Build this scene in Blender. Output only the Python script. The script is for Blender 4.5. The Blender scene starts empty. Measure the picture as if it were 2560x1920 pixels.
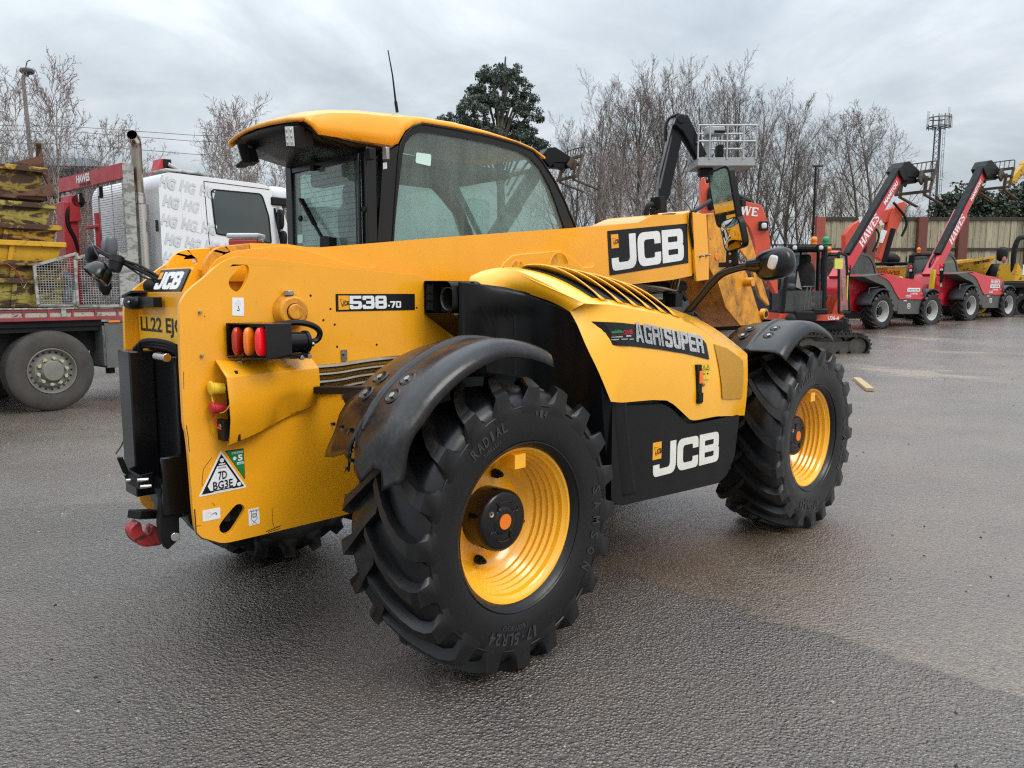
# A yellow farm telehandler parked in a wet plant-hire yard, seen from its rear right.
# Units are metres.  +X is the telehandler's forward direction, +Y its left, Z up.
import bpy, bmesh, math, random
from mathutils import Vector, Matrix, noise as mnoise
from mathutils.geometry import tessellate_polygon
R = math.radians
scene = bpy.context.scene
COL = scene.collection

# ------------------------------------------------------------------ camera
cam_d = bpy.data.cameras.new("camera")
cam_d.sensor_width = 36.0
cam_d.lens = 27.04
cam_d.clip_start, cam_d.clip_end = 0.05, 3000
cam = bpy.data.objects.new("camera", cam_d)
COL.objects.link(cam)
cam.location = (-2.195, -3.2888, 1.5554)
cam.rotation_euler = (R(90 - 6.789), 0, R(45.085 - 90))
scene.camera = cam

# ------------------------------------------------------------------ exposure, sun and sky
scene.view_settings.view_transform = 'Standard'
scene.view_settings.look = 'None'
scene.view_settings.exposure = 0.0
scene.view_settings.gamma = 1.0
scene.cycles.use_denoising = False
scene.cycles.use_adaptive_sampling = False
scene.cycles.pixel_filter_type = 'BLACKMAN_HARRIS'
scene.cycles.filter_width = 1.25
scene.cycles.sample_clamp_indirect = 4.0
scene.cycles.max_bounces = 8
scene.cycles.diffuse_bounces = 3
SUN_EL, SUN_AZ = 42.0, -80.0          # degrees; azimuth measured like the world's X->Y angle
sun_d = bpy.data.lights.new("sun", 'SUN')
sun_d.energy, sun_d.angle, sun_d.color = 1.3, R(24), (1.0, 0.965, 0.91)
sun = bpy.data.objects.new("sun", sun_d)
COL.objects.link(sun)
_sd = Vector((math.cos(R(SUN_EL)) * math.cos(R(SUN_AZ)), math.cos(R(SUN_EL)) * math.sin(R(SUN_AZ)), math.sin(R(SUN_EL))))
sun.rotation_euler = _sd.to_track_quat('Z', 'Y').to_euler()

world = bpy.data.worlds.new("World")
scene.world = world
world.use_nodes = True
def build_world():
    nt = world.node_tree; N = nt.nodes; L = nt.links
    bg = N['Background']; bg.inputs['Strength'].default_value = 0.1
    sky = N.new('ShaderNodeTexSky'); sky.sky_type = 'NISHITA'; sky.sun_disc = False
    sky.sun_elevation = R(SUN_EL); sky.sun_rotation = R(90 - SUN_AZ)
    sky.air_density = 1.2; sky.dust_density = 1.5
    tc = N.new('ShaderNodeTexCoord')
    sep = N.new('ShaderNodeSeparateXYZ'); L.new(tc.outputs['Generated'], sep.inputs[0])
    def math_(op, a, b=None, clamp=False):
        m = N.new('ShaderNodeMath'); m.operation = op; m.use_clamp = clamp
        for i, v in enumerate((a, b)):
            if v is None: continue
            if hasattr(v, 'links'): L.new(v, m.inputs[i])
            else: m.inputs[i].default_value = v
        return m.outputs[0]
    zc = math_('MAXIMUM', sep.outputs['Z'], 0.0)
    den = math_('ADD', zc, 0.22)
    cx = math_('DIVIDE', sep.outputs['X'], den); cy = math_('DIVIDE', sep.outputs['Y'], den)
    cmb = N.new('ShaderNodeCombineXYZ'); L.new(cx, cmb.inputs[0]); L.new(cy, cmb.inputs[1])
    def nz(scale, detail, rough, off, dist=0.0):
        mp = N.new('ShaderNodeMapping'); mp.inputs['Location'].default_value = off
        L.new(cmb.outputs[0], mp.inputs[0])
        n = N.new('ShaderNodeTexNoise'); n.inputs['Scale'].default_value = scale
        n.inputs['Detail'].default_value = detail; n.inputs['Roughness'].default_value = rough
        n.inputs['Distortion'].default_value = dist
        L.new(mp.outputs[0], n.inputs['Vector']); return n.outputs['Fac']
    def ramp(fac, stops):
        r = N.new('ShaderNodeValToRGB'); e = r.color_ramp.elements
        while len(e) > 1: e.remove(e[-1])
        e[0].position, e[0].color = stops[0]
        for p, c in stops[1:]:
            k = e.new(p); k.color = c
        L.new(fac, r.inputs[0]); return r.outputs[0]
    g = lambda v, b=1.0: (v * .985, v * (1.015 + .03 * b), v * (1.03 + .065 * b), 1)
    # broken grey cloud deck: soft lumps with lighter edges
    c1 = ramp(nz(1.5, 8, .56, (3.1, 7.7, 0), .5), [(.28, g(.62, 1.5)), (.42, g(.74, 1.4)), (.53, g(.88, .9)), (.62, g(1.05, .2)), (.74, g(.90, .7)), (.85, g(.80, 1.1))])
    c2 = ramp(nz(2.6, 6, .55, (11.3, 2.1, 0), .5), [(.25, g(.86, 1)), (.5, g(.98, .5)), (.75, g(1.06, 0))])
    mul = N.new('ShaderNodeMix'); mul.data_type = 'RGBA'; mul.blend_type = 'MULTIPLY'; mul.inputs[0].default_value = 1
    L.new(c1, mul.inputs[6]); L.new(c2, mul.inputs[7])
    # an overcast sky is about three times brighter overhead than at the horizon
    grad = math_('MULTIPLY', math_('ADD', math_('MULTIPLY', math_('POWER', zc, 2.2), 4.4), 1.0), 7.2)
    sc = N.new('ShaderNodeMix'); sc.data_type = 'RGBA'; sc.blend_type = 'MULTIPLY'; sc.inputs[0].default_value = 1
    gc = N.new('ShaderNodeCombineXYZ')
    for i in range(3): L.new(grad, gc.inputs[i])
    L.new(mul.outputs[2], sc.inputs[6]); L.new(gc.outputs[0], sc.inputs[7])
    # thinner cloud lets the blue through, mostly towards the telehandler's front right
    thin = math_('MULTIPLY', math_('SUBTRACT', nz(.9, 5, .5, (5.2, 1.4, 0), .3), .36), 2.2, True)
    side = math_('MULTIPLY', math_('ADD', math_('SUBTRACT', math_('MULTIPLY', sep.outputs['X'], .9), math_('MULTIPLY', sep.outputs['Y'], .9)), .18), 1.25, True)
    mask = math_('MULTIPLY', math_('MULTIPLY', thin, side), .8, True)
    skc = N.new('ShaderNodeMix'); skc.data_type = 'RGBA'; skc.blend_type = 'MULTIPLY'; skc.inputs[0].default_value = 1
    L.new(sky.outputs[0], skc.inputs[6]); skc.inputs[7].default_value = (1.55, 1.3, 1.2, 1)
    mix = N.new('ShaderNodeMix'); mix.data_type = 'RGBA'
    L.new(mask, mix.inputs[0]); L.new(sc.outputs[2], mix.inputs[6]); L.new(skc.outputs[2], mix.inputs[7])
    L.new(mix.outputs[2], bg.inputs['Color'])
build_world()

# ------------------------------------------------------------------ materials
MATS = {}
class NT:
    """small helper round a material's node tree"""
    def __init__(s, name):
        s.m = bpy.data.materials.new(name); s.m.use_nodes = True
        s.N = s.m.node_tree.nodes; s.L = s.m.node_tree.links
        s.p = s.N['Principled BSDF']; s.out = s.N['Material Output']
        tc = s.N.new('ShaderNodeTexCoord'); s.obj = tc.outputs['Object']
        MATS[name] = s.m
    def node(s, t, **kw):
        n = s.N.new(t)
        for k, v in kw.items(): setattr(n, k, v)
        return n
    def link(s, a, b): s.L.new(a, b)
    def setp(s, **kw):
        for k, v in kw.items():
            k = k.replace('_', ' ')
            if hasattr(v, 'links'): s.L.new(v, s.p.inputs[k])
            else: s.p.inputs[k].default_value = v if not (isinstance(v, tuple) and len(v) == 3) else (*v, 1)
    def mapping(s, scale=(1, 1, 1), loc=(0, 0, 0), rot=(0, 0, 0), src=None):
        n = s.node('ShaderNodeMapping'); n.inputs['Scale'].default_value = scale
        n.inputs['Location'].default_value = loc; n.inputs['Rotation'].default_value = rot
        s.link(src or s.obj, n.inputs[0]); return n.outputs[0]
    def noise(s, scale, detail=4, rough=.55, vec=None, dist=0.0):
        n = s.node('ShaderNodeTexNoise'); n.inputs['Scale'].default_value = scale
        n.inputs['Detail'].default_value = detail; n.inputs['Roughness'].default_value = rough
        n.inputs['Distortion'].default_value = dist
        s.link(vec or s.obj, n.inputs['Vector']); return n.outputs['Fac']
    def voro(s, scale, feature='F1', vec=None, out='Distance', rnd=1.0):
        n = s.node('ShaderNodeTexVoronoi'); n.feature = feature; n.inputs['Scale'].default_value = scale
        n.inputs['Randomness'].default_value = rnd
        s.link(vec or s.obj, n.inputs['Vector']); return n.outputs[out]
    def ramp(s, fac, stops, interp='LINEAR'):
        r = s.node('ShaderNodeValToRGB'); e = r.color_ramp.elements; r.color_ramp.interpolation = interp
        while len(e) > 1: e.remove(e[-1])
        for i, (p, c) in enumerate(stops):
            if not isinstance(c, tuple): c = (c, c, c)
            if i == 0: e[0].position = p; k = e[0]
            else: k = e.new(p)
            k.color = (*c[:3], 1)
        s.link(fac, r.inputs[0]); return r.outputs[0]
    def mix(s, fac, a, b, blend='MIX'):
        n = s.node('ShaderNodeMix'); n.data_type = 'RGBA'; n.blend_type = blend
        for i, v in ((0, fac), (6, a), (7, b)):
            if hasattr(v, 'links'): s.link(v, n.inputs[i])
            elif i == 0: n.inputs[0].default_value = v
            else: n.inputs[i].default_value = (*v[:3], 1)
        return n.outputs[2]
    def math(s, op, a, b=None, clamp=False):
        m = s.node('ShaderNodeMath'); m.operation = op; m.use_clamp = clamp
        for i, v in enumerate((a, b)):
            if v is None: continue
            if hasattr(v, 'links'): s.link(v, m.inputs[i])
            else: m.inputs[i].default_value = v
        return m.outputs[0]
    def bump(s, h, strength=.3, dist=.01, normal=None):
        n = s.node('ShaderNodeBump'); n.inputs['Strength'].default_value = strength
        n.inputs['Distance'].default_value = dist; s.link(h, n.inputs['Height'])
        if normal is not None: s.link(normal, n.inputs['Normal'])
        s.link(n.outputs[0], s.p.inputs['Normal']); return n.outputs[0]
    def xyz(s, src=None):
        n = s.node('ShaderNodeSeparateXYZ'); s.link(src or s.obj, n.inputs[0]); return n.outputs

def paint(name, rgb, rough=.32, coat=.35, var=.10, specks=.5, dirt=(.06, .045, .03), dirt_amt=.25, scale=1.0, metallic=0.0):
    t = NT(name)
    n1 = t.noise(2.3 * scale, 5, .6); n2 = t.noise(38 * scale, 3, .6); n3 = t.noise(9 * scale, 6, .7)
    dark = tuple(c * (1 - var * 1.6) for c in rgb)
    base = t.mix(t.ramp(n1, [(.35, 0.), (.7, 1.)]), rgb, dark)
    film = t.math('MULTIPLY', t.ramp(n3, [(.50, 0.), (.78, 1.)]), dirt_amt)          # dried dirty-water film
    base = t.mix(film, base, dirt)
    spk = t.math('MULTIPLY', t.ramp(n2, [(.70, 0.), (.76, 1.)]), specks)
    base = t.mix(spk, base, dirt)
    t.setp(Base_Color=base, Roughness=t.ramp(n3, [(.3, rough * .85), (.75, min(1, rough * 1.5))]), Coat_Weight=coat, Coat_Roughness=.12, Metallic=metallic)
    t.bump(t.noise(190, 2, .5), .03, .001)
    return t.m
def plain(name, rgb, rough=.5, metallic=0.0, var=.25, scale=6.0, bump=0.0, bscale=60, coat=0.0, spec=.5):
    t = NT(name)
    n = t.noise(scale, 5, .6)
    t.setp(Base_Color=t.mix(t.ramp(n, [(.3, 0.), (.72, 1.)]), rgb, tuple(c * (1 - var) for c in rgb)),
           Roughness=t.ramp(n, [(.25, rough * .8), (.8, min(1, rough * 1.25))]), Metallic=metallic, Coat_Weight=coat, Specular_IOR_Level=spec)
    if bump: t.bump(t.noise(bscale, 4, .6), bump, .004)
    return t.m
def worn(name, rgb, rust=(.10, .045, .022), amt=.5, rough=.55, scale=5.0, mid=None):
    """paint knocked off in scratches and patches, rust showing"""
    t = NT(name)
    st = t.mapping((1, 1, 2.2))
    n1 = t.noise(scale, 8, .66, st, .6); n2 = t.noise(scale * 4, 6, .7)
    vein = t.voro(scale * .9, 'DISTANCE_TO_EDGE', t.mapping((1, 1, 1.7)))
    m = t.ramp(n1, [(.56 - amt * .14, 0.), (.61 - amt * .12, 1.)])
    v = t.math('MULTIPLY', t.ramp(vein, [(.0, 1.), (.03, 0.)]), t.ramp(n2, [(.5, 0.), (.62, 1.)]))
    msk = t.math('MAXIMUM', m, v)
    base = t.mix(t.ramp(n2, [(.3, 0.), (.8, 1.)]), rgb, mid or tuple(c * .75 for c in rgb))
    rs = t.mix(n2, rust, tuple(c * .45 for c in rust))
    t.setp(Base_Color=t.mix(msk, base, rs), Roughness=t.mix(msk, (rough,) * 3, (.85,) * 3))
    t.bump(n2, .25, .004)
    return t.m
def glass_mat(name, tint, haze, haze_amt, refl_rough=.03, streaks=True):
    t = NT(name)
    tr = t.node('ShaderNodeBsdfTransparent'); tr.inputs[0].default_value = (*tint, 1)
    gl = t.node('ShaderNodeBsdfGlossy'); gl.inputs['Roughness'].default_value = refl_rough; gl.inputs[0].default_value = (1, 1, 1, 1)
    d1 = t.node('ShaderNodeBsdfDiffuse'); d1.inputs[0].default_value = (*haze, 1)
    d2 = t.node('ShaderNodeBsdfTranslucent'); d2.inputs[0].default_value = (*haze, 1)
    df = t.node('ShaderNodeMixShader'); df.inputs[0].default_value = .6; t.link(d1.outputs[0], df.inputs[1]); t.link(d2.outputs[0], df.inputs[2])
    lw = t.node('ShaderNodeLayerWeight'); lw.inputs[0].default_value = .5      # thin pane: reflects alike from both faces
    fr_o = t.math('ADD', .035, t.math('MULTIPLY', t.math('POWER', lw.outputs['Facing'], 4.0), .9))
    m1 = t.node('ShaderNodeMixShader'); m2 = t.node('ShaderNodeMixShader')
    if streaks:     # condensation running down the inside, with drops and clear runs
        run = t.noise(16, 5, .6, t.mapping((1, 1, .09)))
        blot = t.noise(2.2, 4, .55)
        drops = t.noise(120, 2, .5)
        h = t.math('MULTIPLY', t.ramp(blot, [(.32, .35), (.66, 1.)]), t.ramp(run, [(.30, .45), (.62, 1.)]))
        h = t.math('ADD', t.math('MULTIPLY', h, haze_amt), t.math('MULTIPLY', t.ramp(drops, [(.66, 0.), (.74, 1.)]), .18), True)
        t.link(h, m1.inputs[0])
    else: m1.inputs[0].default_value = haze_amt
    t.link(tr.outputs[0], m1.inputs[1]); t.link(df.outputs[0], m1.inputs[2])
    t.link(fr_o, m2.inputs[0]); t.link(m1.outputs[0], m2.inputs[1]); t.link(gl.outputs[0], m2.inputs[2])
    t.link(m2.outputs[0], t.out.inputs[0])
    return t.m
def lens(name, rgb, emit=0.0, rough=.12):
    t = NT(name)
    v = t.voro(90, 'F1', rnd=.2)
    t.setp(Base_Color=rgb, Roughness=rough, Coat_Weight=.6)
    if emit: t.setp(Emission_Color=rgb, Emission_Strength=emit)
    t.bump(v, .3, .002)
    return t.m

YEL = paint('yellow_paint', (.90, .385, .010), .28, .4, .05, .25, dirt_amt=.05)
YEL2 = paint('yellow_bonnet_paint', (.95, .450, .014), .20, .6, .03, .2, dirt_amt=.05)
def dirty_yellow():
    t = NT('oily_yellow_paint')
    n = t.noise(7, 7, .68, t.mapping((1, 1, .8))); n2 = t.noise(60, 4, .7)
    sc = t.noise(26, 4, .7, t.mapping((1, 3.5, .5)))
    m = t.math('MAXIMUM', t.math('MULTIPLY', t.ramp(n, [(.42, 0.), (.68, .95)]), t.ramp(n2, [(.35, .45), (.6, 1.)])), t.ramp(sc, [(.60, 0.), (.68, .8)]))
    t.setp(Base_Color=t.mix(m, (.74, .30, .014), (.045, .028, .012)), Roughness=t.mix(m, (.35,) * 3, (.6,) * 3))
    t.bump(n2, .1, .002); return t.m
YELD = dirty_yellow()
BLK = plain('black_plastic', (.0055, .006, .007), .34, var=.35, scale=3.5, bump=.05, bscale=260, spec=.22)
BLKG = plain('gloss_black_metal', (.006, .006, .007), .22, var=.3, scale=5, coat=.08, spec=.35)
BLKM = plain('matt_black', (.008, .008, .0085), .55, var=.4, spec=.25)
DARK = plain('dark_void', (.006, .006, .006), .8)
DGREY = plain('dark_grey_plastic', (.035, .038, .042), .5)
STEEL = plain('zinc_steel', (.42, .41, .38), .33, 1.0, var=.3, scale=30)
TUBE = plain('plated_pipe', (.40, .36, .26), .3, 1.0, var=.45, scale=14)
CHROME = plain('polished_steel', (.60, .58, .54), .2, 1.0, var=.25, scale=12)
WHITE = plain('white_decal', (.78, .79, .78), .35, var=.12, scale=25)
WHITE2 = plain('white_label', (.80, .80, .80), .4, var=.05)
INK = plain('black_decal', (.009, .009, .010), .4, var=.3, spec=.25)
REDH = worn('red_hook_paint', (.42, .022, .026), (.06, .03, .02), .28, .45, 9)
def plate_mat():
    t = NT('yellow_number_plate'); t.setp(Base_Color=(.82, .44, .012), Roughness=.35); return t.m
PLATE = plate_mat()
GLASS = glass_mat('cab_glass', (.70, .80, .77), (.44, .53, .50), .30)
GLASSR = glass_mat('rear_cab_glass', (.78, .90, .87), (.60, .74, .71), .36)
def mirror_mat():
    t = NT('mirror_glass'); n = t.noise(18, 5, .6, t.mapping((1, 1, .3)))
    t.setp(Base_Color=(.62, .64, .64), Metallic=1.0, Roughness=t.ramp(n, [(.4, .01), (.75, .16)])); return t.m
MIRROR = mirror_mat()
LRED = lens('red_lens', (.42, .020, .008)); LREDL = lens('lit_red_lens', (.60, .004, .010), .35)
LAMB = lens('amber_lens', (.78, .20, .01)); LCLR = lens('clear_lens', (.55, .56, .55), 0, .15)
ORANGE = plain('orange_plastic', (.85, .20, .012), .35, var=.08)
def rubber(name, dust, amt, rough=.46):
    t = NT(name)
    n = t.noise(9, 7, .68); n2 = t.noise(70, 5, .75); n3 = t.noise(2.4, 3, .5)
    m = t.math('MULTIPLY', t.ramp(n, [(.38, 0.), (.72, 1.)]), t.ramp(n2, [(.3, .2), (.62, 1.)]))
    m = t.math('MULTIPLY', m, amt)
    t.setp(Base_Color=t.mix(m, (.0042, .0045, .0054), dust), Roughness=t.mix(m, (rough,) * 3, (.8,) * 3), Specular_IOR_Level=t.mix(m, (.42,) * 3, (.12,) * 3))
    t.bump(t.math('ADD', n2, t.math('MULTIPLY', n3, .6)), .10, .004); return t.m
RUB = rubber('tyre_rubber', (.022, .018, .014), .25, .30)
RUBW = rubber('worn_lug_rubber', (.060, .045, .030), .9, .45)
def fender_mat():
    t = NT('scuffed_mudguard_plastic')
    n = t.noise(5, 6, .65); n2 = t.noise(60, 5, .7, t.mapping((1, 1, .5)))
    m = t.math('MULTIPLY', t.ramp(n, [(.45, 0.), (.7, 1.)]), t.ramp(n2, [(.45, 0.), (.7, 1.)]))
    t.setp(Base_Color=t.mix(m, (.0055, .006, .0075), (.045, .035, .025)), Roughness=t.ramp(n, [(.3, .2), (.75, .38)]), Specular_IOR_Level=.4, Coat_Weight=.1, Coat_Roughness=.15)
    t.bump(n, .12, .02); return t.m
FEND = fender_mat()

# ------------------------------------------------------------------ mesh building
def rot_to(d):
    return Vector((0, 0, 1)).rotation_difference(Vector(d).normalized()).to_matrix()
def rounded(poly, n=5):
    """poly of (x, y) or (x, y, radius): corners with a radius become arcs"""
    out = []
    m = len(poly)
    for i, p in enumerate(poly):
        if len(p) < 3 or p[2] <= 0: out.append((p[0], p[1])); continue
        a, b, c = Vector(poly[i - 1][:2]), Vector(p[:2]), Vector(poly[(i + 1) % m][:2])
        u, v = (a - b), (c - b)
        if u.length < 1e-6 or v.length < 1e-6: out.append((p[0], p[1])); continue
        d = min(p[2], u.length * .49, v.length * .49)
        s, e = b + u.normalized() * d, b + v.normalized() * d
        for k in range(n + 1):
            f = k / n
            q = s * (1 - f) ** 2 + b * 2 * f * (1 - f) + e * f ** 2
            out.append((q.x, q.y))
    return out
def smooth_open(pts, it=2):
    """Chaikin corner cutting that keeps the two ends"""
    P = [Vector(p) for p in pts]
    for _ in range(it):
        Q = [P[0]]
        for a, b in zip(P, P[1:]): Q += [a * .75 + b * .25, a * .25 + b * .75]
        P = Q + [P[-1]]
    return P
def smooth_closed(pts, it=2):
    P = [Vector(p) for p in pts]
    for _ in range(it):
        Q = []
        for i, a in enumerate(P):
            b = P[(i + 1) % len(P)]; Q += [a * .75 + b * .25, a * .25 + b * .75]
        P = Q
    return [tuple(p) for p in P]
def resample(pts, n):
    P = [Vector(p) for p in pts]; L = [0]
    for a, b in zip(P, P[1:]): L.append(L[-1] + (b - a).length)
    out = []; j = 0
    for k in range(n):
        t = L[-1] * k / (n - 1)
        while j < len(P) - 2 and L[j + 1] < t: j += 1
        f = (t - L[j]) / max(1e-9, L[j + 1] - L[j]); out.append(P[j].lerp(P[j + 1], min(1, max(0, f))))
    return out
class MB:
    def __init__(s): s.v = []; s.f = []; s.mi = []; s.m = 0; s.flat = []; s.isflat = False
    def add(s, V, F, m=None):
        o = len(s.v); s.v += [tuple(p) for p in V]
        for f in F:
            s.f.append([i + o for i in f]); s.mi.append(s.m if m is None else m); s.flat.append(s.isflat)
        return s
    def box(s, c, d, M=None, m=None):
        x, y, z = (k / 2 for k in d)
        V = [Vector((a, b, e)) for a in (-x, x) for b in (-y, y) for e in (-z, z)]
        if M is not None: V = [M @ p for p in V]
        V = [p + Vector(c) for p in V]
        return s.add(V, [(0, 1, 3, 2), (4, 6, 7, 5), (0, 4, 5, 1), (2, 3, 7, 6), (0, 2, 6, 4), (1, 5, 7, 3)], m)
    def box2(s, a, b, m=None):
        return s.box([(p + q) / 2 for p, q in zip(a, b)], [abs(p - q) for p, q in zip(a, b)], None, m)
    def bar(s, p, q, w, h, up=(0, 0, 1), m=None):
        """rectangular bar between two points; w across, h along 'up'"""
        p, q = Vector(p), Vector(q); d = (q - p).normalized(); u = Vector(up)
        r = d.cross(u)
        if r.length < 1e-4: r = d.cross(Vector((1, 0, 0)))
        r.normalize(); u = r.cross(d)
        V = [e + r * (a * w / 2) + u * (b * h / 2) for e in (p, q) for a, b in ((-1, -1), (1, -1), (1, 1), (-1, 1))]
        return s.add(V, [(3, 2, 1, 0), (4, 5, 6, 7), (0, 1, 5, 4), (1, 2, 6, 5), (2, 3, 7, 6), (3, 0, 4, 7)], m)
    def cyl(s, p, q, r0, r1=None, n=16, cap=True, m=None):
        p, q = Vector(p), Vector(q); r1 = r0 if r1 is None else r1
        M = rot_to(q - p); V = []
        for e, r in ((p, r0), (q, r1)):
            V += [e + M @ Vector((r * math.cos(2 * math.pi * k / n), r * math.sin(2 * math.pi * k / n), 0)) for k in range(n)]
        F = [(k, (k + 1) % n, n + (k + 1) % n, n + k) for k in range(n)]
        if cap: F += [tuple(reversed(range(n))), tuple(range(n, 2 * n))]
        return s.add(V, F, m)
    def tube(s, path, r, n=8, m=None, cap=True, closed=False):
        P = [Vector(p) for p in path]; rs = r if isinstance(r, (list, tuple)) else [r] * len(P)
        up = None; V = []
        for i, p in enumerate(P):
            if closed: d = (P[(i + 1) % len(P)] - P[i - 1])
            else: d = (P[min(i + 1, len(P) - 1)] - P[max(i - 1, 0)])
            d.normalize()
            if up is None:
                up = d.cross(Vector((0, 0, 1)));
                if up.length < .05: up = d.cross(Vector((0, 1, 0)))
            up = up - d * up.dot(d); up.normalize(); w = d.cross(up)
            V += [p + (up * math.cos(2 * math.pi * k / n) + w * math.sin(2 * math.pi * k / n)) * rs[i] for k in range(n)]
        F = []; L = len(P)
        for i in range(L if closed else L - 1):
            a, b = i * n, ((i + 1) % L) * n
            F += [(a + k, a + (k + 1) % n, b + (k + 1) % n, b + k) for k in range(n)]
        if cap and not closed: F += [tuple(reversed(range(n))), tuple(range((L - 1) * n, L * n))]
        return s.add(V, F, m)
    def lathe(s, prof, c, axis, n=48, m=None, a0=0.0, a1=360.0, sx=1.0):
        """prof: (radius, distance along axis)"""
        M = rot_to(axis); c = Vector(c); V = []; full = abs(a1 - a0) >= 359.9; K = n if full else n + 1
        for k in range(K):
            a = R(a0 + (a1 - a0) * k / n)
            V += [c + M @ Vector((r * math.cos(a), r * math.sin(a), z)) for r, z in prof]
        q = len(prof); F = []
        for k in range(n):
            a, b = k * q, ((k + 1) % K) * q
            F += [(a + i, b + i, b + i + 1, a + i + 1) for i in range(q - 1)]
        return s.add(V, F, m)
    def prism(s, poly, axis, a, b, holes=(), m=None, frame=None):
        """extrude a flat outline along an axis from a to b; outline coordinates are the other two axes in order"""
        loops = [[(p[0], p[1]) for p in poly]] + [[(p[0], p[1]) for p in h] for h in holes]
        def P(p, d):
            if frame: o, u, v, w = frame; return o + u * p[0] + v * p[1] + w * d
            return Vector({'X': (d, p[0], p[1]), 'Y': (p[0], d, p[1]), 'Z': (p[0], p[1], d)}[axis])
        flat = [p for l in loops for p in l]
        tris = tessellate_polygon([[Vector((p[0], p[1], 0)) for p in l] for l in loops])
        n = len(flat)
        V = [P(p, a) for p in flat] + [P(p, b) for p in flat]
        F = []
        for t in tris:
            F.append(tuple(t)); F.append(tuple(i + n for i in reversed(t)))
        o = 0
        for l in loops:
            k = len(l)
            F += [(o + i, o + (i + 1) % k, n + o + (i + 1) % k, n + o + i) for i in range(k)]
            o += k
        return s.add(V, F, m)
    def grid(s, rows, m=None, closed=False):
        q = len(rows[0]); V = [p for r in rows for p in r]; F = []
        for i in range(len(rows) - 1):
            for j in range(q - 1 if not closed else q):
                F.append((i * q + j, i * q + (j + 1) % q, (i + 1) * q + (j + 1) % q, (i + 1) * q + j))
        return s.add(V, F, m)
    def blob(s, c, d, n=12, k=8, M=None, m=None, p=2.0):
        """superellipsoid, d = full size"""
        V = []; F = []
        def sg(x, e): return math.copysign(abs(x) ** e, x)
        e = 2.0 / p
        for i in range(k + 1):
            a = -math.pi / 2 + math.pi * i / k
            for j in range(n):
                b = 2 * math.pi * j / n
                q = Vector((d[0] / 2 * sg(math.cos(a), e) * sg(math.cos(b), e), d[1] / 2 * sg(math.cos(a), e) * sg(math.sin(b), e), d[2] / 2 * sg(math.sin(a), e)))
                if M is not None: q = M @ q
                V.append(q + Vector(c))
        for i in range(k):
            for j in range(n): F.append((i * n + j, i * n + (j + 1) % n, (i + 1) * n + (j + 1) % n, (i + 1) * n + j))
        return s.add(V, F, m)
    def mesh(s, name, mats, smooth=35, merge=True):
        me = bpy.data.meshes.new(name); me.from_pydata(s.v, [], s.f)
        for mt in (mats if isinstance(mats, (list, tuple)) else [mats]): me.materials.append(mt)
        me.polygons.foreach_set('material_index', s.mi)
        bm = bmesh.new(); bm.from_mesh(me)
        if merge: bmesh.ops.remove_doubles(bm, verts=bm.verts, dist=1e-5)
        bmesh.ops.recalc_face_normals(bm, faces=bm.faces)
        bm.to_mesh(me); bm.free()
        if smooth:
            me.polygons.foreach_set('use_smooth', [True] * len(me.polygons))
            me.set_sharp_from_angle(angle=R(smooth))
        me.update(); return me
    def build(s, name, mats, parent=None, bevel=0.0, seg=2, smooth=35, loc=(0, 0, 0), rot=(0, 0, 0), solid=0.0, label=None, merge=True, off=-1):
        o = bpy.data.objects.new(name, s.mesh(name, mats, smooth, merge)); COL.objects.link(o)
        o.parent = parent; o.location = loc; o.rotation_euler = rot
        if solid:
            md = o.modifiers.new('thickness', 'SOLIDIFY'); md.thickness = solid; md.offset = off
        if bevel:
            md = o.modifiers.new('edge', 'BEVEL'); md.width = bevel; md.segments = seg; md.limit_method = 'ANGLE'; md.angle_limit = R(32)
            md.harden_normals = False
        if label: o['label'] = label
        return o
def thing(name, label, cat, loc=(0, 0, 0), rz=0.0, group=None):
    o = bpy.data.objects.new(name, None); o.empty_display_size = .3; COL.objects.link(o)
    o.location = loc; o.rotation_euler = (0, 0, R(rz)); o['label'] = label; o['category'] = cat
    if group: o['group'] = group
    return o
def tag(o, label, cat, group=None):
    o['label'] = label; o['category'] = cat
    if group: o['group'] = group
    return o
def copy_tree(o, parent=None):
    c = o.copy(); COL.objects.link(c)
    if parent is not None: c.parent = parent
    for ch in list(o.children): copy_tree(ch, c)
    return c
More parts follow.
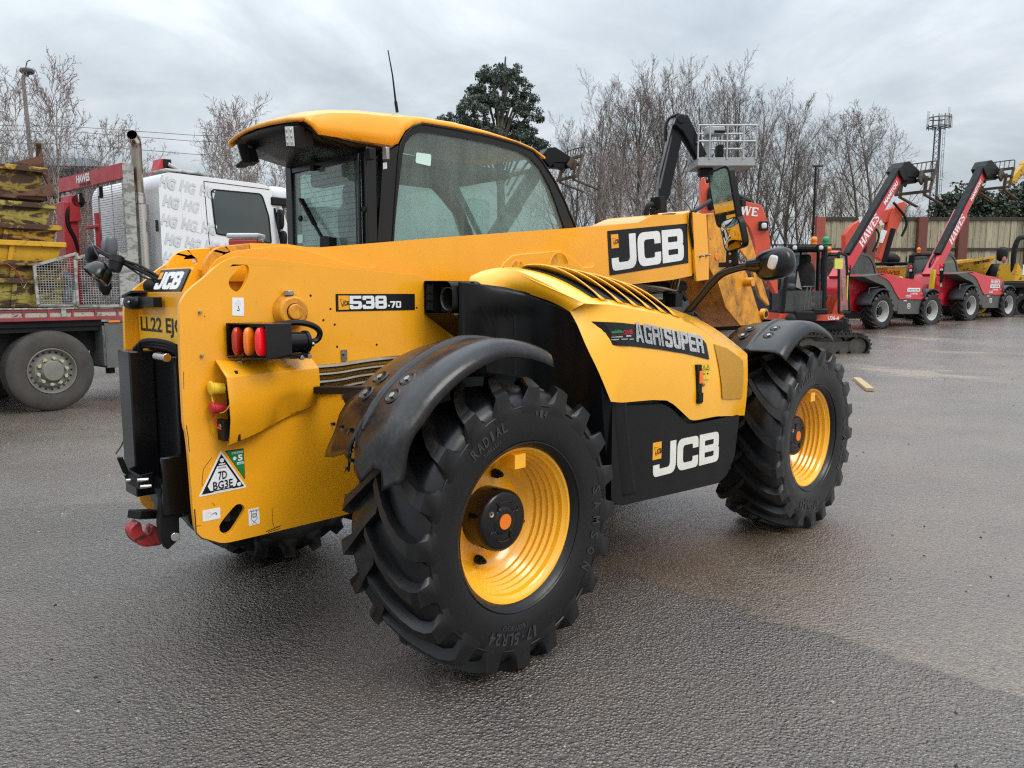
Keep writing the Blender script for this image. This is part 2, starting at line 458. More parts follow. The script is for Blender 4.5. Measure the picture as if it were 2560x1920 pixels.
# lettering ---------------------------------------------------------------
def glyph(ch, w, tv, th, rr=.3):
    """bold squared letters on a height of 1: returns (outline, holes)"""
    ri = max(.02, rr - .6 * max(tv, th)); h2 = .5
    q = lambda x0, y0, x1, y1, r: [(x0, y0, r), (x1, y0, r), (x1, y1, r), (x0, y1, r)]
    a, b = .5 - th / 2, .5 + th / 2
    if ch == 'J': return [(w - tv, 1), (w, 1), (w, 0, rr), (0, 0, rr), (0, .36), (tv, .36), (tv, th, ri), (w - tv, th, ri)], []
    if ch == 'C': return [(0, 0, rr), (w, 0, rr), (w, .37), (w - tv, .37), (w - tv, th, ri), (tv, th, ri), (tv, 1 - th, ri), (w - tv, 1 - th, ri), (w - tv, .63), (w, .63), (w, 1, rr), (0, 1, rr)], []
    if ch == 'B': return [(0, 0), (w, 0, rr), (w, .47, .1), (w - .07, .515, .03), (w - .02, .56, .1), (w - .02, 1, rr), (0, 1)], [q(tv, th, w - tv, a, .04), q(tv, b, w - tv - .02, 1 - th, .04)]
    if ch in '0OD': return [(0, 0, rr if ch != 'D' else 0), (w, 0, rr), (w, 1, rr), (0, 1, rr if ch != 'D' else 0)], [q(tv, th, w - tv, 1 - th, ri)]
    if ch == '8': return [(0, 0, rr), (w, 0, rr), (w, .5, .1), (w - .06, .52), (w - .02, .55, .1), (w - .02, 1, rr), (.02, 1, rr), (.02, .55, .1), (.06, .52), (0, .5, .1)], [q(tv, th, w - tv, a, .05), q(tv, b, w - tv, 1 - th, .05)]
    if ch in '5S':
        k = rr if ch == 'S' else 0.0
        return [(0, 0, rr), (w, 0, rr), (w, b, rr), (tv, b, ri), (tv, 1 - th, ri)] + [(w - tv * .15, 1 - th), (w - tv * .15, 1), (0, 1, k), (0, a, rr if ch == 'S' else .02), (w - tv, a, ri), (w - tv, th, ri), (tv, th, ri), (tv, .32), (0, .32)] if ch == '5' else \
               [(0, 0, rr), (w, 0, rr), (w, b, rr), (tv, b, ri), (tv, 1 - th, ri), (w - tv, 1 - th, ri), (w - tv, .70), (w, .70), (w, 1, rr), (0, 1, rr), (0, a, rr), (w - tv, a, ri), (w - tv, th, ri), (tv, th, ri), (tv, .30), (0, .30)], []
    if ch == '3': return [(0, 0, rr), (w, 0, rr), (w, .5, .1), (w - .06, .52), (w - .02, .55, .1), (w - .02, 1, rr), (0, 1, rr), (0, .68), (tv, .68), (tv, 1 - th, ri), (w - tv, 1 - th, ri), (w - tv, b, .03), (.3 * w, b), (.3 * w, a), (w - tv, a, .03), (w - tv, th, ri), (tv, th, ri), (tv, .32), (0, .32)], []
    if ch == '7': return [(0, 1), (w, 1), (w, 1 - th * 1.1), (.28 * w + tv, 0), (.28 * w, 0), (w - tv * 1.15, 1 - th), (0, 1 - th)], []
    if ch == 'A': return [(0, 0), (tv, 0), (tv + .07 * w, .2), (w - tv - .07 * w, .2), (w - tv, 0), (w, 0), (w - .3 * w, 1), (.3 * w, 1)], [[(tv + .14 * w, .2 + th), (w - tv - .14 * w, .2 + th), (w * .5 + .02, .84), (w * .5 - .02, .84)]]
    if ch == 'G': return [(0, 0, rr), (w, 0), (w, .55), (.5 * w, .55), (.5 * w, .55 - th), (w - tv, .55 - th), (w - tv, th), (tv, th, ri), (tv, 1 - th, ri), (w - tv, 1 - th, ri), (w - tv, .70), (w, .70), (w, 1, rr), (0, 1, rr)], []
    if ch == 'R': return [(0, 0), (tv, 0), (tv, a), (w - tv, a, .05), (w - tv, 0), (w, 0), (w, .44, .12), (w - .07, .5), (w, .56, .12), (w, 1, rr), (0, 1)], [q(tv, b, w - tv, 1 - th, .05)]
    if ch == 'I': return [(0, 0), (tv, 0), (tv, 1), (0, 1)], []
    if ch == 'U': return [(0, 1), (0, 0, rr), (w, 0, rr), (w, 1), (w - tv, 1), (w - tv, th, ri), (tv, th, ri), (tv, 1)], []
    if ch == 'P': return [(0, 0), (tv, 0), (tv, .36), (w, .36, rr), (w, 1, rr), (0, 1)], [q(tv, .36 + th, w - tv, 1 - th, .05)]
    if ch == 'E': return [(0, 0), (w, 0), (w, th), (tv, th), (tv, a), (w * .93, a), (w * .93, b), (tv, b), (tv, 1 - th), (w, 1 - th), (w, 1), (0, 1)], []
    if ch == '-': return [(0, .1), (tv, .1), (tv, .1 + th), (0, .1 + th)], []
    raise KeyError(ch)
def letters(mb, text, o, u, v, h, w=.9, tv=.24, th=.2, gap=.08, rr=.3, thick=.002, m=0, slant=0.0):
    """bold letters from point o along u, upright v, proud by 'thick' on u x v side"""
    o, u, v = Vector(o), Vector(u).normalized(), Vector(v).normalized(); n = u.cross(v); x = 0.0
    for ch in text:
        if ch == ' ': x += .4 * h; continue
        ww = tv if ch in 'I-' else w
        out, holes = glyph(ch, ww, tv, th, rr)
        sh = lambda p: (p[0] + slant * p[1], p[1]) + tuple(p[2:])
        P = rounded([sh(p) for p in out]); H = [rounded([sh(p) for p in k]) for k in holes]
        mb.prism(P, None, 0.0, thick / h, H, m, (o + u * x, u * h, v * h, n * h)); x += (ww + gap) * h
    return x
def text_width_mesh(text, bold):
    cu = bpy.data.curves.new('t', 'FONT'); cu.body = text; cu.size = 1; cu.offset = bold; cu.resolution_u = 2
    ob = bpy.data.objects.new('t', cu); COL.objects.link(ob)
    me = bpy.data.meshes.new_from_object(ob.evaluated_get(bpy.context.evaluated_depsgraph_get()))
    V = [v.co.copy() for v in me.vertices]; F = [tuple(p.vertices) for p in me.polygons]
    bpy.data.objects.remove(ob); bpy.data.curves.remove(cu); bpy.data.meshes.remove(me)
    return V, F
def words(mb, text, c, u, v, width, height=None, bold=0.0, m=0, proud=.0015):
    """plain lettering centred on c, fitted to a width (and height)"""
    V, F = text_width_mesh(text, bold)
    if not V: return
    x0, x1 = min(p.x for p in V), max(p.x for p in V); y0, y1 = min(p.y for p in V), max(p.y for p in V)
    c, u, v = Vector(c), Vector(u).normalized(), Vector(v).normalized(); n = u.cross(v)
    sx = width / max(1e-6, x1 - x0); sy = (height / max(1e-6, y1 - y0)) if height else sx
    mb.add([c + u * ((p.x - (x0 + x1) / 2) * sx) + v * ((p.y - (y0 + y1) / 2) * sy) + n * proud for p in V], F, m)
def jcb(mb, o, u, v, h, m=0, thick=.002, w=1.12, gap=.09): return letters(mb, 'JCB', o, u, v, h, w, .32, .22, gap, .33, thick, m)

# ------------------------------------------------------------------ the yellow telehandler
hero = thing('telehandler', 'large yellow farm telehandler with black mudguards, parked nearest the camera', 'telehandler')
X_, Y_, Z_ = Vector((1, 0, 0)), Vector((0, 1, 0)), Vector((0, 0, 1))

# --- chassis side plates -------------------------------------------------
plate_out = [tuple(p) for p in smooth_open([(x, z, 0) for x, z in [(-0.77,1.699),(-0.811,1.689),(-0.861,1.66),(-0.91,1.615),(-0.966,1.573),(-0.996,1.541),(-1.01,1.511),(-1.016,1.47),(-1.02,1.304),(-1.02,1.112),(-1.02,1.042),(-1.01,1.006),(-1.004,0.836),(-1.001,0.7),(-0.995,0.619),(-0.975,0.586),(-0.936,0.561),(-0.888,0.541),(-0.838,0.537),(-0.324,0.539)]], 1)]
plate_out = [(p[0], p[1]) for p in plate_out] + [(.30, .56), (1.2, .58), (3.02, .58), (3.02, 1.05), (2.6, 1.15), (.9, 1.30), (.45, 1.5)] + [p[:2] for p in [(0.255,1.612),(0.21,1.626),(0.112,1.642),(0.026,1.645)]] + [(-0.305,1.664),(-0.59,1.69)]
tear = smooth_closed([(-0.739,1.668),(-0.726,1.656),(-0.73,1.627),(-0.744,1.592),(-0.763,1.564),(-0.78,1.557),(-0.798,1.562),(-0.814,1.58),(-0.816,1.598),(-0.806,1.617),(-0.781,1.64),(-0.757,1.661)], 2)
slot = smooth_closed([(-0.811,0.692),(-0.791,0.68),(-0.788,0.66),(-0.8,0.641),(-0.833,0.599),(-0.853,0.577),(-0.876,0.576),(-0.896,0.591),(-0.9,0.612),(-0.893,0.628),(-0.861,0.659),(-0.829,0.688)], 2)
def side_plate(side):
    m = MB()
    a, b = (-.31, -.288) if side < 0 else (.288, .31)
    m.prism(plate_out, 'Y', a, b, [tear, slot] if side < 0 else [tear, slot])
    if side < 0:
        m.m = 2      # black discs standing in for the shade inside open bolt holes
        for x, z in [(-0.452,1.542),(-0.356,1.483),(-0.393,1.435),(-0.337,1.414),(-0.327,1.315),(-0.115,1.314),(0.122,1.482)]:
            m.cyl((x, -.3095, z), (x, -.3112, z), .0055, n=10)
        m.m = 1      # zinc bolts
        for x, z in [(-0.937,1.48),(-0.938,1.31)]:
            m.cyl((x, -.309, z), (x, -.318, z), .0075, n=6); m.cyl((x, -.318, z), (x, -.324, z), .0045, n=10)
        m.m = 3      # scratches and rub marks
        for pts, w in (([(-0.916,0.903),(-0.934,0.881),(-0.952,0.861),(-0.958,0.827),(-0.961,0.792)], .0022), ([(-0.995,0.705),(-0.994,0.669),(-0.993,0.607),(-0.972,0.582),(-0.903,0.546)], .005), ([(-1.011,1.043),(-1.006,1.0),(-1.004,0.939)], .003), ([(-0.99,0.636),(-0.974,0.635)], .002), ([(-0.698,0.548),(-0.629,0.559)], .004), ([(-0.689,0.543),(-0.634,0.547)], .003), ([(-0.667,0.645),(-0.667,0.58),(-0.659,0.553)], .002), ([(-0.922,0.717),(-0.913,0.703)], .002), ([(-0.92,1.464),(-0.918,1.461)], .003), ([(-1.011,1.252),(-1.013,1.185)], .002)):
            stroke(m, pts, -.3106, w, 3)
    return m.build('side_plate', [YEL, STEEL, DARK, SCUFF], hero, bevel=.0035)
YP = -.31

def sticker(name, poly, parent, y, base, extra=None, r=.006, mats=None):
    """thin self-adhesive label on a face that looks towards -Y"""
    m = MB(); m.prism(rounded([(p[0], p[1], r) for p in poly]), 'Y', y + .001, y - .0015)
    if extra: extra(m)
    return m.build(name, [base] + (mats or [INK]), parent, smooth=0)
def ring(m, x, y, z, r, w, n=24, mi=1):
    """flat printed ring facing -Y"""
    V = []; F = []
    for k in range(n):
        a = 2 * math.pi * k / n
        V += [(x + math.cos(a) * r, y, z + math.sin(a) * r), (x + math.cos(a) * (r - w), y, z + math.sin(a) * (r - w))]
    for k in range(n): i, j = 2 * k, 2 * ((k + 1) % n); F.append((i, i + 1, j + 1, j))
    m.add(V, F, mi)
def stroke(m, pts, y, w, mi=1):
    """printed line facing -Y through (x, z) points"""
    for a, b in zip(pts, pts[1:]):
        d = Vector((b[0] - a[0], b[1] - a[1])).normalized() * w / 2; nrm = Vector((-d.y, d.x))
        m.add([(a[0] - d.x * .4 + nrm.x * s_, y, a[1] - d.y * .4 + nrm.y * s_) if e == 0 else (b[0] + d.x * .4 + nrm.x * s_, y, b[1] + d.y * .4 + nrm.y * s_) for e, s_ in ((0, -1), (0, 1), (1, 1), (1, -1))], [(0, 1, 2, 3)], mi)
SCUFF = plain('dark_scuff', (.055, .030, .012), .6, var=.4, scale=40)
plateR = side_plate(-1); plateL = side_plate(1)
GREYINK = plain('grey_print', (.45, .46, .46), .5, var=.05)
def hook_art(cx, cz, s, rot):
    def art(m):
        c, sn = math.cos(rot), math.sin(rot)
        T = lambda p: (cx + (p[0] * c - p[1] * sn) * s, cz + (p[0] * sn + p[1] * c) * s)
        y = YP - .0019
        p = T((0, .22)); ring(m, p[0], y, p[1], .20 * s, .014 * s, mi=2)
        stroke(m, [T(q) for q in ((-.07, .12), (-.07, .22), (-.12, .22), (0, .34), (.12, .22), (.07, .22), (.07, .12), (-.07, .12))], y, .012 * s, 2)
        stroke(m, [T(q) for q in ((.02, 0), (.02, -.10), (.07, -.17), (.07, -.24), (.02, -.29), (-.04, -.29), (-.085, -.23))], y, .05 * s, 1)
    return art
q = [(-0.807,1.463),(-0.758,1.461),(-0.755,1.534),(-0.804,1.535)]
sticker('lifting_label', q, plateR, YP, WHITE2, hook_art(sum(p[0] for p in q) / 4, sum(p[1] for p in q) / 4 + .001, .058, 0), .005, [INK, GREYINK])
q = [(-0.964,0.648),(-0.893,0.648),(-0.892,0.693),(-0.965,0.693)]
sticker('lifting_label', q, plateR, YP, WHITE2, hook_art(sum(p[0] for p in q) / 4 + .002, sum(p[1] for p in q) / 4, .062, R(90)), .005, [INK, GREYINK])
q = [(-0.773,0.588),(-0.725,0.59),(-0.727,0.66),(-0.774,0.658)]
def lash_art(m):
    cx, cz = sum(p[0] for p in q) / 4, sum(p[1] for p in q) / 4; y = YP - .0019
    stroke(m, [(cx - .021, cz + .024), (cx + .021, cz + .024)], y, .002)
    for k in range(6): stroke(m, [(cx - .018 + .007 * k, cz + .024), (cx - .014 + .007 * k, cz + .031)], y, .0016)
    ring(m, cx, y, cz + .006, .010, .002); ring(m, cx, y, cz + .006, .005, .0016)
    stroke(m, [(cx - .011, cz + .022), (cx - .011, cz + .002), (cx - .013, cz - .01), (cx + .011, cz - .033)], y, .0018)
    stroke(m, [(cx + .011, cz + .022), (cx + .011, cz + .002), (cx + .013, cz - .01), (cx - .011, cz - .033)], y, .0018)
sticker('lashing_label', q, plateR, YP, WHITE2, lash_art, .005)
# registration triangle and its green companion
GREEN = plain('green_decal', (.012, .20, .055), .4, var=.1)
def scaled(poly, s):
    c = [sum(p[i] for p in poly) / len(poly) for i in (0, 1)]
    return [(c[0] + (p[0] - c[0]) * s, c[1] + (p[1] - c[1]) * s) for p in poly]
tri = [(-0.977,0.751),(-0.776,0.755),(-0.878,0.924)]
def tri_art(m):
    y = YP
    m.prism(scaled(tri, .88), 'Y', y - .001, y - .0018, m=1)
    A, Bq, T = [Vector((p[0], p[1])) for p in scaled(tri, .74)]
    k = [A.lerp(T, .16), A.lerp(Bq, .15), A.lerp(Bq, .85), Bq.lerp(T, .18), T.lerp(Bq, .25), T.lerp(A, .25)]
    m.prism([tuple(p) for p in k], 'Y', y - .001, y - .0021, m=0)
    u = (Bq - A).normalized(); U3, V3 = Vector((u.x, 0, u.y)), Vector((0, 0, 1)); yy = y - .0023
    c = lambda fx, fz: Vector((A.x + (Bq.x - A.x) * fx, yy, A.y + (Bq.y - A.y) * fx + (T.y - (A.y + Bq.y) / 2) * fz))
    words(m, '7D', c(.5, .44), U3, V3, .036, .034, .02, 1); words(m, 'BG3E', c(.5, .14), U3, V3, .082, .034, .02, 1)
    words(m, 'REGISTERED', c(.5, .69), U3, V3, .034, .006, .0, 1)
    for fx, fz, rr in ((.5, .92, .0085), (.955, .045, .0085)):
        p = c(fx, fz); ring(m, p.x, yy - .0003, p.z, rr, rr * .999, mi=0)
    p = c(.5, .80); m.box((p.x, yy, p.z), (.026, .0004, .005), m=0)
    p = c(.5, -.055); m.box((p.x, yy, p.z), (.08, .0004, .003), Matrix.Rotation(-math.atan2(u.y, u.x), 3, 'Y'), m=0)
sticker('registration_triangle', tri, plateR, YP, WHITE2, tri_art, .008)
tri2 = [(-0.862,0.92),(-0.782,0.788),(-0.783,0.92)]
def em_art(m):
    y = YP; m.prism(rounded([(*p, .003) for p in scaled(tri2, .93)]), 'Y', y - .001, y - .0018, m=2)
    a, b, t = [Vector((p[0], 0, p[1])) for p in tri2]; u = (t - a).normalized()
    words(m, 'EMISSIONS', (a.x * .33 + t.x * .67 - .002, y - .0021, a.z * .33 + t.z * .67 - .013), u, Z_, .048, .0085, .02, 1)
    words(m, '5', (t.x - .017, y - .0021, t.z - .036), u, Z_, .020, .026, .04, 1)
    ring(m, t.x - .040, y - .0021, t.z - .036, .0075, .0074, mi=1)
    m.box((t.x - .017, y - .0021, t.z - .059), (.028, .0005, .010), m=1); words(m, 'A2T0K', (t.x - .017, y - .0026, t.z - .059), X_, Z_, .022, .006, 0, 0)
sticker('emissions_triangle', tri2, plateR, YP, INK, em_art, .005, [WHITE2, GREEN])
# model decal
ODEC = plain('orange_decal', (.86, .36, .015), .4, var=.05)
dq = [(-0.328,1.471),(0.112,1.468),(0.11,1.549),(-0.329,1.55)]
x0, x1 = (dq[0][0] + dq[3][0]) / 2, (dq[1][0] + dq[2][0]) / 2; z0, z1 = dq[0][1], dq[2][1]; hh = z1 - z0
def emblem(m, o, u, v, s, my, mk):
    """small orange square with a tilted outlined tag lettered JCB"""
    o, u, v = Vector(o), Vector(u), Vector(v); n = u.cross(v)
    P = lambda a, b, d: o + u * (a * s) + v * (b * s) + n * d
    m.add([P(0, 0, .0022), P(1, 0, .0022), P(1, 1.15, .0022), P(0, 1.15, .0022)], [(0, 1, 2, 3)], my)
    k = [(.16, .86), (.82, .72), (.90, .42), (.34, .22)]
    m.add([P(*p, .0028) for p in k], [(0, 1, 2, 3)], mk)
    c = [sum(p[i] for p in k) / 4 for i in (0, 1)]
    m.add([P(c[0] + (p[0] - c[0]) * .88, c[1] + (p[1] - c[1]) * .88, .0032) for p in k], [(0, 1, 2, 3)], my)
    letters(m, 'JCB', P(.32, .34, .0034), (u + v * .06).normalized(), v, s * .34, .55, .17, .16, .12, .2, .0006, mk)
def model_art(m):
    y = YP - .0016
    emblem(m, (x0 + .012, y + .0005, z0 + hh * .10), X_, Z_, hh * .70, 2, 0)
    letters(m, '538', (x0 + hh * .90, y, z0 + hh * .12), X_, Z_, hh * .77, 1.08, .30, .22, .07, .24, .002, 1)
    e = x0 + hh * .90 + hh * .77 * 1.15 * 3
    letters(m, '-', (e + .002, y, z0 + hh * .20), X_, Z_, hh * .40, 1, .35, .26, 0, .1, .002, 1)
    letters(m, '70', (e + hh * .19, y, z0 + hh * .16), X_, Z_, hh * .40, .95, .27, .22, .12, .2, .002, 1)
sticker('model_decal', [(x0, z0), (x1, z0), (x1, z1), (x0, z1)], plateR, YP, INK, model_art, .003, [WHITE, ODEC])
# boom pivot boss on the plate
px_, pz_ = [(-0.556,1.475)][0]
m = MB(); m.lathe([(0, .060), (.030, .060), (.033, .057), (.033, .05)], (px_, -.31, pz_), (0, -1, 0), 28)
m.lathe([(.036, .046), (.058, .046), (.066, .040), (.070, .020), (.078, 0)], (px_, -.31, pz_), (0, -1, 0), 32)
m.m = 1; m.lathe([(.033, .0465), (.036, .0465)], (px_, -.31, pz_), (0, -1, 0), 28)
m.m = 2; m.cyl((px_ - .012, -.335, pz_ + .068), (px_ - .012, -.335, pz_ + .088), .022, .022, 6)
m.build('pivot_boss', [YELD, DARK, STEEL], plateR, bevel=.002)

# --- rear panel between the plates ---------------------------------------
XR = -.957
zs = lambda r, x, y: 0
panel = [(.288, 1.555), (.288, .72), (.21, .72), (.21, 1.335), (.10, 1.335), (.065, 1.32), (-.20, 1.32), (-.20, 1.06), (-.288, 1.04), (-.288, 1.555)]
panel = [(.288, 1.555), (-.288, 1.555), (-.288, 1.075), (-.215, 1.085), (-.205, 1.30), (-.17, 1.345), (.02, 1.35), (.04, 1.325), (.205, 1.31), (.205, .70), (.288, .70)]
m = MB(); m.prism(panel, 'X', XR, XR + .02)
m.prism([(.288, .0), (-.288, .0), (-.288, .06), (.288, .06)], None, 0, .012, frame=(Vector((XR, 0, 1.557)), Y_, (Vector((.9, 0, .02))).normalized(), Vector((.02, 0, -.9)).normalized()))
rear = m.build('rear_panel', YEL, hero, bevel=.003)
# dark machinery space behind the panel
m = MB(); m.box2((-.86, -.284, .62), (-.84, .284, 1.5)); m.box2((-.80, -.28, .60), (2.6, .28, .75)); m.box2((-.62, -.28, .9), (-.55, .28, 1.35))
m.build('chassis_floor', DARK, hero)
# number plate
m = MB(); m.prism(rounded([(.278, 1.348, .006), (-.242, 1.348, .006), (-.242, 1.462, .006), (.278, 1.462, .006)]), 'X', XR - .004, XR - .001)
m.m = 1; words(m, 'LL22 EJO', (XR - .004, .018, 1.411), (0, -1, 0), Z_, .47, .081, .026, 1, .001); words(m, 'AGRI PLATES', (XR - .004, .018, 1.357), (0, -1, 0), Z_, .06, .005, 0, 1, .001)
m.build('number_plate', [PLATE, INK], rear, smooth=0)
# number plate lamp: round cowl on a flat arm
m = MB(); m.blob((XR - .045, .20, 1.513), (.075, .12, .062), 18, 10, None, None, 2.8); m.box((XR - .03, .06, 1.516), (.035, .17, .042)); m.box((XR - .030, .225, 1.548), (.075, .12, .012), Matrix.Rotation(R(-10), 3, 'X'))
m.m = 1; m.box((XR - .075, .235, 1.515), (.022, .022, .030)); m.m = 2; m.cyl((XR - .078, .155, 1.515), (XR - .086, .155, 1.515), .006, n=8)
m.build('plate_lamp', [BLK, LCLR, STEEL], rear, bevel=.004)
# maker's badge on a sloping panel
B0, B1 = Vector((-.935, .0, 1.552)), Vector((-.885, .0, 1.655))
bv = (B1 - B0).normalized(); bu = Vector((0, -1, 0)); bn = bu.cross(bv)
m = MB(); m.prism([(-.19, -.012), (.155, -.012), (.155, .118), (-.19, .118)], None, -.10, 0, frame=(B0, bu, bv, bn))
m.m = 1; m.prism(rounded([(-.172, .002, .008), (.135, .002, .008), (.135, .108, .008), (-.172, .108, .008)]), None, 0, .007, frame=(B0, bu, bv, bn))
jcb(m, B0 + bu * -.155 + bv * .014 + bn * .006, bu, bv, .080, 2, .004, 1.0, .10)
m.add([B0 + bu * a + bv * b + bn * .0085 for a, b in ((-.155, .062), (-.118, .062), (-.118, .094), (-.155, .094))], [(0, 1, 2, 3)], 3)
m.build('badge_panel', [YEL, BLKG, WHITE2, ODEC], rear, bevel=.002)

# --- hydraulic pick-up hitch ---------------------------------------------
hitch = MB()
hitch.box2((-1.085, .055, .70), (-.985, .19, 1.315)); hitch.box2((-.985, -.16, .64), (-.93, .19, 1.30)); hitch.box2((-1.06, -.17, .66), (-.95, -.15, .90))
hitch.box2((-1.02, -.10, .62), (-.93, .06, .78))
hi = hitch.build('hitch_frame', BLKG, hero, bevel=.006)
for p, r, l in (((-1.031,-0.2,1.301), .017, .10), ((-1.017,-0.155,0.564), .019, .03), ((-1.003,-0.155,0.676), .014, .03)):
    m = MB(); m.cyl((p[0], p[1] + l, p[2]), (p[0], p[1] - .008, p[2]), r, n=18); m.build('hitch_pin', CHROME, hi, bevel=.002)
p = (-1.003,-0.155,0.702); m = MB(); m.lathe([(.013, .012), (.026, .012), (.026, 0)], (p[0], -.15, p[2]), (0, -1, 0), 22); m.build('hitch_bush', CHROME, hi, bevel=.002)
m = MB()       # side cheek of the hitch
m.prism([(-1.071,0.771),(-0.98,0.751),(-0.957,0.726),(-0.954,0.639),(-0.993,0.638),(-0.996,0.547),(-1.046,0.511),(-1.068,0.555),(-1.071,0.622),(-1.059,0.724)], 'Y', -.15, -.10)
m.build('hitch_cheek', BLKM, hi, bevel=.006)
hk = smooth_closed([(-1.095,0.608),(-1.089,0.593),(-1.086,0.568),(-1.077,0.547),(-1.063,0.543),(-1.05,0.553),(-1.048,0.575),(-1.034,0.575),(-1.006,0.55),(-1.006,0.489),(-1.039,0.49),(-1.077,0.493),(-1.105,0.509),(-1.124,0.532),(-1.134,0.56),(-1.133,0.581),(-1.112,0.598)], 2)
m = MB(); m.prism(hk, 'Y', .01, .075); m.build('pick_up_hook', REDH, hi, bevel=.007, seg=2)
m = MB()       # release latch bracket
a, b, c_, d_ = (-1.16,-0.086,0.849), (-1.16,-0.215,0.845), (-1.06,-0.066,0.817), (-1.06,0.104,0.823)
for p, q2 in ((a, b), (b, c_), (a, d_)): m.bar(Vector(p) - Vector((0, 0, .02)), Vector(q2) - Vector((0, 0, .02)), .012, .055)
p = (-1.2,-0.125,0.917); m.bar(Vector(a) - Vector((0, 0, .03)), p, .022, .01)
m.m = 1
for cc in ((150,470),(180,560),(340,560),(380,640)): pass
for cc in ((-1.18,-0.088,0.841), (-1.18,-0.117,0.82), (-1.18,-0.242,0.842), (-1.18,-0.269,0.821)): m.cyl(cc, Vector(cc) + Vector((.04, -.01, .0)), .008, n=8)
m.build('latch_bracket', [BLKM, CHROME], hi, bevel=.003)
p, q2 = (-1.13,-0.031,0.654), (-1.03,0.012,0.628); m = MB(); m.bar(p, q2, .07, .034); m.build('hitch_step', BLKM, hi, bevel=.003)
for k in range(3):      # hydraulic hoses over the top of the ram
    z = 1.325 + .012 * k; m = MB(); m.tube(smooth_open([(-1.03, .13 - .03 * k, 1.27), (-1.04, .12 - .03 * k, z), (-1.03, .05 - .03 * k, z + .012), (-1.0, -.08, z + .01), (-.96, -.13, z - .01), (-.93, -.14, 1.25)], 2), .011, 8)
    m.build('hydraulic_hose', BLKM, hi)
m = MB(); m.tube(smooth_open([(-1.0, .20, 1.05), (-1.04, .225, 1.0), (-1.055, .235, .94)], 1), .013, 8)
m.m = 1; m.tube([(-1.055, .235, .94), (-1.075, .25, .89), (-1.09, .275, .855)], .005, 6)
m.build('release_cable', [BLKM, STEEL], hi)
m = MB(); m.box((-.965, -.235, .985), (.004, .075, .125)); m.m = 1; m.box((-.9675, -.235, 1.015), (.001, .03, .04)); m.box((-.9675, -.235, .955), (.001, .055, .004))
m.build('instruction_label', [WHITE2, INK], rear)

# --- boom ----------------------------------------------------------------
YB = -.20
top_line = [(-0.749,1.748),(-0.664,1.761),(-0.493,1.764),(-0.411,1.756),(-0.326,1.756),(-0.07,1.785),(0.577,1.857),(1.586,1.961),(2.065,2.016),(2.206,2.064),(2.278,2.083),(2.596,2.106),(2.715,2.142)]
bot_line = [(2.801,1.684),(2.503,1.646),(1.825,1.596)]
zf = lambda x: bot_line[2][1] + (x - bot_line[2][0]) * (bot_line[0][1] - bot_line[2][1]) / (bot_line[0][0] - bot_line[2][0])
xs0 = top_line[1][0]
boom_poly = top_line[1:] + bot_line + [(.4, zf(.4)), (xs0, zf(xs0))]
m = MB(); m.prism(boom_poly, 'Y', -.20, .20)
boom = m.build('boom', YEL, hero, bevel=.028, seg=4)
def ear(y0, y1, name='boom_ear'):
    m = MB(); o = smooth_open([(x, z, 0) for x, z in [(-0.866,1.629),(-0.866,1.655),(-0.859,1.682),(-0.842,1.709),(-0.814,1.734),(-0.783,1.744),(-0.749,1.748)]], 2)
    poly = [(p.x, p.y) for p in o] + [(xs0 - .003, top_line[1][1] - .004), (xs0 - .003, zf(xs0)), (o[0].x + .05, zf(xs0) + .02)]
    hole = [(o[0].x + .125 + .012 * math.cos(k * math.pi / 6), o[-1].y - .055 + .012 * math.sin(k * math.pi / 6)) for k in range(12)]
    m.prism(poly, 'Y', y0, y1, [hole]); return m.build(name, YELD if y0 < 0 else YEL, boom, bevel=.003)
ear(-.20, -.178); ear(.178, .20)
m = MB(); m.cyl((-.62, -.17, 1.62), (-.62, .17, 1.62), .07, n=20); m.box2((-.72, -.17, 1.52), (-.45, .17, 1.585)); m.build('pivot_tube', YEL, boom, bevel=.004)
# welded stiffener plates on the boom side
m = MB(); up = [(-0.86,1.629),(-0.828,1.679),(-0.778,1.712),(-0.715,1.731),(-0.569,1.747),(-0.568,1.752),(-0.488,1.752),(-0.415,1.742),(-0.313,1.716),(-0.207,1.688),(-0.134,1.671),(-0.072,1.668),(-0.04,1.68)]
up = [(p.x, p.y) for p in smooth_open([(a, b, 0) for a, b in up], 1)]
m.prism(up + [(up[-1][0], 1.6), (up[0][0], 1.6)], 'Y', -.213, -.198)
m.build('stiffener_plate', YEL, boom, bevel=.009, seg=1)
m = MB(); rp = [(0.779,1.686),(0.809,1.719),(0.87,1.76),(0.932,1.77),(1.262,1.802),(1.306,1.801),(1.368,1.769),(1.442,1.73),(1.493,1.709),(1.573,1.715),(1.601,1.734),(1.604,1.725)]
zb = lambda x: zf(x) + .03
m.prism(rp + [(rp[-1][0] + .01, zb(rp[-1][0])), (rp[0][0] - .05, zb(rp[0][0]) - .02)], 'Y', -.213, -.198)
for (ex, ez), rr in zip([(0.92,1.676),(1.27,1.708)], (.06, .085)):
    m.lathe([(0, .0012), (rr - .004, .0012), (rr, .0035), (rr + .004, 0)], (ex, -.213, ez), (0, -1, 0), 32)
m.build('stiffener_plate', YEL, boom, bevel=.009, seg=1)
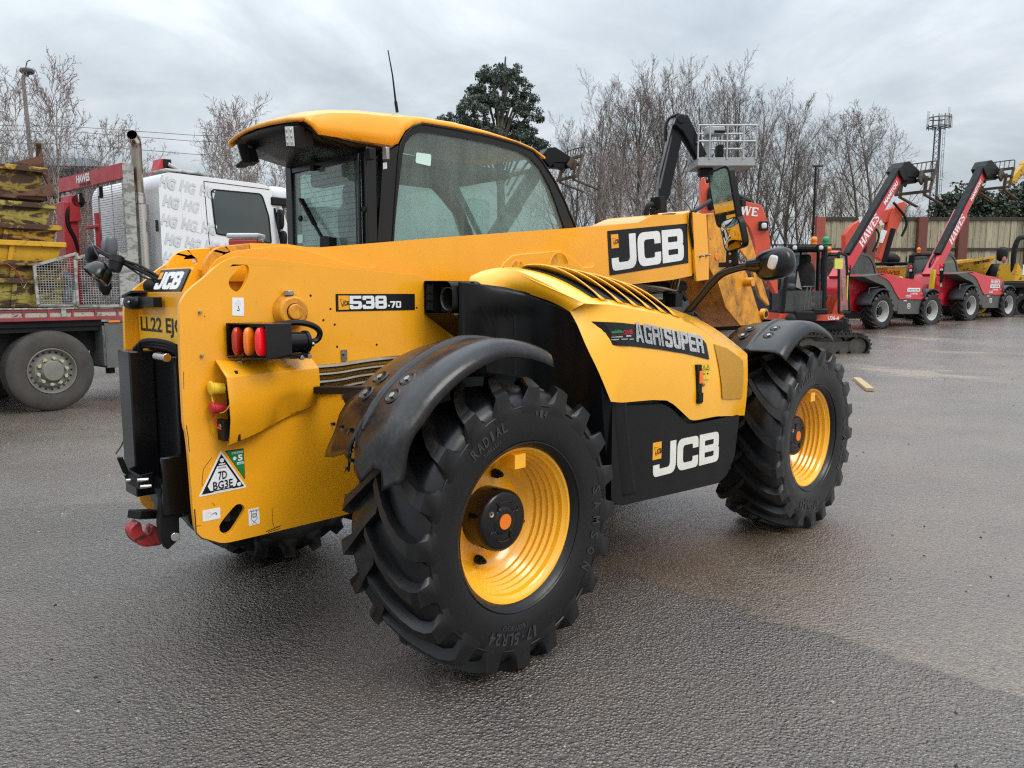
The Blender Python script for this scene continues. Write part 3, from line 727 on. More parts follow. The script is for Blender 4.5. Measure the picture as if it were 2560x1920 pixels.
# boom decal
dq = [(1.768,1.663),(2.687,1.767),(2.657,2.051),(1.737,1.943)]
o = Vector((dq[0][0], -.2015, dq[0][1])); u = Vector((dq[1][0] - dq[0][0], 0, dq[1][1] - dq[0][1])); W_ = u.length; u.normalize(); v = Vector((dq[3][0] - dq[0][0], 0, dq[3][1] - dq[0][1])); H_ = v.length; v = Vector((-u.z, 0, u.x))
m = MB(); n_ = u.cross(v); m.prism(rounded([(0, 0, .008), (W_, 0, .008), (W_, H_, .008), (0, H_, .008)]), None, 0, .0015, frame=(o, u, v, n_))
LH = H_ * .80; LW = (W_ * .945 - .035) / (3 * LH) - .055
jcb(m, o + u * (W_ * .03) + v * (H_ * .09) + n_ * .001, u, v, LH, 1, .0022, LW, .08)
emblem(m, o + u * (W_ * .035) + v * (H_ * .60) + n_ * .0005, u, v, H_ * .27, 2, 0)
m.build('boom_decal', [INK, WHITE, ODEC], boom, smooth=0)
# work lamp, pipes on the boom
a = (2.465,-0.08,2.172)
m = MB(); m.box((a[0], -.08, a[2] + .01), (.06, .085, .09), Matrix.Rotation(R(-6), 3, 'Y')); m.box((a[0] - .02, -.06, a[2] - .06), (.035, .05, .07)); m.tube(smooth_open([(a[0] - .05, -.07, a[2]), (a[0] - .10, -.06, a[2] - .01), (a[0] - .10, -.05, a[2] - .09)], 2), .02, 8)
m.tube(smooth_open([(a[0] + .03, -.1, a[2] - .07), (a[0] + .2, -.1, a[2] - .05), (a[0] + .45, -.15, a[2] - .07)], 2), .01, 6)
m.build('work_lamp', BLKM, boom, bevel=.006)
m = MB()
for k in range(4):
    yk = -.15 + .03 * k; m.tube(smooth_open([(1.9, yk, 1.63), (2.25, yk, 1.60 - .008 * k), (2.5, yk, 1.58 - .01 * k), (2.62, yk, 1.56), (2.66, yk + .02, 1.60), (2.68, yk + .02, 1.66)], 2), .011, 8)
m.m = 1; m.box((2.62, -.12, 1.50), (.09, .11, .10)); m.box((2.5, -.05, 1.47), (.12, .1, .07)); m.cyl((2.7, -.13, 1.56), (2.74, -.16, 1.50), .02, n=10); m.cyl((2.3, -.02, 1.585), (2.9, -.02, 1.60), .045, n=12)
m.build('boom_pipe', [TUBE, BLKM], boom)
# head of the boom: collar, knee and fork head plates
m = MB()
m.prism([(2.69,2.125),(2.869,2.125),(2.927,1.802),(2.935,1.651),(2.763,1.636),(2.739,1.745),(2.713,1.922)], 'Y', -.226, -.205)
m.m = 1
for x, y in [(2.801,1.82),(2.884,1.829)]: m.cyl((x, -.226, y), (x, -.262, y), .008, n=8); m.cyl((x, -.226, y), (x, -.232, y), .016, n=6)
m.build('boom_collar', [YEL, STEEL], boom, bevel=.004)
m = MB(); m.tube(smooth_open([(2.667,-0.22,2.123), (2.671,-0.215,2.035), (2.731,-0.215,1.876), (2.759,-0.215,1.741), (2.756,-0.215,1.72)], 1), .011, 8)
m.tube(smooth_open([(2.699,-0.2,2.127), (2.874,-0.15,2.164), (3.062,-0.1,2.221), (3.209,-0.05,2.266)], 1), .014, 8)
m.tube(smooth_open([(2.761,-0.215,1.716), (2.756,-0.2,1.673), (2.7,-0.17,1.668), (2.645,-0.15,1.682)], 2), .009, 8)
m.build('boom_hose', BLKM, boom)
m = MB(); knee = [(2.937,2.13),(3.001,2.144),(3.066,2.15),(3.138,2.064),(3.272,1.948),(3.39,1.827),(3.555,1.706),(3.837,1.306),(3.57,1.272),(3.529,1.261),(3.235,1.439),(3.107,1.634),(3.037,1.682),(2.983,1.732),(2.952,1.957)]
m.prism(knee, 'Y', -.20, .12)
kp = [(3.555,1.698),(3.534,1.633),(3.391,1.673)]
for x, z in [(3.522,1.638)]: m.cyl((x, -.19, z), (x, -.275, z), .036, n=18)
for x, z in [(3.843,1.377)]: m.cyl((x, -.19, z), (x, -.23, z), .045, n=18); m.m = 1; m.cyl((x, -.23, z), (x, -.236, z), .026, n=14); m.m = 0
m.m = 2
for x, z in [(3.076,1.825)]: m.cyl((x, -.199, z), (x, -.206, z), .028, n=18)
knee_o = m.build('boom_knee', [YELD, DARK, ORANGE], boom, bevel=.006)
# oval opening in the underside of the knee
k0, k1 = [Vector(p) for p in ((3.306,-0.04,1.384), (3.524,-0.04,1.321))]
m = MB(); farp = [(4.103,2.116),(4.154,2.127),(4.305,1.925),(4.473,1.65),(4.626,1.446),(4.604,1.431),(4.434,1.519),(4.218,1.821),(4.012,1.948)]
m.prism(farp, 'Y', .135, .16); m.build('fork_head_plate', YELD, boom, bevel=.005)

# --- wheels --------------------------------------------------------------
NL = 20
def tyre_mb(flat=True):
    m = MB()
    prof = [(.325, .185), (.335, .205), (.365, .222), (.42, .232), (.475, .234), (.515, .230), (.547, .210), (.566, .176), (.574, .11), (.576, 0)]
    prof = prof + [(r, -y) for r, y in reversed(prof[:-1])]
    # carcass with axis -Y (outside of a right-hand wheel)
    m.lathe(prof, (0, 0, 0), (0, -1, 0), 80)
    m.lathe([(.347, .2175), (.351, .2215), (.355, .2205)], (0, 0, 0), (0, -1, 0), 72); m.lathe([(.500, .2345), (.504, .2375), (.508, .2335)], (0, 0, 0), (0, -1, 0), 72)
    secs = [(-.030, .572, 1, 0, .040, .023, 0.0), (.0, .572, 1, 0, .043, .026, .10), (.06, .572, 1, 0, .044, .026, .33), (.12, .569, 1, 0, .044, .028, .58), (.17, .563, 1, 0, .044, .031, .80), (.205, .551, 1, .06, .044, .037, .95),
            (.228, .536, .93, .16, .047, .046, 1.0), (.2335, .516, .10, .62, .0125, .062, 1.02), (.2345, .494, .02, .6, .006, .074, 1.02), (.2345, .476, 0, .3, .001, .080, 1.02)]
    D = .36
    for side in (1, -1):
        for k in range(NL):
            th0 = R(14.4 + 360 / NL * k) + (R(180 / NL) if side < 0 else 0)
            V = []
            for (y, r, nr, ny, h, w, t) in secs:
                th = th0 - D * (1 - t) + (D * .12 * math.sin(t * math.pi))
                for wf, hf in ((-1.2, -.012), (-.74, h), (.74, h), (1.2, -.012)):
                    hn = hf if hf > 0 else hf
                    rr = r + (nr * hn if hf > 0 else hn * .5 * nr); yy = y + (ny * hn if hf > 0 else -.006 * (1 if y > .2 else 0))
                    a = th + wf * w / .60
                    V.append((rr * math.cos(a), -side * yy, rr * math.sin(a)))
            n = len(secs); F = []; o = len(m.v)
            for i in range(n - 1):
                b = i * 4
                m_top = 1 if i < 5 else 0
                m.f.append([o + b + 1, o + b + 5, o + b + 6, o + b + 2]); m.mi.append(m_top); m.flat.append(0)
                for j in (0, 2): m.f.append([o + b + j, o + b + 4 + j, o + b + 5 + j, o + b + 1 + j]); m.mi.append(0); m.flat.append(0)
            m.f.append([o, o + 1, o + 2, o + 3]); m.mi.append(0); m.flat.append(0)
            m.v += V
    if flat:
        m.v = [(x, y * (1 + .10 * max(0, (-.50 - z)) / .1), max(z, -.5985)) for x, y, z in m.v]
    return m
def arc_text(m, text, r, th, h, y, sp=.82, bold=.02, mi=2):
    """raised lettering round the sidewall, reading clockwise as seen from outside"""
    n = len(text); st = h * sp / r
    for i, ch in enumerate(text):
        if ch == ' ': continue
        a = th - (i - (n - 1) / 2) * st
        words(m, ch, (r * math.cos(a), y, r * math.sin(a)), (math.sin(a), 0, -math.cos(a)), (math.cos(a), 0, math.sin(a)), h * (.30 if ch in 'I1.' else .62), h if ch != '.' else h * .22, bold, mi, .0025)
RUBT = plain('raised_rubber', (.034, .035, .038), .4, var=.2)
rim_prof = [(.318, .205), (.332, .200), (.336, .192), (.330, .184), (.316, .180), (.310, .168), (.300, .160), (.296, .140), (.285, .128), (.288, .112), (.276, .100), (.279, .084), (.267, .072), (.270, .056), (.258, .044), (.260, .028), (.246, .016), (.236, .004), (.222, -.012), (.205, -.022), (.150, -.018), (.10, -.018)]
rim_prof = rim_prof[2:]
def make_wheel():
    root = bpy.data.objects.new('wheel', None); COL.objects.link(root); root.parent = hero
    m = tyre_mb(); yy = -.2335; m.m = 2
    arc_text(m, 'RADIAL', .452, R(118), .044, yy); arc_text(m, 'SAMSON', .452, R(-12), .052, yy, 1.35); arc_text(m, '17.5LR24', .455, R(-100), .050, yy, .72, .03); arc_text(m, 'R-4', .47, R(80), .03, yy); arc_text(m, '(460/70R24)', .41, R(-99), .022, yy + .003, .62)
    arc_text(m, 'TUBELESS', .405, R(118), .016, yy + .004)
    m.build('tyre', [RUB, RUBW, RUBT], root, smooth=40)
    m = MB(); m.lathe(list(reversed(rim_prof)), (0, 0, 0), (0, -1, 0), 72); m.lathe([(.336, .192), (.333, .15), (.30, -.16), (.31, -.19)], (0, 0, 0), (0, -1, 0), 48)
    m.box((0.0, -.150, .272), (.062, .09, .058), Matrix.Rotation(R(0), 3, 'Y'))
    m.m = 1
    for k in (0, 2, 4, 6):
        a = R(90 - 16 + 45 * k); x, z = .187 * math.cos(a), .187 * math.sin(a)
        m.cyl((x, .012, z), (x, -.010, z), .020, n=14); m.cyl((x, -.010, z), (x, -.030, z), .014, n=6); m.cyl((x, -.030, z), (x, -.040, z), .008, n=8)
    m.build('rim', [YEL2, BLKM], root, smooth=30)
    m = MB(); m.lathe([(.10, -.02), (.132, -.02), (.134, .076), (.132, .088), (.124, .098), (.114, .102), (.062, .100), (.056, .104), (.045, .106), (0, .106)], (0, 0, 0), (0, -1, 0), 40)
    for k in range(4):
        a = R(28 + 90 * k); p = [Vector((r * math.cos(a + b), -.1025, r * math.sin(a + b))) for r, b in ((.048, .0), (.066, .12), (.078, -.1), (.098, 0))]; m.tube(smooth_open(p, 2), .0035, 6)
    for s in (0, 1): m.tube([Vector((.085 * math.cos(a), -.1025, .085 * math.sin(a))) for a in [R(60 + 180 * s + 8 * j) for j in range(7)]], .003, 6)
    m.m = 1; m.cyl((0, -.1055, 0), (0, -.110, 0), .033, n=24); m.m = 2; m.lathe([(.005, .1035), (.012, .1055), (.014, .100)], (-.075, 0, .045), (0, -1, 0), 14)
    m.build('hub_cap', [BLKG, ORANGE, CHROME], root, bevel=.0)
    return root
w0 = make_wheel(); w0.location = (0, -.94, .6)
for x, y, rz, sp in ((2.75, -.94, 0, 5.0), (0, .94, 180, 0), (2.75, .94, 180, 0)):
    w = copy_tree(w0, hero); w.location = (x, y, .6); w.rotation_euler = (0, 0, R(rz))
bpy.data.objects['wheel.001'].rotation_euler = (0, 0, 0)
m = MB()
for x in (0, 2.75): m.box((x, 0, .6), (.26, 1.3, .24)); m.cyl((x, -.80, .6), (x, .80, .6), .10, n=16); m.blob((x, 0, .6), (.5, .4, .42), 16, 10)
m.build('axle', BLKM, hero, bevel=.02)

# --- mudguards -----------------------------------------------------------
def mudguard(cx, side, a0, a1, torn=False):
    prof = [(.655, .712), (.69, .742), (.76, .760), (.86, .776), (.900, .782), (.910, .792), (.920, .794), (.930, .792), (.940, .783), (1.00, .786), (1.06, .788), (1.105, .784), (1.135, .768), (1.152, .744), (1.162, .716)]
    rows = []; N = 44
    for i in range(N + 1):
        f = i / N; row = []
        for j, (y, r) in enumerate(prof):
            end = a1
            if torn:
                w = j / (len(prof) - 1)
                end = a1 - 4.0 * (1 - w) + 2.2 * math.sin(w * 23) * (w < .9) + 1.2 * math.sin(w * 61)
                if .38 < w < .56: end -= 5.0
            st = a0 - (4.5 if j > 10 else 0) * (1 - abs(j - 12) / 4 if j < 12 else .6)
            a = st + (end - st) * f
            dip = max(0, 100 - a) * .0019 + (max(0, a - 140) * .0032 * (1 - .4 * j / 14))
            rr = r - dip + (.012 * math.sin(a * .35 + y * 7) * max(0, (a - 128)) / 28 if torn else 0)
            row.append((cx + rr * math.cos(R(a)), side * y, .6 + rr * math.sin(R(a))))
        rows.append(row)
    m = MB(); m.grid(rows)
    o = m.build('mudguard', FEND, hero, solid=.007, smooth=28)
    for a in ((126, 132.5) if cx < 1 else (112, 119)):
        for y in (.82, 1.0):
            r = .776 if y < .9 else .785; m = MB()
            c = Vector((cx + r * math.cos(R(a)), side * y, .6 + r * math.sin(R(a)))); n = Vector((math.cos(R(a)), 0, math.sin(R(a))))
            m.lathe([(.036, .002), (.030, .0055), (.024, .002), (.012, -.002)], c, n, 24); m.m = 1; m.cyl(c - n * .003, c + n * .008, .013, n=6)
            m.build('mudguard_bolt', [FEND, STEEL], o, smooth=50)
    if torn:
        random.seed(4)   # cable ties lacing a split
        for a, y in ((144.0, .74), (144.2, .80), (144.4, .865), (143.8, .945), (146.5, .92), (146.4, .955), (149, .905), (149.2, .94), (151.6, .90), (152.4, .925), (154.8, .91)):
            r = .775 - max(0, a - 140) * .0025; c = Vector((cx + r * math.cos(R(a)), side * y, .6 + r * math.sin(R(a)))); n = Vector((math.cos(R(a)), 0, math.sin(R(a))))
            m = MB(); m.box(c + n * .006, (.014, .012, .012)); q2 = c + n * .01; m.bar(q2, q2 + Vector((random.uniform(-.02, .02), random.uniform(-.02, .02), -.018)), .005, .003)
            m.build('cable_tie', BLKG, o)
    return o
mudguard(0, -1, 78, 156, True); mudguard(2.75, -1, 73, 131); mudguard(0, 1, 78, 150); mudguard(2.75, 1, 73, 131)
for s in (-1, 1):
    for x, a in ((0, 128), (2.75, 116), (2.75, 84)):
        m = MB(); c = Vector((x + .74 * math.cos(R(a)), s * .90, .6 + .74 * math.sin(R(a)))); m.bar(Vector((c.x, s * .30, c.z - .05)), c, .07, .03); m.cyl((c.x, s * .62, c.z - .06), (c.x, s * .74, c.z - .035), .045, n=12)
        m.build('mudguard_bracket', BLKM, hero, bevel=.004)
# --- cab -----------------------------------------------------------------
cab = MB()
YC = .25
arch = [(0.398,1.834),(0.424,2.082),(0.448,2.304),(0.463,2.37),(0.498,2.43),(0.552,2.476),(0.619,2.501),(0.84,2.507),(1.126,2.505),(1.377,2.49),(1.531,2.465),(1.624,2.403),(1.733,2.305),(1.838,2.18),(1.959,2.002)]
clear = [(0.405,1.849),(0.445,2.12),(0.478,2.317),(0.498,2.379),(0.539,2.426),(0.6,2.452),(0.674,2.462),(0.919,2.467),(1.198,2.462),(1.392,2.448),(1.502,2.421),(1.591,2.367),(1.691,2.256),(1.769,2.129),(1.841,1.995)]
za = 1.45
lowx0, lowx1 = arch[0][0], arch[-1][0]
outer = [(lowx0 - .10, za)] + [(p[0] - (.10 if i < 3 else 0), p[1]) for i, p in enumerate(arch[:3])] + arch[3:] + [(lowx1 + .10, za)]
inner = [(clear[0][0], za + .08)] + clear + [(clear[-1][0] + .06, za + .08)]
def side_frame(y0, y1, name='cab_frame'):
    m = MB(); m.prism(rounded([(*p, .02) for p in outer]), 'Y', y0, y1, [inner]); return m.build(name, BLKG, hero, bevel=.004)
frameR = side_frame(.252, .30)
m = MB(); m.prism(inner, 'Y', .262, .268); m.build('side_window', GLASS, frameR)
m = MB(); seal = [(x, .2505, z) for x, z in arch]; m.tube(seal, .007, 6); m.build('window_seal', BLKM, frameR)
m = MB(); lp = [(0.573,2.284),(0.682,2.277),(0.689,2.344),(0.58,2.342)]; m.prism(rounded([(*p, .012) for p in lp]), 'Y', .2605, .2612); m.build('window_sticker', plain('pale_green_sticker', (.50, .72, .66), .4, var=.05), frameR, smooth=0)
# left side: slim door frame with a curved rear post
m = MB(); m.prism(rounded([(.24, 1.0), (.24, 2.30), (.42, 2.42, .08), (1.2, 2.44, .08), (1.58, 2.30, .1), (1.95, 1.5), (1.9, 1.0)]), 'Y', 1.06, 1.12, [rounded([(.30, 1.05), (.30, 2.28, .05), (1.18, 2.36, .08), (1.52, 2.26, .08), (1.86, 1.5), (1.82, 1.05)])])
frameL = m.build('cab_frame', BLKG, hero, bevel=.004)
bp = [(1.154,2.377),(1.349,2.345),(1.489,2.244),(1.635,2.109),(1.735,1.965)]
m = MB(); bpts = smooth_open([(bp[0][0] - .25, 1.09, bp[0][1] + .03)] + [(x, 1.09, z) for x, z in bp] + [(bp[-1][0] + .12, 1.09, 1.3)], 2)
m.tube(bpts, .035, 8); bq = [(1.58,2.331),(2.094,2.451),(2.44,2.54)]; m.tube(smooth_open([(bq[0][0], 1.085, bq[0][1])] + [(x, 1.085, z) for x, z in bq[1:]], 1), .02, 6); m.tube([(bq[0][0], 1.085, bq[0][1]), (bq[0][0] + .35, 1.085, bq[0][1] - .5)], .02, 6)
m.build('door_post', BLKM, frameL)
m = MB(); m.box2((.30, 1.085, 1.05), (1.85, 1.091, 2.36)); m.build('door_window', glass_mat('door_glass', (.88, .96, .93), (.70, .84, .80), .45), frameL)
# rear face
m = MB(); m.box2((.235, .252, 1.45), (.30, .305, 2.33)); m.box2((.235, 1.05, 1.45), (.30, 1.12, 2.33)); m.box2((.24, .305, 2.27), (.30, 1.05, 2.34)); m.box2((.24, .305, 1.45), (.30, 1.05, 1.72))
m.bar((.222, .305, 1.7), (.222, .305, 2.3), .016, .016); m.bar((.218, .330, 1.8), (.218, .330, 2.28), .010, .010)
frameB = m.build('cab_frame', BLKG, hero, bevel=.006)
m = MB(); m.box2((.250, .30, 1.70), (.256, 1.055, 2.30)); m.build('rear_window', GLASSR, frameB)
m = MB()
for k in range(15):
    z = 1.80 + .031 * k; m.box2((.2495, .36, z), (.2499, .99, z + .0014))
m.build('heater_line', plain('brown_heater_wire', (.05, .055, .05), .5), frameB, smooth=0)
for p in ((0.245,0.279,2.001), (0.245,0.949,1.998)):
    m = MB(); m.cyl((.24, p[1], p[2]), (.225, p[1], p[2]), .018, n=14); m.build('window_catch', BLKM, frameB, bevel=.003)
p = (0.23,0.21,2.282); m = MB(); m.box((.228, p[1], p[2]), (.03, .05, .06)); m.build('window_hinge', BLKM, frameB, bevel=.003)
p = (0.22,0.769,2.273); m = MB(); m.box((.225, p[1], p[2]), (.03, .04, .03)); m.build('window_hinge', BLKM, frameB, bevel=.003)
m = MB(); a, b, c = (0.215,0.565,1.831), (0.215,0.672,1.86), (0.225,0.938,2.112)
m.box((a[0], (a[1] + b[1]) / 2, a[2] + .01), (.05, .10, .05)); m.cyl((.25, b[1] - .02, b[2] - .005), (.20, b[1] - .02, b[2] - .005), .022, n=12)
m.bar(b, c, .016, .014); d = Vector(b).lerp(Vector(c), .35); m.bar(d, Vector(c) + Vector((.01, 0, 0)), .030, .012); m.bar(Vector(b).lerp(Vector(c), .5) + Vector((.012, .01, -.01)), Vector(c) + Vector((.015, -.002, -.01)), .012, .02)
m.build('wiper', BLKM, frameB, bevel=.002)
m = MB(); p = (0.249,0.989,1.879); m.prism(rounded([(p[1] - .03, p[2] - .025, .006), (p[1] + .03, p[2] - .025, .006), (p[1] + .03, p[2] + .025, .006), (p[1] - .03, p[2] + .025, .006)]), 'X', .2482, .2488); m.build('window_sticker', MATS['pale_green_sticker'], frameB, smooth=0)
m = MB(); p = (0.22,0.055,2.266); m.box((.222, p[1], p[2]), (.02, .035, .06)); m.m = 1; p = (0.222,0.074,2.207); m.box((.228, p[1], p[2]), (.004, .032, .032))
m.build('window_hinge', [STEEL, WHITE2], frameB, bevel=.002)
# windscreen, floor, bulkhead and interior
m = MB(); rows = []
for i in range(9):
    f = i / 8; x = lowx1 + .02 - .52 * f ** 1.35 + .02; z = 1.5 + .86 * f; rows.append([(x + .05 * math.sin(math.pi * k / 8), .30 + .76 * k / 8, z) for k in range(9)])
m.grid(rows); m.build('windscreen', glass_mat('windscreen_glass', (.88, .96, .93), (.70, .84, .80), .42), hero, smooth=60)
m = MB(); m.box2((.30, .31, .95), (2.0, 1.10, 1.02)); m.box2((.30, .31, 1.0), (.36, 1.05, 1.66)); m.box2((.36, .302, 1.0), (1.9, .33, 1.52)); m.box2((1.62, .34, 1.0), (1.95, 1.05, 1.60)); m.box2((.36, .34, 1.0), (.9, .48, 1.66))
m.build('cab_interior', DGREY, hero, bevel=.02)
m = MB(); m.blob((.78, .74, 1.50), (.46, .48, .16), 16, 8, None, None, 4); m.blob((.56, .74, 1.82), (.14, .46, .62), 16, 10, Matrix.Rotation(R(-10), 3, 'Y'), None, 3.5); m.blob((.50, .74, 2.14), (.10, .26, .17), 14, 8, None, None, 3)
m.build('seat', plain('seat_fabric', (.022, .023, .025), .8, var=.3), hero)
m = MB(); m.tube([(1.42 + .17 * math.cos(a) * .45, .74 + .19 * math.sin(a), 1.80 + .17 * math.cos(a) * .85) for a in [2 * math.pi * k / 24 for k in range(24)]], .015, 8, None, False, True); m.cyl((1.42, .74, 1.8), (1.62, .74, 1.45), .04, n=10)
m.build('steering_wheel', BLKM, hero)
m = MB(); m.box2((.33, .33, 2.28), (1.40, 1.05, 2.34)); m.box2((.36, .30, 2.20), (.46, 1.05, 2.29)); m.build('headlining', plain('grey_headlining', (.16, .165, .16), .8), hero, bevel=.02)
# roof
st = [(p[0], p[1]) for p in [(0.444,2.354),(0.459,2.397),(0.493,2.445),(0.553,2.487),(0.616,2.509),(0.84,2.516),(1.126,2.515),(1.377,2.501),(1.531,2.476)]]
topz = [(-.12,2.43),(-.09, 2.452), (-.04, 2.480), (.03, 2.497), (.2, 2.522), (.5, 2.545), (.85, 2.556), (1.2, 2.538), (1.5, 2.500), (1.64, 2.455)]
skz = [(-.12, 2.405),(-.09, 2.39), (-.045, 2.352), (.2, 2.352)] + [(st[0][0] - .01, st[0][1])] + st[1:] + [(1.64, 2.43)]
def interp(t, x):
    if x <= t[0][0]: return t[0][1]
    for a, b in zip(t, t[1:]):
        if x <= b[0]: return a[1] + (b[1] - a[1]) * (x - a[0]) / max(1e-9, b[0] - a[0])
    return t[-1][1]
xs = sorted(set([-.12, -.09, -.065, -.045, -.02, .03, .1, .2, .3, .4] + [p[0] for p in st] + [.65, .75, .95, 1.1, 1.3, 1.45, 1.58, 1.64]))
rows = []
for x in xs:
    zt, zk = interp(topz, x), interp(skz, x); zk = min(zk, zt - .012); h = zt - zk
    half = [(.246, zk), (.246, zk + h * .35), (.250, zt - min(.055, h * .42)), (.262, zt - min(.026, h * .2)), (.30, zt - .004), (.40, zt + .006), (.55, zt + .012), (.69, zt + .014)]
    prof = half + [(1.38 - y - .01, z) for y, z in reversed(half[:-1])]
    bow = .05 * (1 - min(1, max(0, (x + .12) / .12)))
    rows.append([(x - bow * (1 - ((y - .685) / .44) ** 2) * 1.0 if x < .0 else x, y, z) for y, z in prof])
m = MB(); m.grid(rows)
roof = m.build('roof', YEL, hero, solid=.02, smooth=26)
# black underside of the rear overhang
m = MB(); lip = [(-.135, .33, 2.405), (-.155, .5, 2.412), (-.165, .69, 2.415), (-.155, .9, 2.412), (-.12, 1.06, 2.405)]
m.grid([[(x + .02, y, z + .01) for x, y, z in lip], [(x + .06, y, 2.385) for x, y, z in lip], [(.02, y, 2.35) for x, y, z in lip], [(.24, y, 2.312) for x, y, z in lip], [(.32, y, 2.312) for x, y, z in lip]])
m.grid([[(-.09, .268, 2.385), (-.09, .33, 2.39)], [(-.04, .268, 2.36), (-.02, .33, 2.365)], [(.24, .268, 2.34), (.24, .33, 2.312)], [(.36, .268, 2.34), (.36, .33, 2.312)]])
m.grid([[(-.09, 1.06, 2.39), (-.09, 1.105, 2.385)], [(-.02, 1.06, 2.365), (-.02, 1.105, 2.36)], [(.24, 1.06, 2.312), (.24, 1.105, 2.34)], [(.36, 1.06, 2.312), (.36, 1.105, 2.34)]])
m.build('roof_underside', BLK, roof, solid=.01, smooth=30)
for (lx, ly) in ((432, 285), (116, 395)):
    p = (-0.16,0.346,2.339) if lx == 432 else (-0.16,0.947,2.32)
    M = Matrix.Rotation(R(8 if lx == 432 else -14), 3, 'X') @ Matrix.Rotation(R(-8), 3, 'Y')
    m = MB(); m.box((p[0] + .035, p[1], p[2]), (.06, .088, .108), M); m.box((p[0] + .085, p[1], p[2]), (.06, .07, .08), M)
    m.m = 1; m.box((p[0] + .002, p[1], p[2]), (.010, .076, .094), M)
    for i in range(3):
        for j in range(2): m.m = 2; m.cyl(Vector(p) + M @ Vector((.0, -.022 + .044 * j, -.03 + .03 * i)), Vector(p) + M @ Vector((-.006, -.022 + .044 * j, -.03 + .03 * i)), .010, n=10)
    m.build('work_lamp', [BLKM, LCLR, CHROME], roof, bevel=.004)
a, b = (0.593,0.45,2.592), (0.535,0.45,2.926)
m = MB(); a, b = Vector(a), Vector(b); m.cyl(a, a.lerp(b, .18), .009, n=8); m.tube([a.lerp(b, .18), a.lerp(b, .6) + Vector((.006, 0, .0)), b], [.006, .0045, .003], 6); m.build('aerial', BLKM, roof)

# --- bonnet (engine pod on the right) ------------------------------------
def lerp3(a, b, f): return Vector(a).lerp(Vector(b), f)
A_ = [(.37, -.42, 1.612), (.385, -.46, 1.60), (.43, -.51, 1.592), (.50, -.55, 1.573), (.565, -.63, 1.55), (.595, -.78, 1.508), (.585, -.89, 1.465), (.565, -.955, 1.405), (.560, -1.01, 1.31), (.595, -1.055, 1.20), (.665, -1.08, 1.045)]
R_ = [(.40, -.40, 1.64), (.45, -.43, 1.665), (.515, -.50, 1.684), (.535, -.60, 1.66), (.555, -.73, 1.61), (.575, -.87, 1.548), (.585, -.98, 1.505), (.61, -1.015, 1.485), (.68, -1.03, 1.44), (.80, -1.052, 1.34), (.86, -1.062, 1.25)]
bot = [(.665, -1.08, 1.045), (.75, -1.08, 1.032), (1.0, -1.08, 1.02), (1.13, -1.08, 1.005), (1.2, -1.08, .975), (1.36, -1.08, .875), (1.42, -1.08, .868), (1.62, -1.08, .866), (1.66, -1.078, .862), (1.85, -1.058, .84), (2.03, -1.035, .82)]
ridge = [(.60, -1.0, 1.502), (.74, -1.03, 1.497), (.9, -1.038, 1.473), (1.08, -1.04, 1.45), (1.25, -1.04, 1.42), (1.42, -1.04, 1.385), (1.56, -1.04, 1.335), (1.64, -1.04, 1.295), (1.74, -1.038, 1.270), (1.9, -1.034, 1.232), (2.065, -1.02, 1.19)]
N = 60
bandA = resample(smooth_open(A_, 2), N); bandR = resample(smooth_open(R_[:7], 2), N)
rB = resample(smooth_open(bot, 0), N); rR = resample(smooth_open(ridge, 1), N)
m = MB()
# rear band: from the wheel-arch edge up to the ridge, then the flank
K = [i for i in range(N)]
mid = []
# the band widens as it runs down to the flank
arch_top = resample(smooth_open(A_[:7], 2), 26); ridge_top = resample(smooth_open(R_[:7], 2), 26)
rows = []
for j in range(4):
    f = j / 3; rows.append([lerp3(a, b, f) + Vector((-.012 * math.sin(f * math.pi), -.006 * math.sin(f * math.pi), 0)) for a, b in zip(arch_top, ridge_top)])
m.grid(rows)
# flank: columns from the arch edge / bottom edge up to the ridge
arch_dn = resample(smooth_open(A_[6:], 2), 14); low = arch_dn[:-1] + resample(bot, 46)
ridge_all = [Vector((.588 + .004 * k, -.985 - .0012 * k, 1.505 - .0003 * k)) for k in range(13)] + resample(smooth_open(ridge, 1), 46)
ridge_all = resample(smooth_open([R_[6]] + ridge, 1), len(low))
rows = []
for j in range(13):
    f = j / 12; row = []
    for i, (a, b) in enumerate(zip(low, ridge_all)):
        q2 = a.lerp(b, f)
        # nearly upright lower face that leans in only near the ridge
        by = a.y + (b.y - a.y) * f ** 2.2
        row.append((q2.x, by - .006 * math.sin(f * math.pi), q2.z))
    rows.append(row)
m.grid(rows)
# top: from the ridge to the inner edge beside the boom
inn = [(.515, -.50, 1.684), (.74, -.49, 1.683), (.9, -.49, 1.668), (1.10, -.50, 1.643), (1.25, -.51, 1.618), (1.40, -.52, 1.588), (1.6, -.535, 1.54), (1.8, -.56, 1.49), (2.0, -.585, 1.435), (2.04, -.60, 1.425)]
inner_e = resample(smooth_open(inn, 1), 50); rdg = resample(smooth_open([R_[6]] + ridge, 1), 50)
rows = []
for j in range(9):
    f = j / 8; rows.append([a.lerp(b, f) + Vector((0, 0, .035 * math.sin(f * math.pi) * (1 - .3 * i / 49) * (1 if i > 2 else i / 3))) for i, (a, b) in enumerate(zip(rdg, inner_e))])
top_rows = rows
m.grid(rows)
# front face and inner wall
front = [rows[j][-1] for j in range(9)]
m.grid([front, [(p[0] + .01, p[1], max(.82, p[2] - .12)) for p in front], [(2.03, p[1], .82) for p in front]])
m.grid([[tuple(p) for p in inner_e], [(p.x, p.y + .02, 1.0) for p in inner_e]])
bonnet = m.build('bonnet', YEL2, hero, bevel=.022, seg=3, smooth=32)
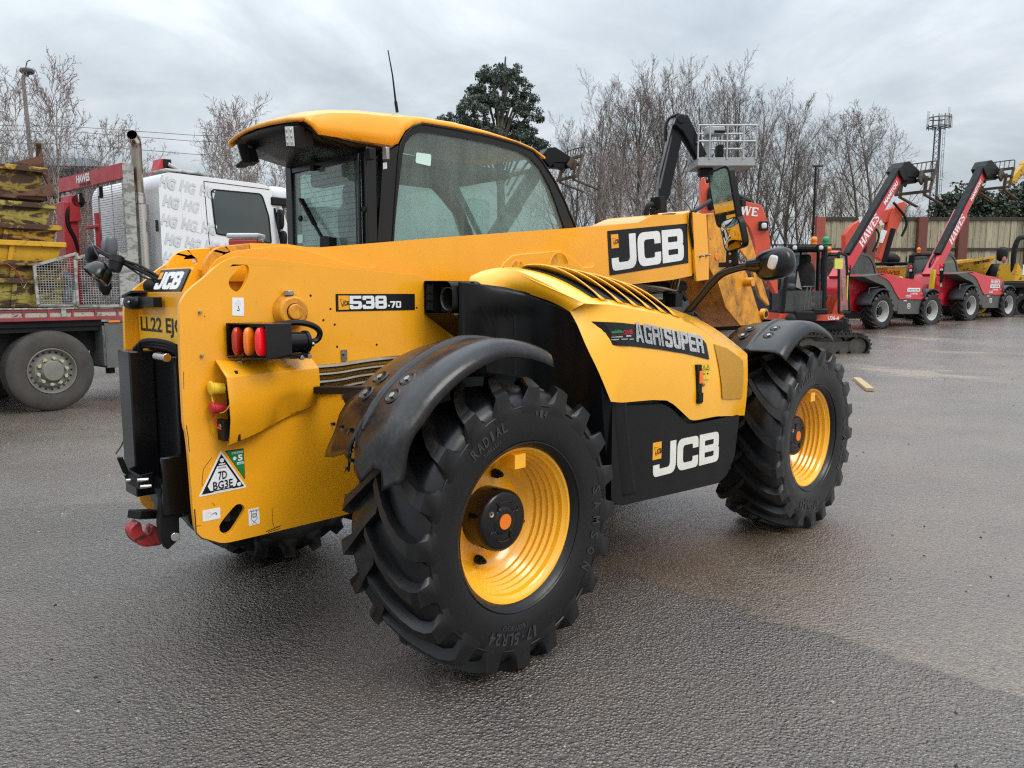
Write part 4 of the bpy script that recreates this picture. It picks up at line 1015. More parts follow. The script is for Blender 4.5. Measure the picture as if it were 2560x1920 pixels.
# louvres: curved vanes across the top
def top_at(s, f):
    i = min(48, max(0, s * 49)); k = int(i); j = min(7, int(f * 8)); g = f * 8 - j; h = i - k
    a = Vector(top_rows[j][k]).lerp(Vector(top_rows[j][k + 1]), h); b = Vector(top_rows[j + 1][k]).lerp(Vector(top_rows[j + 1][k + 1]), h)
    return a.lerp(b, g)
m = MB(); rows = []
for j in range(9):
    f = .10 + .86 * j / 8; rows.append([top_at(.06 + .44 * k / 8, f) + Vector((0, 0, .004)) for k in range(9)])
m.grid(rows); m.build('louvre_shade_sheet', DARK, bonnet, smooth=40)  # black sheet over the bonnet skin, standing in for the shaded grille opening
for k in range(6):
    s0 = .075 + .078 * k; row0 = []; row1 = []
    for j in range(13):
        f = .055 + .91 * j / 12; lift = .048 * (math.sin(math.pi * min(1, (j + .35) / 12.5)) ** .55)
        b = top_at(s0 + .012, f); row0.append(b + Vector((.05, 0, -.004))); row1.append(b + Vector((-.012, 0, lift * .95)))
    m = MB(); m.grid([row0, [p.lerp(q2, .5) + Vector((-.006, 0, .004)) for p, q2 in zip(row0, row1)], row1])
    m.build('louvre', YEL2, bonnet, solid=.006, smooth=40)
# AGRISUPER decal strip on the flank
DQ = [(0.673,1.308),(1.562,1.189),(1.551,1.282),(1.524,1.301),(1.278,1.349),(0.988,1.39),(0.588,1.423)]
def flank_y(x, z):
    best = -1.08
    bi = min(range(len(low)), key=lambda i: abs(low[i].x * .5 + ridge_all[i].x * .5 - x)); a, b = low[bi], ridge_all[bi]
    f = min(1, max(0, (z - a.z) / (b.z - a.z))); return a.y + (b.y - a.y) * f ** 2.2 - .006 * math.sin(f * math.pi)
def drape(mb, off):
    mb.v = [(x, flank_y(x, z) - off - (-1.10 - y), z) for x, y, z in mb.v]
DQ2 = [(0.653,1.312),(0.834,1.298),(1.06,1.271),(1.307,1.235),(1.55,1.189),(1.539,1.276),(1.512,1.3),(1.267,1.349),(0.978,1.391),(0.76,1.413),(0.579,1.423)]
def strip_mesh(P, n=26):
    lowp = resample([(x, z, 0) for x, z in P[:5]], n); hi = resample([(x, z, 0) for x, z in reversed(P[5:])], n)
    return [[(a.x + (b.x - a.x) * f, -1.10, a.y + (b.y - a.y) * f) for a, b in zip(lowp, hi)] for f in (0, .25, .5, .75, 1)]
m = MB(); m.grid(strip_mesh(DQ2)); drape(m, .006)
def on_flank(p): return Vector((p[0], flank_y(p[0], p[1]), p[1]))
l0, l1 = [(0.861,1.319),(1.497,1.225)]; t0 = [(0.889,1.373)][0]
u2 = Vector((l1[0] - l0[0], 0, l1[1] - l0[1])); WW = u2.length; u2.normalize()
hh = .098
mm2 = MB(); letters(mm2, 'AGRI', (l0[0], -1.10, l0[1]), u2, Z_, hh, .66, .19, .19, .085, .2, .0, 1); 
mm2.v = [(x, -1.10, z) for x, y, z in mm2.v]
adv = hh * (.66 * 3 + .19 + .085 * 4)
s_ = (WW - adv) / (5 * hh) - .07
letters(mm2, 'SUPER', Vector((l0[0], -1.10, l0[1])) + u2 * (adv + .004), u2, Z_, hh, s_, .26, .21, .07, .24, .0, 2)
mm2.v = [(x, -1.10, z) for x, y, z in mm2.v]
keep = [i for i, f_ in enumerate(mm2.f)]
drape(mm2, .0095)
vo = len(m.v); m.v += mm2.v; m.f += [[i + vo for i in f_] for f_ in mm2.f]; m.mi += mm2.mi; m.flat += mm2.flat
# dealer's sticker in the strip
dl = MB(); c0, c1 = [(0.675,1.336),(0.85,1.377)]
cx, cz = (c0[0] + c1[0]) / 2, (c0[1] + c1[1]) / 2; w_, h_ = c1[0] - c0[0], abs(c1[1] - c0[1])
dl.m = 3; dl.prism([(cx - w_ * .42 + w_ * .44 * (1 - math.cos(math.pi * k / 10)) / 2, cz + .008 + .016 * math.sin(math.pi * k / 10)) for k in range(11)], 'Y', -1.10, -1.10)
words(dl, 'OLIVER', (cx + w_ * .24, -1.10, cz + .010), X_, Z_, w_ * .42, .022, .01, 4, 0)
dl.m = 4; dl.box((cx - w_ * .2, -1.10, cz - .001), (w_ * .42, .0, .003)); dl.m = 2; dl.box((cx + w_ * .24, -1.10, cz - .008), (w_ * .22, 0, .007)); dl.box((cx - w_ * .22, -1.10, cz - .010), (w_ * .4, 0, .004)); dl.box((cx - w_ * .3, -1.10, cz - .022), (w_ * .25, 0, .004)); dl.box((cx + w_ * .05, -1.10, cz - .022), (w_ * .25, 0, .004)); dl.box((cx + w_ * .36, -1.10, cz - .024), (w_ * .2, 0, .004))
drape(dl, .0085); vo = len(m.v); m.v += dl.v; m.f += [[i + vo for i in f_] for f_ in dl.f]; m.mi += dl.mi; m.flat += dl.flat
m.build('bonnet_decal', [INK, plain('silver_print', (.62, .63, .64), .35, var=.08), WHITE, plain('dealer_green', (.03, .45, .16), .4), plain('dealer_red', (.65, .02, .03), .4)], bonnet, smooth=0, merge=False)
# perforated corner panel, latch and warning label
m = MB(); mp_ = [(1.672,0.961),(1.801,0.946),(1.951,0.934),(1.661,1.043),(1.795,1.032),(1.966,1.018),(1.647,1.145),(1.789,1.136),(1.976,1.118),(1.634,1.226),(1.784,1.208),(1.984,1.152),(1.624,1.271),(1.782,1.238),(1.933,1.178)]
m.grid([[tuple(on_flank(p)) for p in mp_[k:k + 3]] for k in range(0, 15, 3)])
m.v = [(x, y - .007, z) for x, y, z in m.v]
def mesh_mat():
    t = NT('perforated_yellow_mesh'); n = t.noise(300, 2, .6); n2 = t.noise(5, 4, .6)
    t.setp(Base_Color=t.mix(t.ramp(n, [(.35, 0.), (.65, 1.)]), t.mix(n2, (.62, .30, .018), (.50, .245, .018)), (.34, .165, .012)), Roughness=.55); return t.m
m.build('air_mesh', mesh_mat(), bonnet, smooth=60)
m = MB(); lq = [(1.408,0.96),(1.451,0.956),(1.439,1.169),(1.396,1.172)]
m.prism(lq, 'Y', -1.092, -1.07); m.m = 1; x0, x1, z0, z1 = lq[0][0], lq[1][0], lq[0][1], lq[2][1]
m.box2((x0 + .006, -1.098, z0 + (z1 - z0) * .52), (x1 - .002, -1.09, z0 + (z1 - z0) * .84)); m.m = 0; m.box2((x0 - .003, -1.102, z0 + .005), (x1 - .004, -1.085, z0 + (z1 - z0) * .28))
m.m = 2; x, z = [(1.474,1.059)][0]; m.cyl((x, -1.08, z), (x, -1.09, z), .010, n=14)
m.build('bonnet_latch', [BLKM, ORANGE, STEEL], bonnet, bevel=.002)
wq = [(1.446,1.087),(1.533,1.083),(1.525,1.172),(1.437,1.175)]
def warn(m):
    x0, x1, z0, z1 = wq[0][0], wq[1][0], wq[0][1], wq[2][1]; y = -1.0862; w = x1 - x0; h = z1 - z0
    for k in (0, 1):
        c = x0 + w * (.27 + .46 * k); stroke(m, [(c - w * .18, z0 + h * .60), (c + w * .18, z0 + h * .60), (c, z0 + h * .92), (c - w * .18, z0 + h * .60)], y, .004)
        stroke(m, [(c, z0 + h * .66), (c, z0 + h * .76)], y, .005)
        m.box((c, y, z0 + h * .34), (w * .2, .0004, h * .1), m=1)
    stroke(m, [(x0 + w * .5, z0), (x0 + w * .5, z1)], y, .0015); stroke(m, [(x0, z0 + h * .52), (x1, z0 + h * .52)], y, .0015)
sticker('warning_label', wq, bonnet, -1.0845, plain('yellow_label', (.80, .55, .03), .4, var=.04), warn, .003)
# --- black engine covers -------------------------------------------------
m = MB()
colm = [(.20, -.528), (.33, -.535), (.345, -.535), (.46, -.56), (.58, -.64), (.625, -.74), (.635, -.86), (.63, -.95), (.64, -1.02), (.70, -1.055), (.80, -1.06)]
tops = [1.606, 1.592, 1.590, 1.578, 1.548, 1.515, 1.48, 1.43, 1.36, 1.20, 1.05]
cols = resample([(a[0], a[1], t) for a, t in zip(colm, tops)], 40); rows = []
for j in range(40):
    f = j / 39; row = []
    for i, c in enumerate(cols):
        k = i / 39; zb_ = 1.33 if c.x < .33 else max(.54, 1.33 - (c.x - .33) * 4.2); zb_ = .56 if c.y < -.60 else zb_
        z = c.z + (zb_ - c.z) * f; x = c.x + (.10 * f ** 1.4 if c.y < -.6 else 0)
        w_ = max(0, 1 - abs(c.x - .46) / .2) if c.y > -.7 else 0
        bulge = .024 * math.sin(math.pi * min(1, max(0, (z - 1.462) / .125))) ** .6 - (.006 if z < 1.455 else 0)
        row.append((x, c.y - bulge * w_, z))
    rows.append(row)
m.grid(rows)
cover = m.build('engine_cover', BLK, hero, solid=.01, smooth=35)
m = MB(); m.box2((.72, -1.0, .5), (1.95, -.33, 1.12)); m.box2((.5, -.6, 1.0), (1.6, -.34, 1.45)); m.build('engine', DARK, hero)
# air intake snout facing back
sn = rounded([(-.315, 1.452, .01), (-.315, 1.612, .01), (-.525, 1.610, .055), (-.530, 1.455, .05)], 6)
m = MB(); m.prism(sn, 'X', .165, .36, [[(-.42 + (y + .42) * .965, 1.532 + (z - 1.532) * .95) for y, z in sn]]); m.m = 1
m.box2((.30, -.52, 1.46), (.31, -.32, 1.605)); m.box((.20, -.375, 1.532), (.06, .002, .145)); 
for k in range(3): m.bar((.175, -.32, 1.496 + .038 * k), (.27, -.43, 1.480 + .034 * k), .002, .05)
m.m = 0; m.grid([[(.165, -.315, 1.452), (.165, -.528, 1.452)], [(.37, -.315, 1.32), (.42, -.54, 1.30)]]); m.grid([[(.165, -.528, 1.452), (.36, -.533, 1.452)], [(.42, -.54, 1.30), (.50, -.54, 1.30)]])
m.build('air_intake', [BLK, BLKM], cover, bevel=.003)
m = MB(); m.tube(smooth_open([(.185, -.47, 1.525), (.25, -.47, 1.525), (.30, -.46, 1.50)], 1), .056, 24, None, False); m.build('exhaust_outlet', plain('sooty_pipe', (.10, .095, .085), .45, .8), cover, solid=.003)
# lower box with the big letters
lowp = [(0.696,0.561),(0.797,0.513),(1.312,0.477),(1.672,0.459),(1.824,0.515),(1.906,0.663),(1.922,0.814),(1.338,0.882),(0.974,0.997),(0.677,1.037)]
lowp = [(p[0], p[1]) for p in lowp]
lowp[0] = (lowp[0][0] + .0, lowp[0][1])
ztop = bot
shape = [(.70, .56), (.78, .515), (1.70, .465), (1.80, .50), (1.88, .60), (1.92, .84), (1.42, .846), (1.34, .86), (1.20, .955), (1.12, .985), (.70, 1.02)]
m = MB(); m.prism(rounded([(*p, .02) for p in shape]), 'Y', -1.062, -.42)
ins = [(.71, .9), (.72, 1.05), (1.1, 1.04), (1.2, 1.0), (1.38, .90), (1.95, .87), (1.95, .8), (1.4, .8), (1.1, .93)]
m.prism(ins, 'Y', -1.03, -.5)
lower = m.build('lower_cover', BLK, hero, bevel=.022, seg=3)
jl, jr, jt = [(1.045,0.611),(1.704,0.598),(1.189,0.781)]
m = MB(); LHt = [(1.486,0.776),(1.481,0.603)]; LH = LHt[0][1] - LHt[1][1]
u3 = Vector((jr[0] - jl[0], 0, jr[1] - jl[1])); wt = u3.length; u3.normalize()
lw = (wt / 3) / LH - .07
jcb(m, (jl[0], -1.0622, jl[1]), u3, Z_, LH, 0, .0022, lw, .07)
e0 = [(1.039,0.703)][0]; emblem(m, (e0[0], -1.0612, e0[1]), u3, Z_, [(1.117,0.704)][0][0] - e0[0], 1, 2)
m.build('lower_decal', [plain('chalky_white_decal', (.74, .73, .66), .4, var=.16, scale=14), ODEC, INK], lower, smooth=0)

# --- rear light cluster, socket, hose cover, pipes -----------------------
PL = [(-.838, -.322), (-.765, -.50), (-.652, -.50), (-.70, -.322)]
zt, zbm = 1.432, 1.298
m = MB()
for z in (zt, zbm): m.prism(PL, 'Z', z - .003, z + .003)
m.prism([(-.765, zbm - .005), (-.655, zbm + .012), (-.655, zt - .0), (-.765, zt + .004)], 'Y', -.505, -.499)
m.prism([(-.842, 1.305), (-.815, 1.305), (-.815, 1.435), (-.842, 1.435)], 'Y', -.330, -.324)
d = Vector((.073, -.178, 0)).normalized(); nn = Vector((-d.y, d.x, 0)) * -1
bk = Vector((-.80, -.325, 1.365)); m.bar(bk + Vector((.035, 0, 0)), bk + d * .19 + Vector((.035, 0, 0)), .02, .13)
m.bar((-.70, -.31, 1.345), (-.68, -.40, 1.345), .06, .09)
rl = m.build('rear_light', BLKG, hero, bevel=.0015)
for k, mt in enumerate((LRED, LAMB, LREDL)):
    c = Vector((-.825, -.345, 1.364)) + d * (.026 + .057 * k); Mr = Matrix.Rotation(math.atan2(d.y, d.x) + math.pi / 2, 3, 'Z')
    m = MB(); m.blob(c, (.055, .030, .112), 20, 12, Mr, None, 2.8); m.build('lens', mt, rl, smooth=60)
m = MB(); c = Vector((-.575, -.40, 1.35)); m.cyl(c + Vector((-.06, 0, 0)), c + Vector((.03, 0, 0)), .043, n=20); m.cyl(c + Vector((.03, 0, 0)), c + Vector((.045, 0, 0)), .048, n=20); m.box(c + Vector((-.085, .0, -.0)), (.05, .07, .08)); m.box(c + Vector((.0, .0, -.055)), (.085, .06, .02))
m.tube(smooth_open([c + Vector((.04, .0, .0)), c + Vector((.10, -.0, .0)), c + Vector((.11, -.01, .05)), c + Vector((.03, 0, .085)), c + Vector((-.07, .03, .075)), c + Vector((-.16, .06, .062)), c + Vector((-.24, .07, .072))], 3), .013, 8)
m.m = 1; m.cyl(c + Vector((.0, -.025, -.062)), c + Vector((.0, -.042, -.062)), .010, n=8); m.cyl(c + Vector((.035, -.02, -.058)), c + Vector((.035, -.04, -.058)), .010, n=8); m.cyl(c + Vector((.05, -.01, -.01)), c + Vector((.07, -.01, -.01)), .012, n=8)
m.build('trailer_socket', [BLK, STEEL], hero, bevel=.003)
# left rear marker light
m = MB(); m.box((-.93, .345, 1.42), (.05, .07, .13)); m.m = 1; m.cyl((-.955, .345, 1.42), (-.962, .345, 1.42), .03, n=14); m.build('side_marker', [BLKM, LCLR], hero, bevel=.01)
# hose cover
op = [(-.885, -.312, 1.283), (-.893, -.345, 1.275), (-.888, -.408, 1.225), (-.886, -.418, 1.14), (-.884, -.42, 1.06), (-.880, -.39, .965), (-.873, -.352, .955)]
endp = [(-.475, -.312, 1.268), (-.470, -.328, 1.266), (-.462, -.362, 1.23), (-.46, -.365, 1.17), (-.46, -.362, 1.13), (-.463, -.335, 1.078), (-.47, -.312, 1.07)]
rows = []
for i in range(15):
    f = i / 14; r_ = []
    for j, (a, b) in enumerate(zip(op, endp)):
        p = Vector(a).lerp(Vector(b), f)
        if j >= 5: p.z = a[2] + (b[2] - a[2]) * f ** 1.15
        if j in (4, 5) and .38 < f < .88:
            k = math.sin((f - .38) / .5 * math.pi); p.y += .028 * k * (1 if j == 5 else .35); p.z += .025 * k * (1 if j == 4 else .4)
        r_.append(p)
    rows.append(r_)
m = MB(); m.grid(rows); m.grid([endp[:4], [endp[6], endp[5], endp[5], endp[4]]])
hc = m.build('hose_cover', YEL, hero, bevel=.008, solid=.008, seg=3, smooth=30, off=1)
m = MB(); m.cyl((-.80, -.345, 1.272), (-.80, -.345, 1.283), .010, n=6); m.cyl((-.60, -.335, 1.268), (-.60, -.335, 1.279), .010, n=6); m.build('cover_bolt', STEEL, hc)
m = MB(); m.box2((-.845, -.40, .97), (-.835, -.312, 1.25)); m.build('hose_recess', DARK, hc)
def capped(p, mat, s=1.0, up=0):
    m = MB(); p = Vector(p); m.cyl(p, p + Vector((-.045, 0, .004)), .019 * s, .021 * s, 16); m.blob(p + Vector((-.05, 0, .006)), (.018, .05 * s, .05 * s), 14, 8)
    m.tube(smooth_open([p + Vector((-.045, .01, -.015)), p + Vector((-.04, -.0, -.075 * s)), p + Vector((-.01, -.02, -.085 * s)), p + Vector((.03, -.02, -.045))], 2), .0035, 6)
    m.m = 1; m.cyl(p, p + Vector((.06, 0, 0)), .014, n=12); return m.build('hose_coupler', [mat, STEEL], hero, bevel=.002)
capped((-.872, -.345, 1.178), plain('yellow_cap', (.80, .52, .03), .4, var=.06), 1.15); capped((-.872, -.348, 1.100), plain('red_cap', (.50, .02, .03), .4, var=.1))
m = MB(); m.box((-.885, -.352, 1.015), (.018, .055, .085)); m.box((-.855, -.352, 1.02), (.05, .05, .06)); m.m = 1; m.cyl((-.895, -.352, 1.03), (-.898, -.352, 1.03), .012, n=10); m.build('electric_socket', [BLKM, STEEL], hero, bevel=.006)
m = MB(); m.box((-.862, -.392, 1.175), (.002, .036, .085)); m.build('coupler_label', WHITE2, hc)
for k in range(4):
    m = MB(); z = 1.235 - .033 * k; pts = [(-.47, -.335, z - .003), (-.34, -.335, z - .004), (-.24, -.335, z + .004 + .002 * k), (-.1, -.335, z + .012), (.25, -.335, z + .012), (.42, -.33, z - .03), (.55, -.33, z - .12)]
    m.tube(smooth_open(pts, 2), .0125, 10); m.build('hydraulic_pipe', TUBE, hero)
for z, z2, h in ((1.275, 1.282, .05), (1.100, 1.098, .04)):
    m = MB(); x = -.295; m.box((x, -.315, z), (.030, .004, h)); m.cyl((x, -.316, z2), (x, -.326, z2), .008, n=6); m.build('pipe_clamp', STEEL, hero)

# --- mirrors and lamps on the right-hand arm ------------------------------
arm0, arm1 = (2.08,-0.586,1.427), (2.12,-1.036,1.717)
pa = [(2.07,-0.581,1.413), (2.08,-0.687,1.539), (2.09,-0.769,1.633), (2.095,-0.814,1.671), (2.1,-0.864,1.691), (2.11,-0.945,1.711), (2.12,-1.036,1.717)]
m = MB(); m.tube(smooth_open(pa, 2), .024, 12); m.cyl(Vector(pa[0]) - Vector((0, 0, .03)), Vector(pa[0]) + Vector((0, 0, .02)), .05, n=12)
arm = m.build('mirror_arm', BLKG, hero)
e = Vector(pa[-1])
m = MB(); Mh = Matrix.Rotation(R(-12), 3, 'X'); c = e + Vector((.02, -.10, .005)); m.blob(c, (.15, .24, .185), 24, 14, Mh, None, 2.7); m.cyl(e + Vector((0, .06, 0)), e + Vector((0, -.04, 0)), .035, .055, 14)
ind = m.build('indicator_lamp', BLKG, arm)
m = MB(); m.blob(c + Vector((-.065, -.02, .008)), (.03, .060, .085), 14, 8, Matrix.Rotation(R(14), 3, 'X'), None, 3.2); m.build('lens', LCLR, ind)
# tall mirror above a small convex one
mc = (2.02,-0.846,2.126); Nn = Vector((-.905, .36, -.17)).normalized(); side = Vector((0, 0, 1)).cross(Nn).normalized(); upm = Nn.cross(side)
def mirror(c, w, h, r, name, tilt, bulge=0.0):
    c = Vector(c); u = (side * math.cos(tilt) + upm * math.sin(tilt)); v = (upm * math.cos(tilt) - side * math.sin(tilt)); n = u.cross(v)
    if n.dot(Nn) < 0: n = -n
    m = MB(); o = rounded([(-w / 2, -h / 2, r), (w / 2, -h / 2, r), (w / 2, h / 2, r), (-w / 2, h / 2, r)], 6)
    m.prism(o, None, -.035, .006, frame=(c, u, v, n)); mo = m.build(name, BLK, hero, bevel=.010, seg=3)
    g = MB(); o2 = [(a * .88, b * .93) for a, b in o]
    if bulge:
        rows = [[c + u * (a * k) + v * (b * k) + n * (.0075 + bulge * (1 - k * k)) for a, b in o2] for k in (.02, .25, .5, .75, 1)]
        g.grid(rows, None, True)
    else: g.prism(o2, None, .0065, .008, frame=(c, u, v, n))
    g.build('mirror_glass', MIRROR, mo, smooth=60); return mo, u, v, n
MC = Vector((2.04,-0.839,2.124)); mo, mu, mv, mn = mirror(MC, .205, .345, .045, 'mirror', R(6))
mirror(Vector((2.04,-0.909,1.901)), .185, .19, .05, 'wide_angle_mirror', R(8), .018)
m = MB(); q0 = Vector((2.1,-0.904,1.741)); q1 = Vector((2.09,-0.898,1.819)); m.cyl(q0 - Vector((0, 0, .02)), q1, .019, n=12); m.tube(smooth_open([q1, Vector((2.1,-0.929,1.919)), Vector((2.1,-0.919,2.073))], 2), .011, 8)
bq = Vector((2.1,-0.916,2.088)); m.box(bq, (.05, .06, .04)); m.box(Vector((2.1,-0.87,1.766)), (.035, .05, .12)); m.box(Vector((2.11,-0.844,1.724)), (.05, .10, .03))
m.m = 1
for pp in ((2.08,-0.88,1.788), (2.08,-0.882,1.741)): m.cyl(pp, Vector(pp) + Vector((-.012, 0, 0)), .010, n=8)
m.build('mirror_post', [BLKM, STEEL], hero, bevel=.004)
# --- lamp stalk on the left rear -----------------------------------------
S0, S1, S2 = Vector((-0.9,0.145,1.601)), Vector((-0.98,0.368,1.685)), Vector((-1.0,0.63,1.747))
m = MB(); m.tube([S0, S0.lerp(S1, .5) + Vector((0, 0, .004)), S1], .010, 8); m.tube([S0 + Vector((0, 0, .014)), S0.lerp(S1, .55) + Vector((0, 0, .024)), S1 + Vector((0, 0, .012))], .006, 6); m.tube([S0 + Vector((0, 0, -.012)), S0.lerp(S1, .5) + Vector((0, 0, -.02)), S1 + Vector((0, 0, -.004))], .004, 6); m.tube([S1, S2], .011, 8)
k0, k1 = Vector((-1.0,0.38,1.711)), Vector((-1.02,0.367,1.65)); m.cyl(k0, k0.lerp(k1, .45), .030, .031, 18); m.cyl(k0.lerp(k1, .48), k1, .030, .024, 18)
m.tube(smooth_open([S1 + Vector((0, 0, .02)), Vector((-0.99,0.355,1.71)), Vector((-1.0,0.469,1.718)), Vector((-1.0,0.628,1.759)), Vector((-1.0,0.687,1.775)), Vector((-1.01,0.662,1.76)), Vector((-1.03,0.483,1.686))], 2), .004, 6)
stalk = m.build('lamp_stalk', BLKM, hero, bevel=.002)
c0, c1 = Vector((-1.03,0.554,1.659)), Vector((-1.06,0.439,1.618)); ax = (Vector((-.55, .05, -.62))).normalized()
m = MB(); m.lathe([(0, -.055), (.030, -.050), (.050, -.03), (.060, 0), (.062, .02), (.058, .022), (.054, .016)], c0.lerp(c1, .5), ax, 26); wl = m.build('work_lamp', BLKG, stalk, smooth=50)
m = MB(); m.lathe([(.054, .016), (.03, .019), (0, .020)], c0.lerp(c1, .5), ax, 26); m.m = 1; cc = c0.lerp(c1, .5) + ax * .02; t1 = ax.cross(Vector((0, 1, 0))).normalized(); t2 = ax.cross(t1)
for s in (-1, 1): m.cyl(cc + t2 * .024 * s, cc + t2 * .024 * s + ax * .004, .013, n=12)
m.build('lens', [plain('smoky_lens', (.16, .12, .06), .12, coat=.5), CHROME], wl, smooth=50)
m = MB(); cb = Vector((-1.0,0.726,1.736)); m.blob(cb, (.05, .095, .075), 18, 10, Matrix.Rotation(R(-20), 3, 'X'), None, 3); m.build('marker_lamp', BLK, stalk)
m = MB(); cm = Vector((-0.93,0.719,1.765)); m.blob(cm, (.05, .07, .11), 18, 12, Matrix.Rotation(R(-35), 3, 'X'), None, 2.5); cm2 = Vector((-0.93,0.668,1.775)); m.blob(cm2, (.055, .03, .10), 16, 10, None, None, 2.6)
m.build('indicator_lamp', plain('grey_lamp_shell', (.10, .11, .13), .35), stalk)
m = MB(); k = [(-0.96,0.701,1.606), (-0.96,0.652,1.606), (-0.96,0.689,1.542)]; m.tube([k[0], Vector(k[0]).lerp(Vector(k[2]), .5), k[2]], [.03, .03, .012], 10); m.build('lamp_bracket', BLK, stalk)
m = MB(); c = Vector((-0.92,0.217,1.581)); m.blob(c, (.07, .075, .07), 16, 10); m.build('reversing_alarm', BLKM, hero)
# ------------------------------------------------------------------ the yard surface
def gz(x, y=0.0):
    """height of the yard: level round the telehandler, rising gently ahead of it"""
    u = x + .15 * y; z = .032 * (math.log1p(math.exp((u - 13.5) * .8)) / .8) if u < 40 else .032 * (u - 13.5)
    return min(z, .032 * 33) if u > 46 else z
def ground_mat():
    t = NT('wet_asphalt')
    X, Y, Z = t.xyz()
    wob = t.noise(1.6, 5, .6); wob2 = t.noise(14, 4, .6)
    w = t.math('ADD', t.math('MULTIPLY', t.math('SUBTRACT', wob, .5), .45), t.math('MULTIPLY', t.math('SUBTRACT', wob2, .5), .12))
    xs = t.math('ADD', X, w)
    z2 = t.ramp(t.math('MULTIPLY', t.math('SUBTRACT', xs, 1.18 - .5), 1.0), [(.475, 0.), (.525, 1.)])       # smooth patch ahead of the joint
    l2 = t.math('SUBTRACT', t.math('ADD', xs, t.math('MULTIPLY', Y, 1.54)), 3.87 - .5)
    z3 = t.ramp(l2, [(.47, 0.), (.53, 1.)])
    # stones: bright chips among dark binder
    warp = t.mix(.012, t.obj, t.node('ShaderNodeTexNoise').outputs['Color'], 'ADD')
    st1 = t.voro(72, 'F1', out='Color'); d1 = t.voro(72, 'F1'); e1 = t.voro(72, 'DISTANCE_TO_EDGE'); st2 = t.voro(150, 'F1', out='Color')
    fine = t.noise(170, 4, .75); mid = t.noise(18, 5, .6); big = t.noise(.55, 5, .6); big2 = t.noise(.23, 4, .55, t.mapping((1, 1, 1), (7, 3, 0)))
    chip = t.node('ShaderNodeSeparateColor'); t.link(st1, chip.inputs[0])
    chip2 = t.node('ShaderNodeSeparateColor'); t.link(st2, chip2.inputs[0])
    coarse = t.mix(t.ramp(chip.outputs[0], [(.05, 0.), (.95, 1.)]), (.042, .036, .032), (.170, .150, .134))
    coarse = t.mix(t.ramp(e1, [(.0, .9), (.16, 0.)]), coarse, (.020, .017, .015))
    coarse = t.mix(t.ramp(chip2.outputs[1], [(.982, 0.), (.988, .85)]), coarse, (.42, .37, .29))
    coarse = t.mix(t.math('MULTIPLY', t.ramp(big, [(.40, 0.), (.68, .6)]), 1.0), coarse, (.120, .088, .062))
    smooth = t.mix(t.ramp(chip.outputs[2], [(.1, 0.), (.9, 1.)]), (.112, .096, .080), (.215, .186, .158))
    smooth = t.mix(t.ramp(mid, [(.35, 0.), (.75, .5)]), smooth, (.120, .098, .078))
    smooth = t.mix(t.ramp(e1, [(.0, .5), (.10, 0.)]), smooth, (.060, .050, .041))
    smooth = t.mix(t.ramp(chip2.outputs[1], [(.945, 0.), (.955, .8)]), smooth, (.40, .32, .21))
    smooth = t.mix(t.ramp(big, [(.4, 0.), (.75, .45)]), smooth, (.165, .118, .076))
    far = t.mix(t.ramp(mid, [(.3, 0.), (.7, 1.)]), (.150, .140, .130), (.100, .095, .090))
    far = t.mix(t.ramp(chip.outputs[0], [(.5, 0.), (1., .5)]), far, (.20, .185, .165))
    far = t.mix(t.ramp(big2, [(.42, 0.), (.62, .8)]), far, (.190, .152, .112))
    pale = t.noise(.42, 5, .62, t.mapping((1.2, .55, 1), (2.2, 9.1, 0), (0, 0, R(20))))
    farm = t.math('MULTIPLY', t.ramp(pale, [(.58, 0.), (.64, .8)]), t.ramp(t.math('DIVIDE', X, 40.0), [(.28, 0.), (.36, 1.)]))
    far = t.mix(farm, far, (.42, .36, .25))
    mud = t.math('MULTIPLY', t.ramp(t.noise(.35, 5, .6, t.mapping((1, 1, 1), (1, 6, 0))), [(.42, 0.), (.6, .8)]), t.ramp(t.math('DIVIDE', X, 40.0), [(.36, 0.), (.5, 1.)]))
    far = t.mix(mud, far, (.105, .080, .058))
    col = t.mix(z2, coarse, smooth); col = t.mix(z3, col, far)
    col = t.mix(1.0, col, (.92, .80, .69), 'MULTIPLY')
    # dark joint lines, broken in places
    jl = t.ramp(t.math('SUBTRACT', xs, 1.18 - .5), [(.475, 0.), (.492, .8), (.508, 0.)])
    jl3 = t.ramp(l2, [(.48, 0.), (.493, .6), (.502, 0.)])
    jm = t.math('MAXIMUM', t.math('MULTIPLY', jl, t.ramp(mid, [(.35, .1), (.6, 1.)])), t.math('MULTIPLY', jl3, z2))
    col = t.mix(jm, col, (.026, .023, .020))
    # standing water and damp
    px, py = t.math('SUBTRACT', X, 1.95), t.math('SUBTRACT', Y, -.35)
    pd = t.math('SQRT', t.math('ADD', t.math('MULTIPLY', px, px), t.math('MULTIPLY', t.math('MULTIPLY', py, py), 1.6)))
    pud = t.ramp(t.math('ADD', pd, t.math('MULTIPLY', t.math('SUBTRACT', mid, .5), 1.3)), [(.30, 1.), (.75, 0.)])
    wetn = t.noise(.9, 5, .6, t.mapping((1, 1, 1), (4, 8, 0)))
    wet = t.ramp(wetn, [(.38, 0.), (.62, 1.)])
    damp = t.math('MAXIMUM', pud, t.math('MULTIPLY', wet, .8))
    col = t.mix(t.math('MULTIPLY', damp, .34), col, (.030, .023, .017))
    rough = t.mix(damp, t.mix(z2, (.40,) * 3, (.46,) * 3), (.22,) * 3)
    rough = t.mix(pud, rough, (.12,) * 3)
    t.setp(Base_Color=col, Roughness=rough, Specular_IOR_Level=.85, Coat_Weight=t.math('ADD', t.mix(z2, (.95,) * 3, (.75,) * 3), t.math('MULTIPLY', damp, .3), True), Coat_Roughness=.24, Coat_IOR=1.62)
    inv = t.math('SUBTRACT', 1.0, t.math('MULTIPLY', pud, .45))
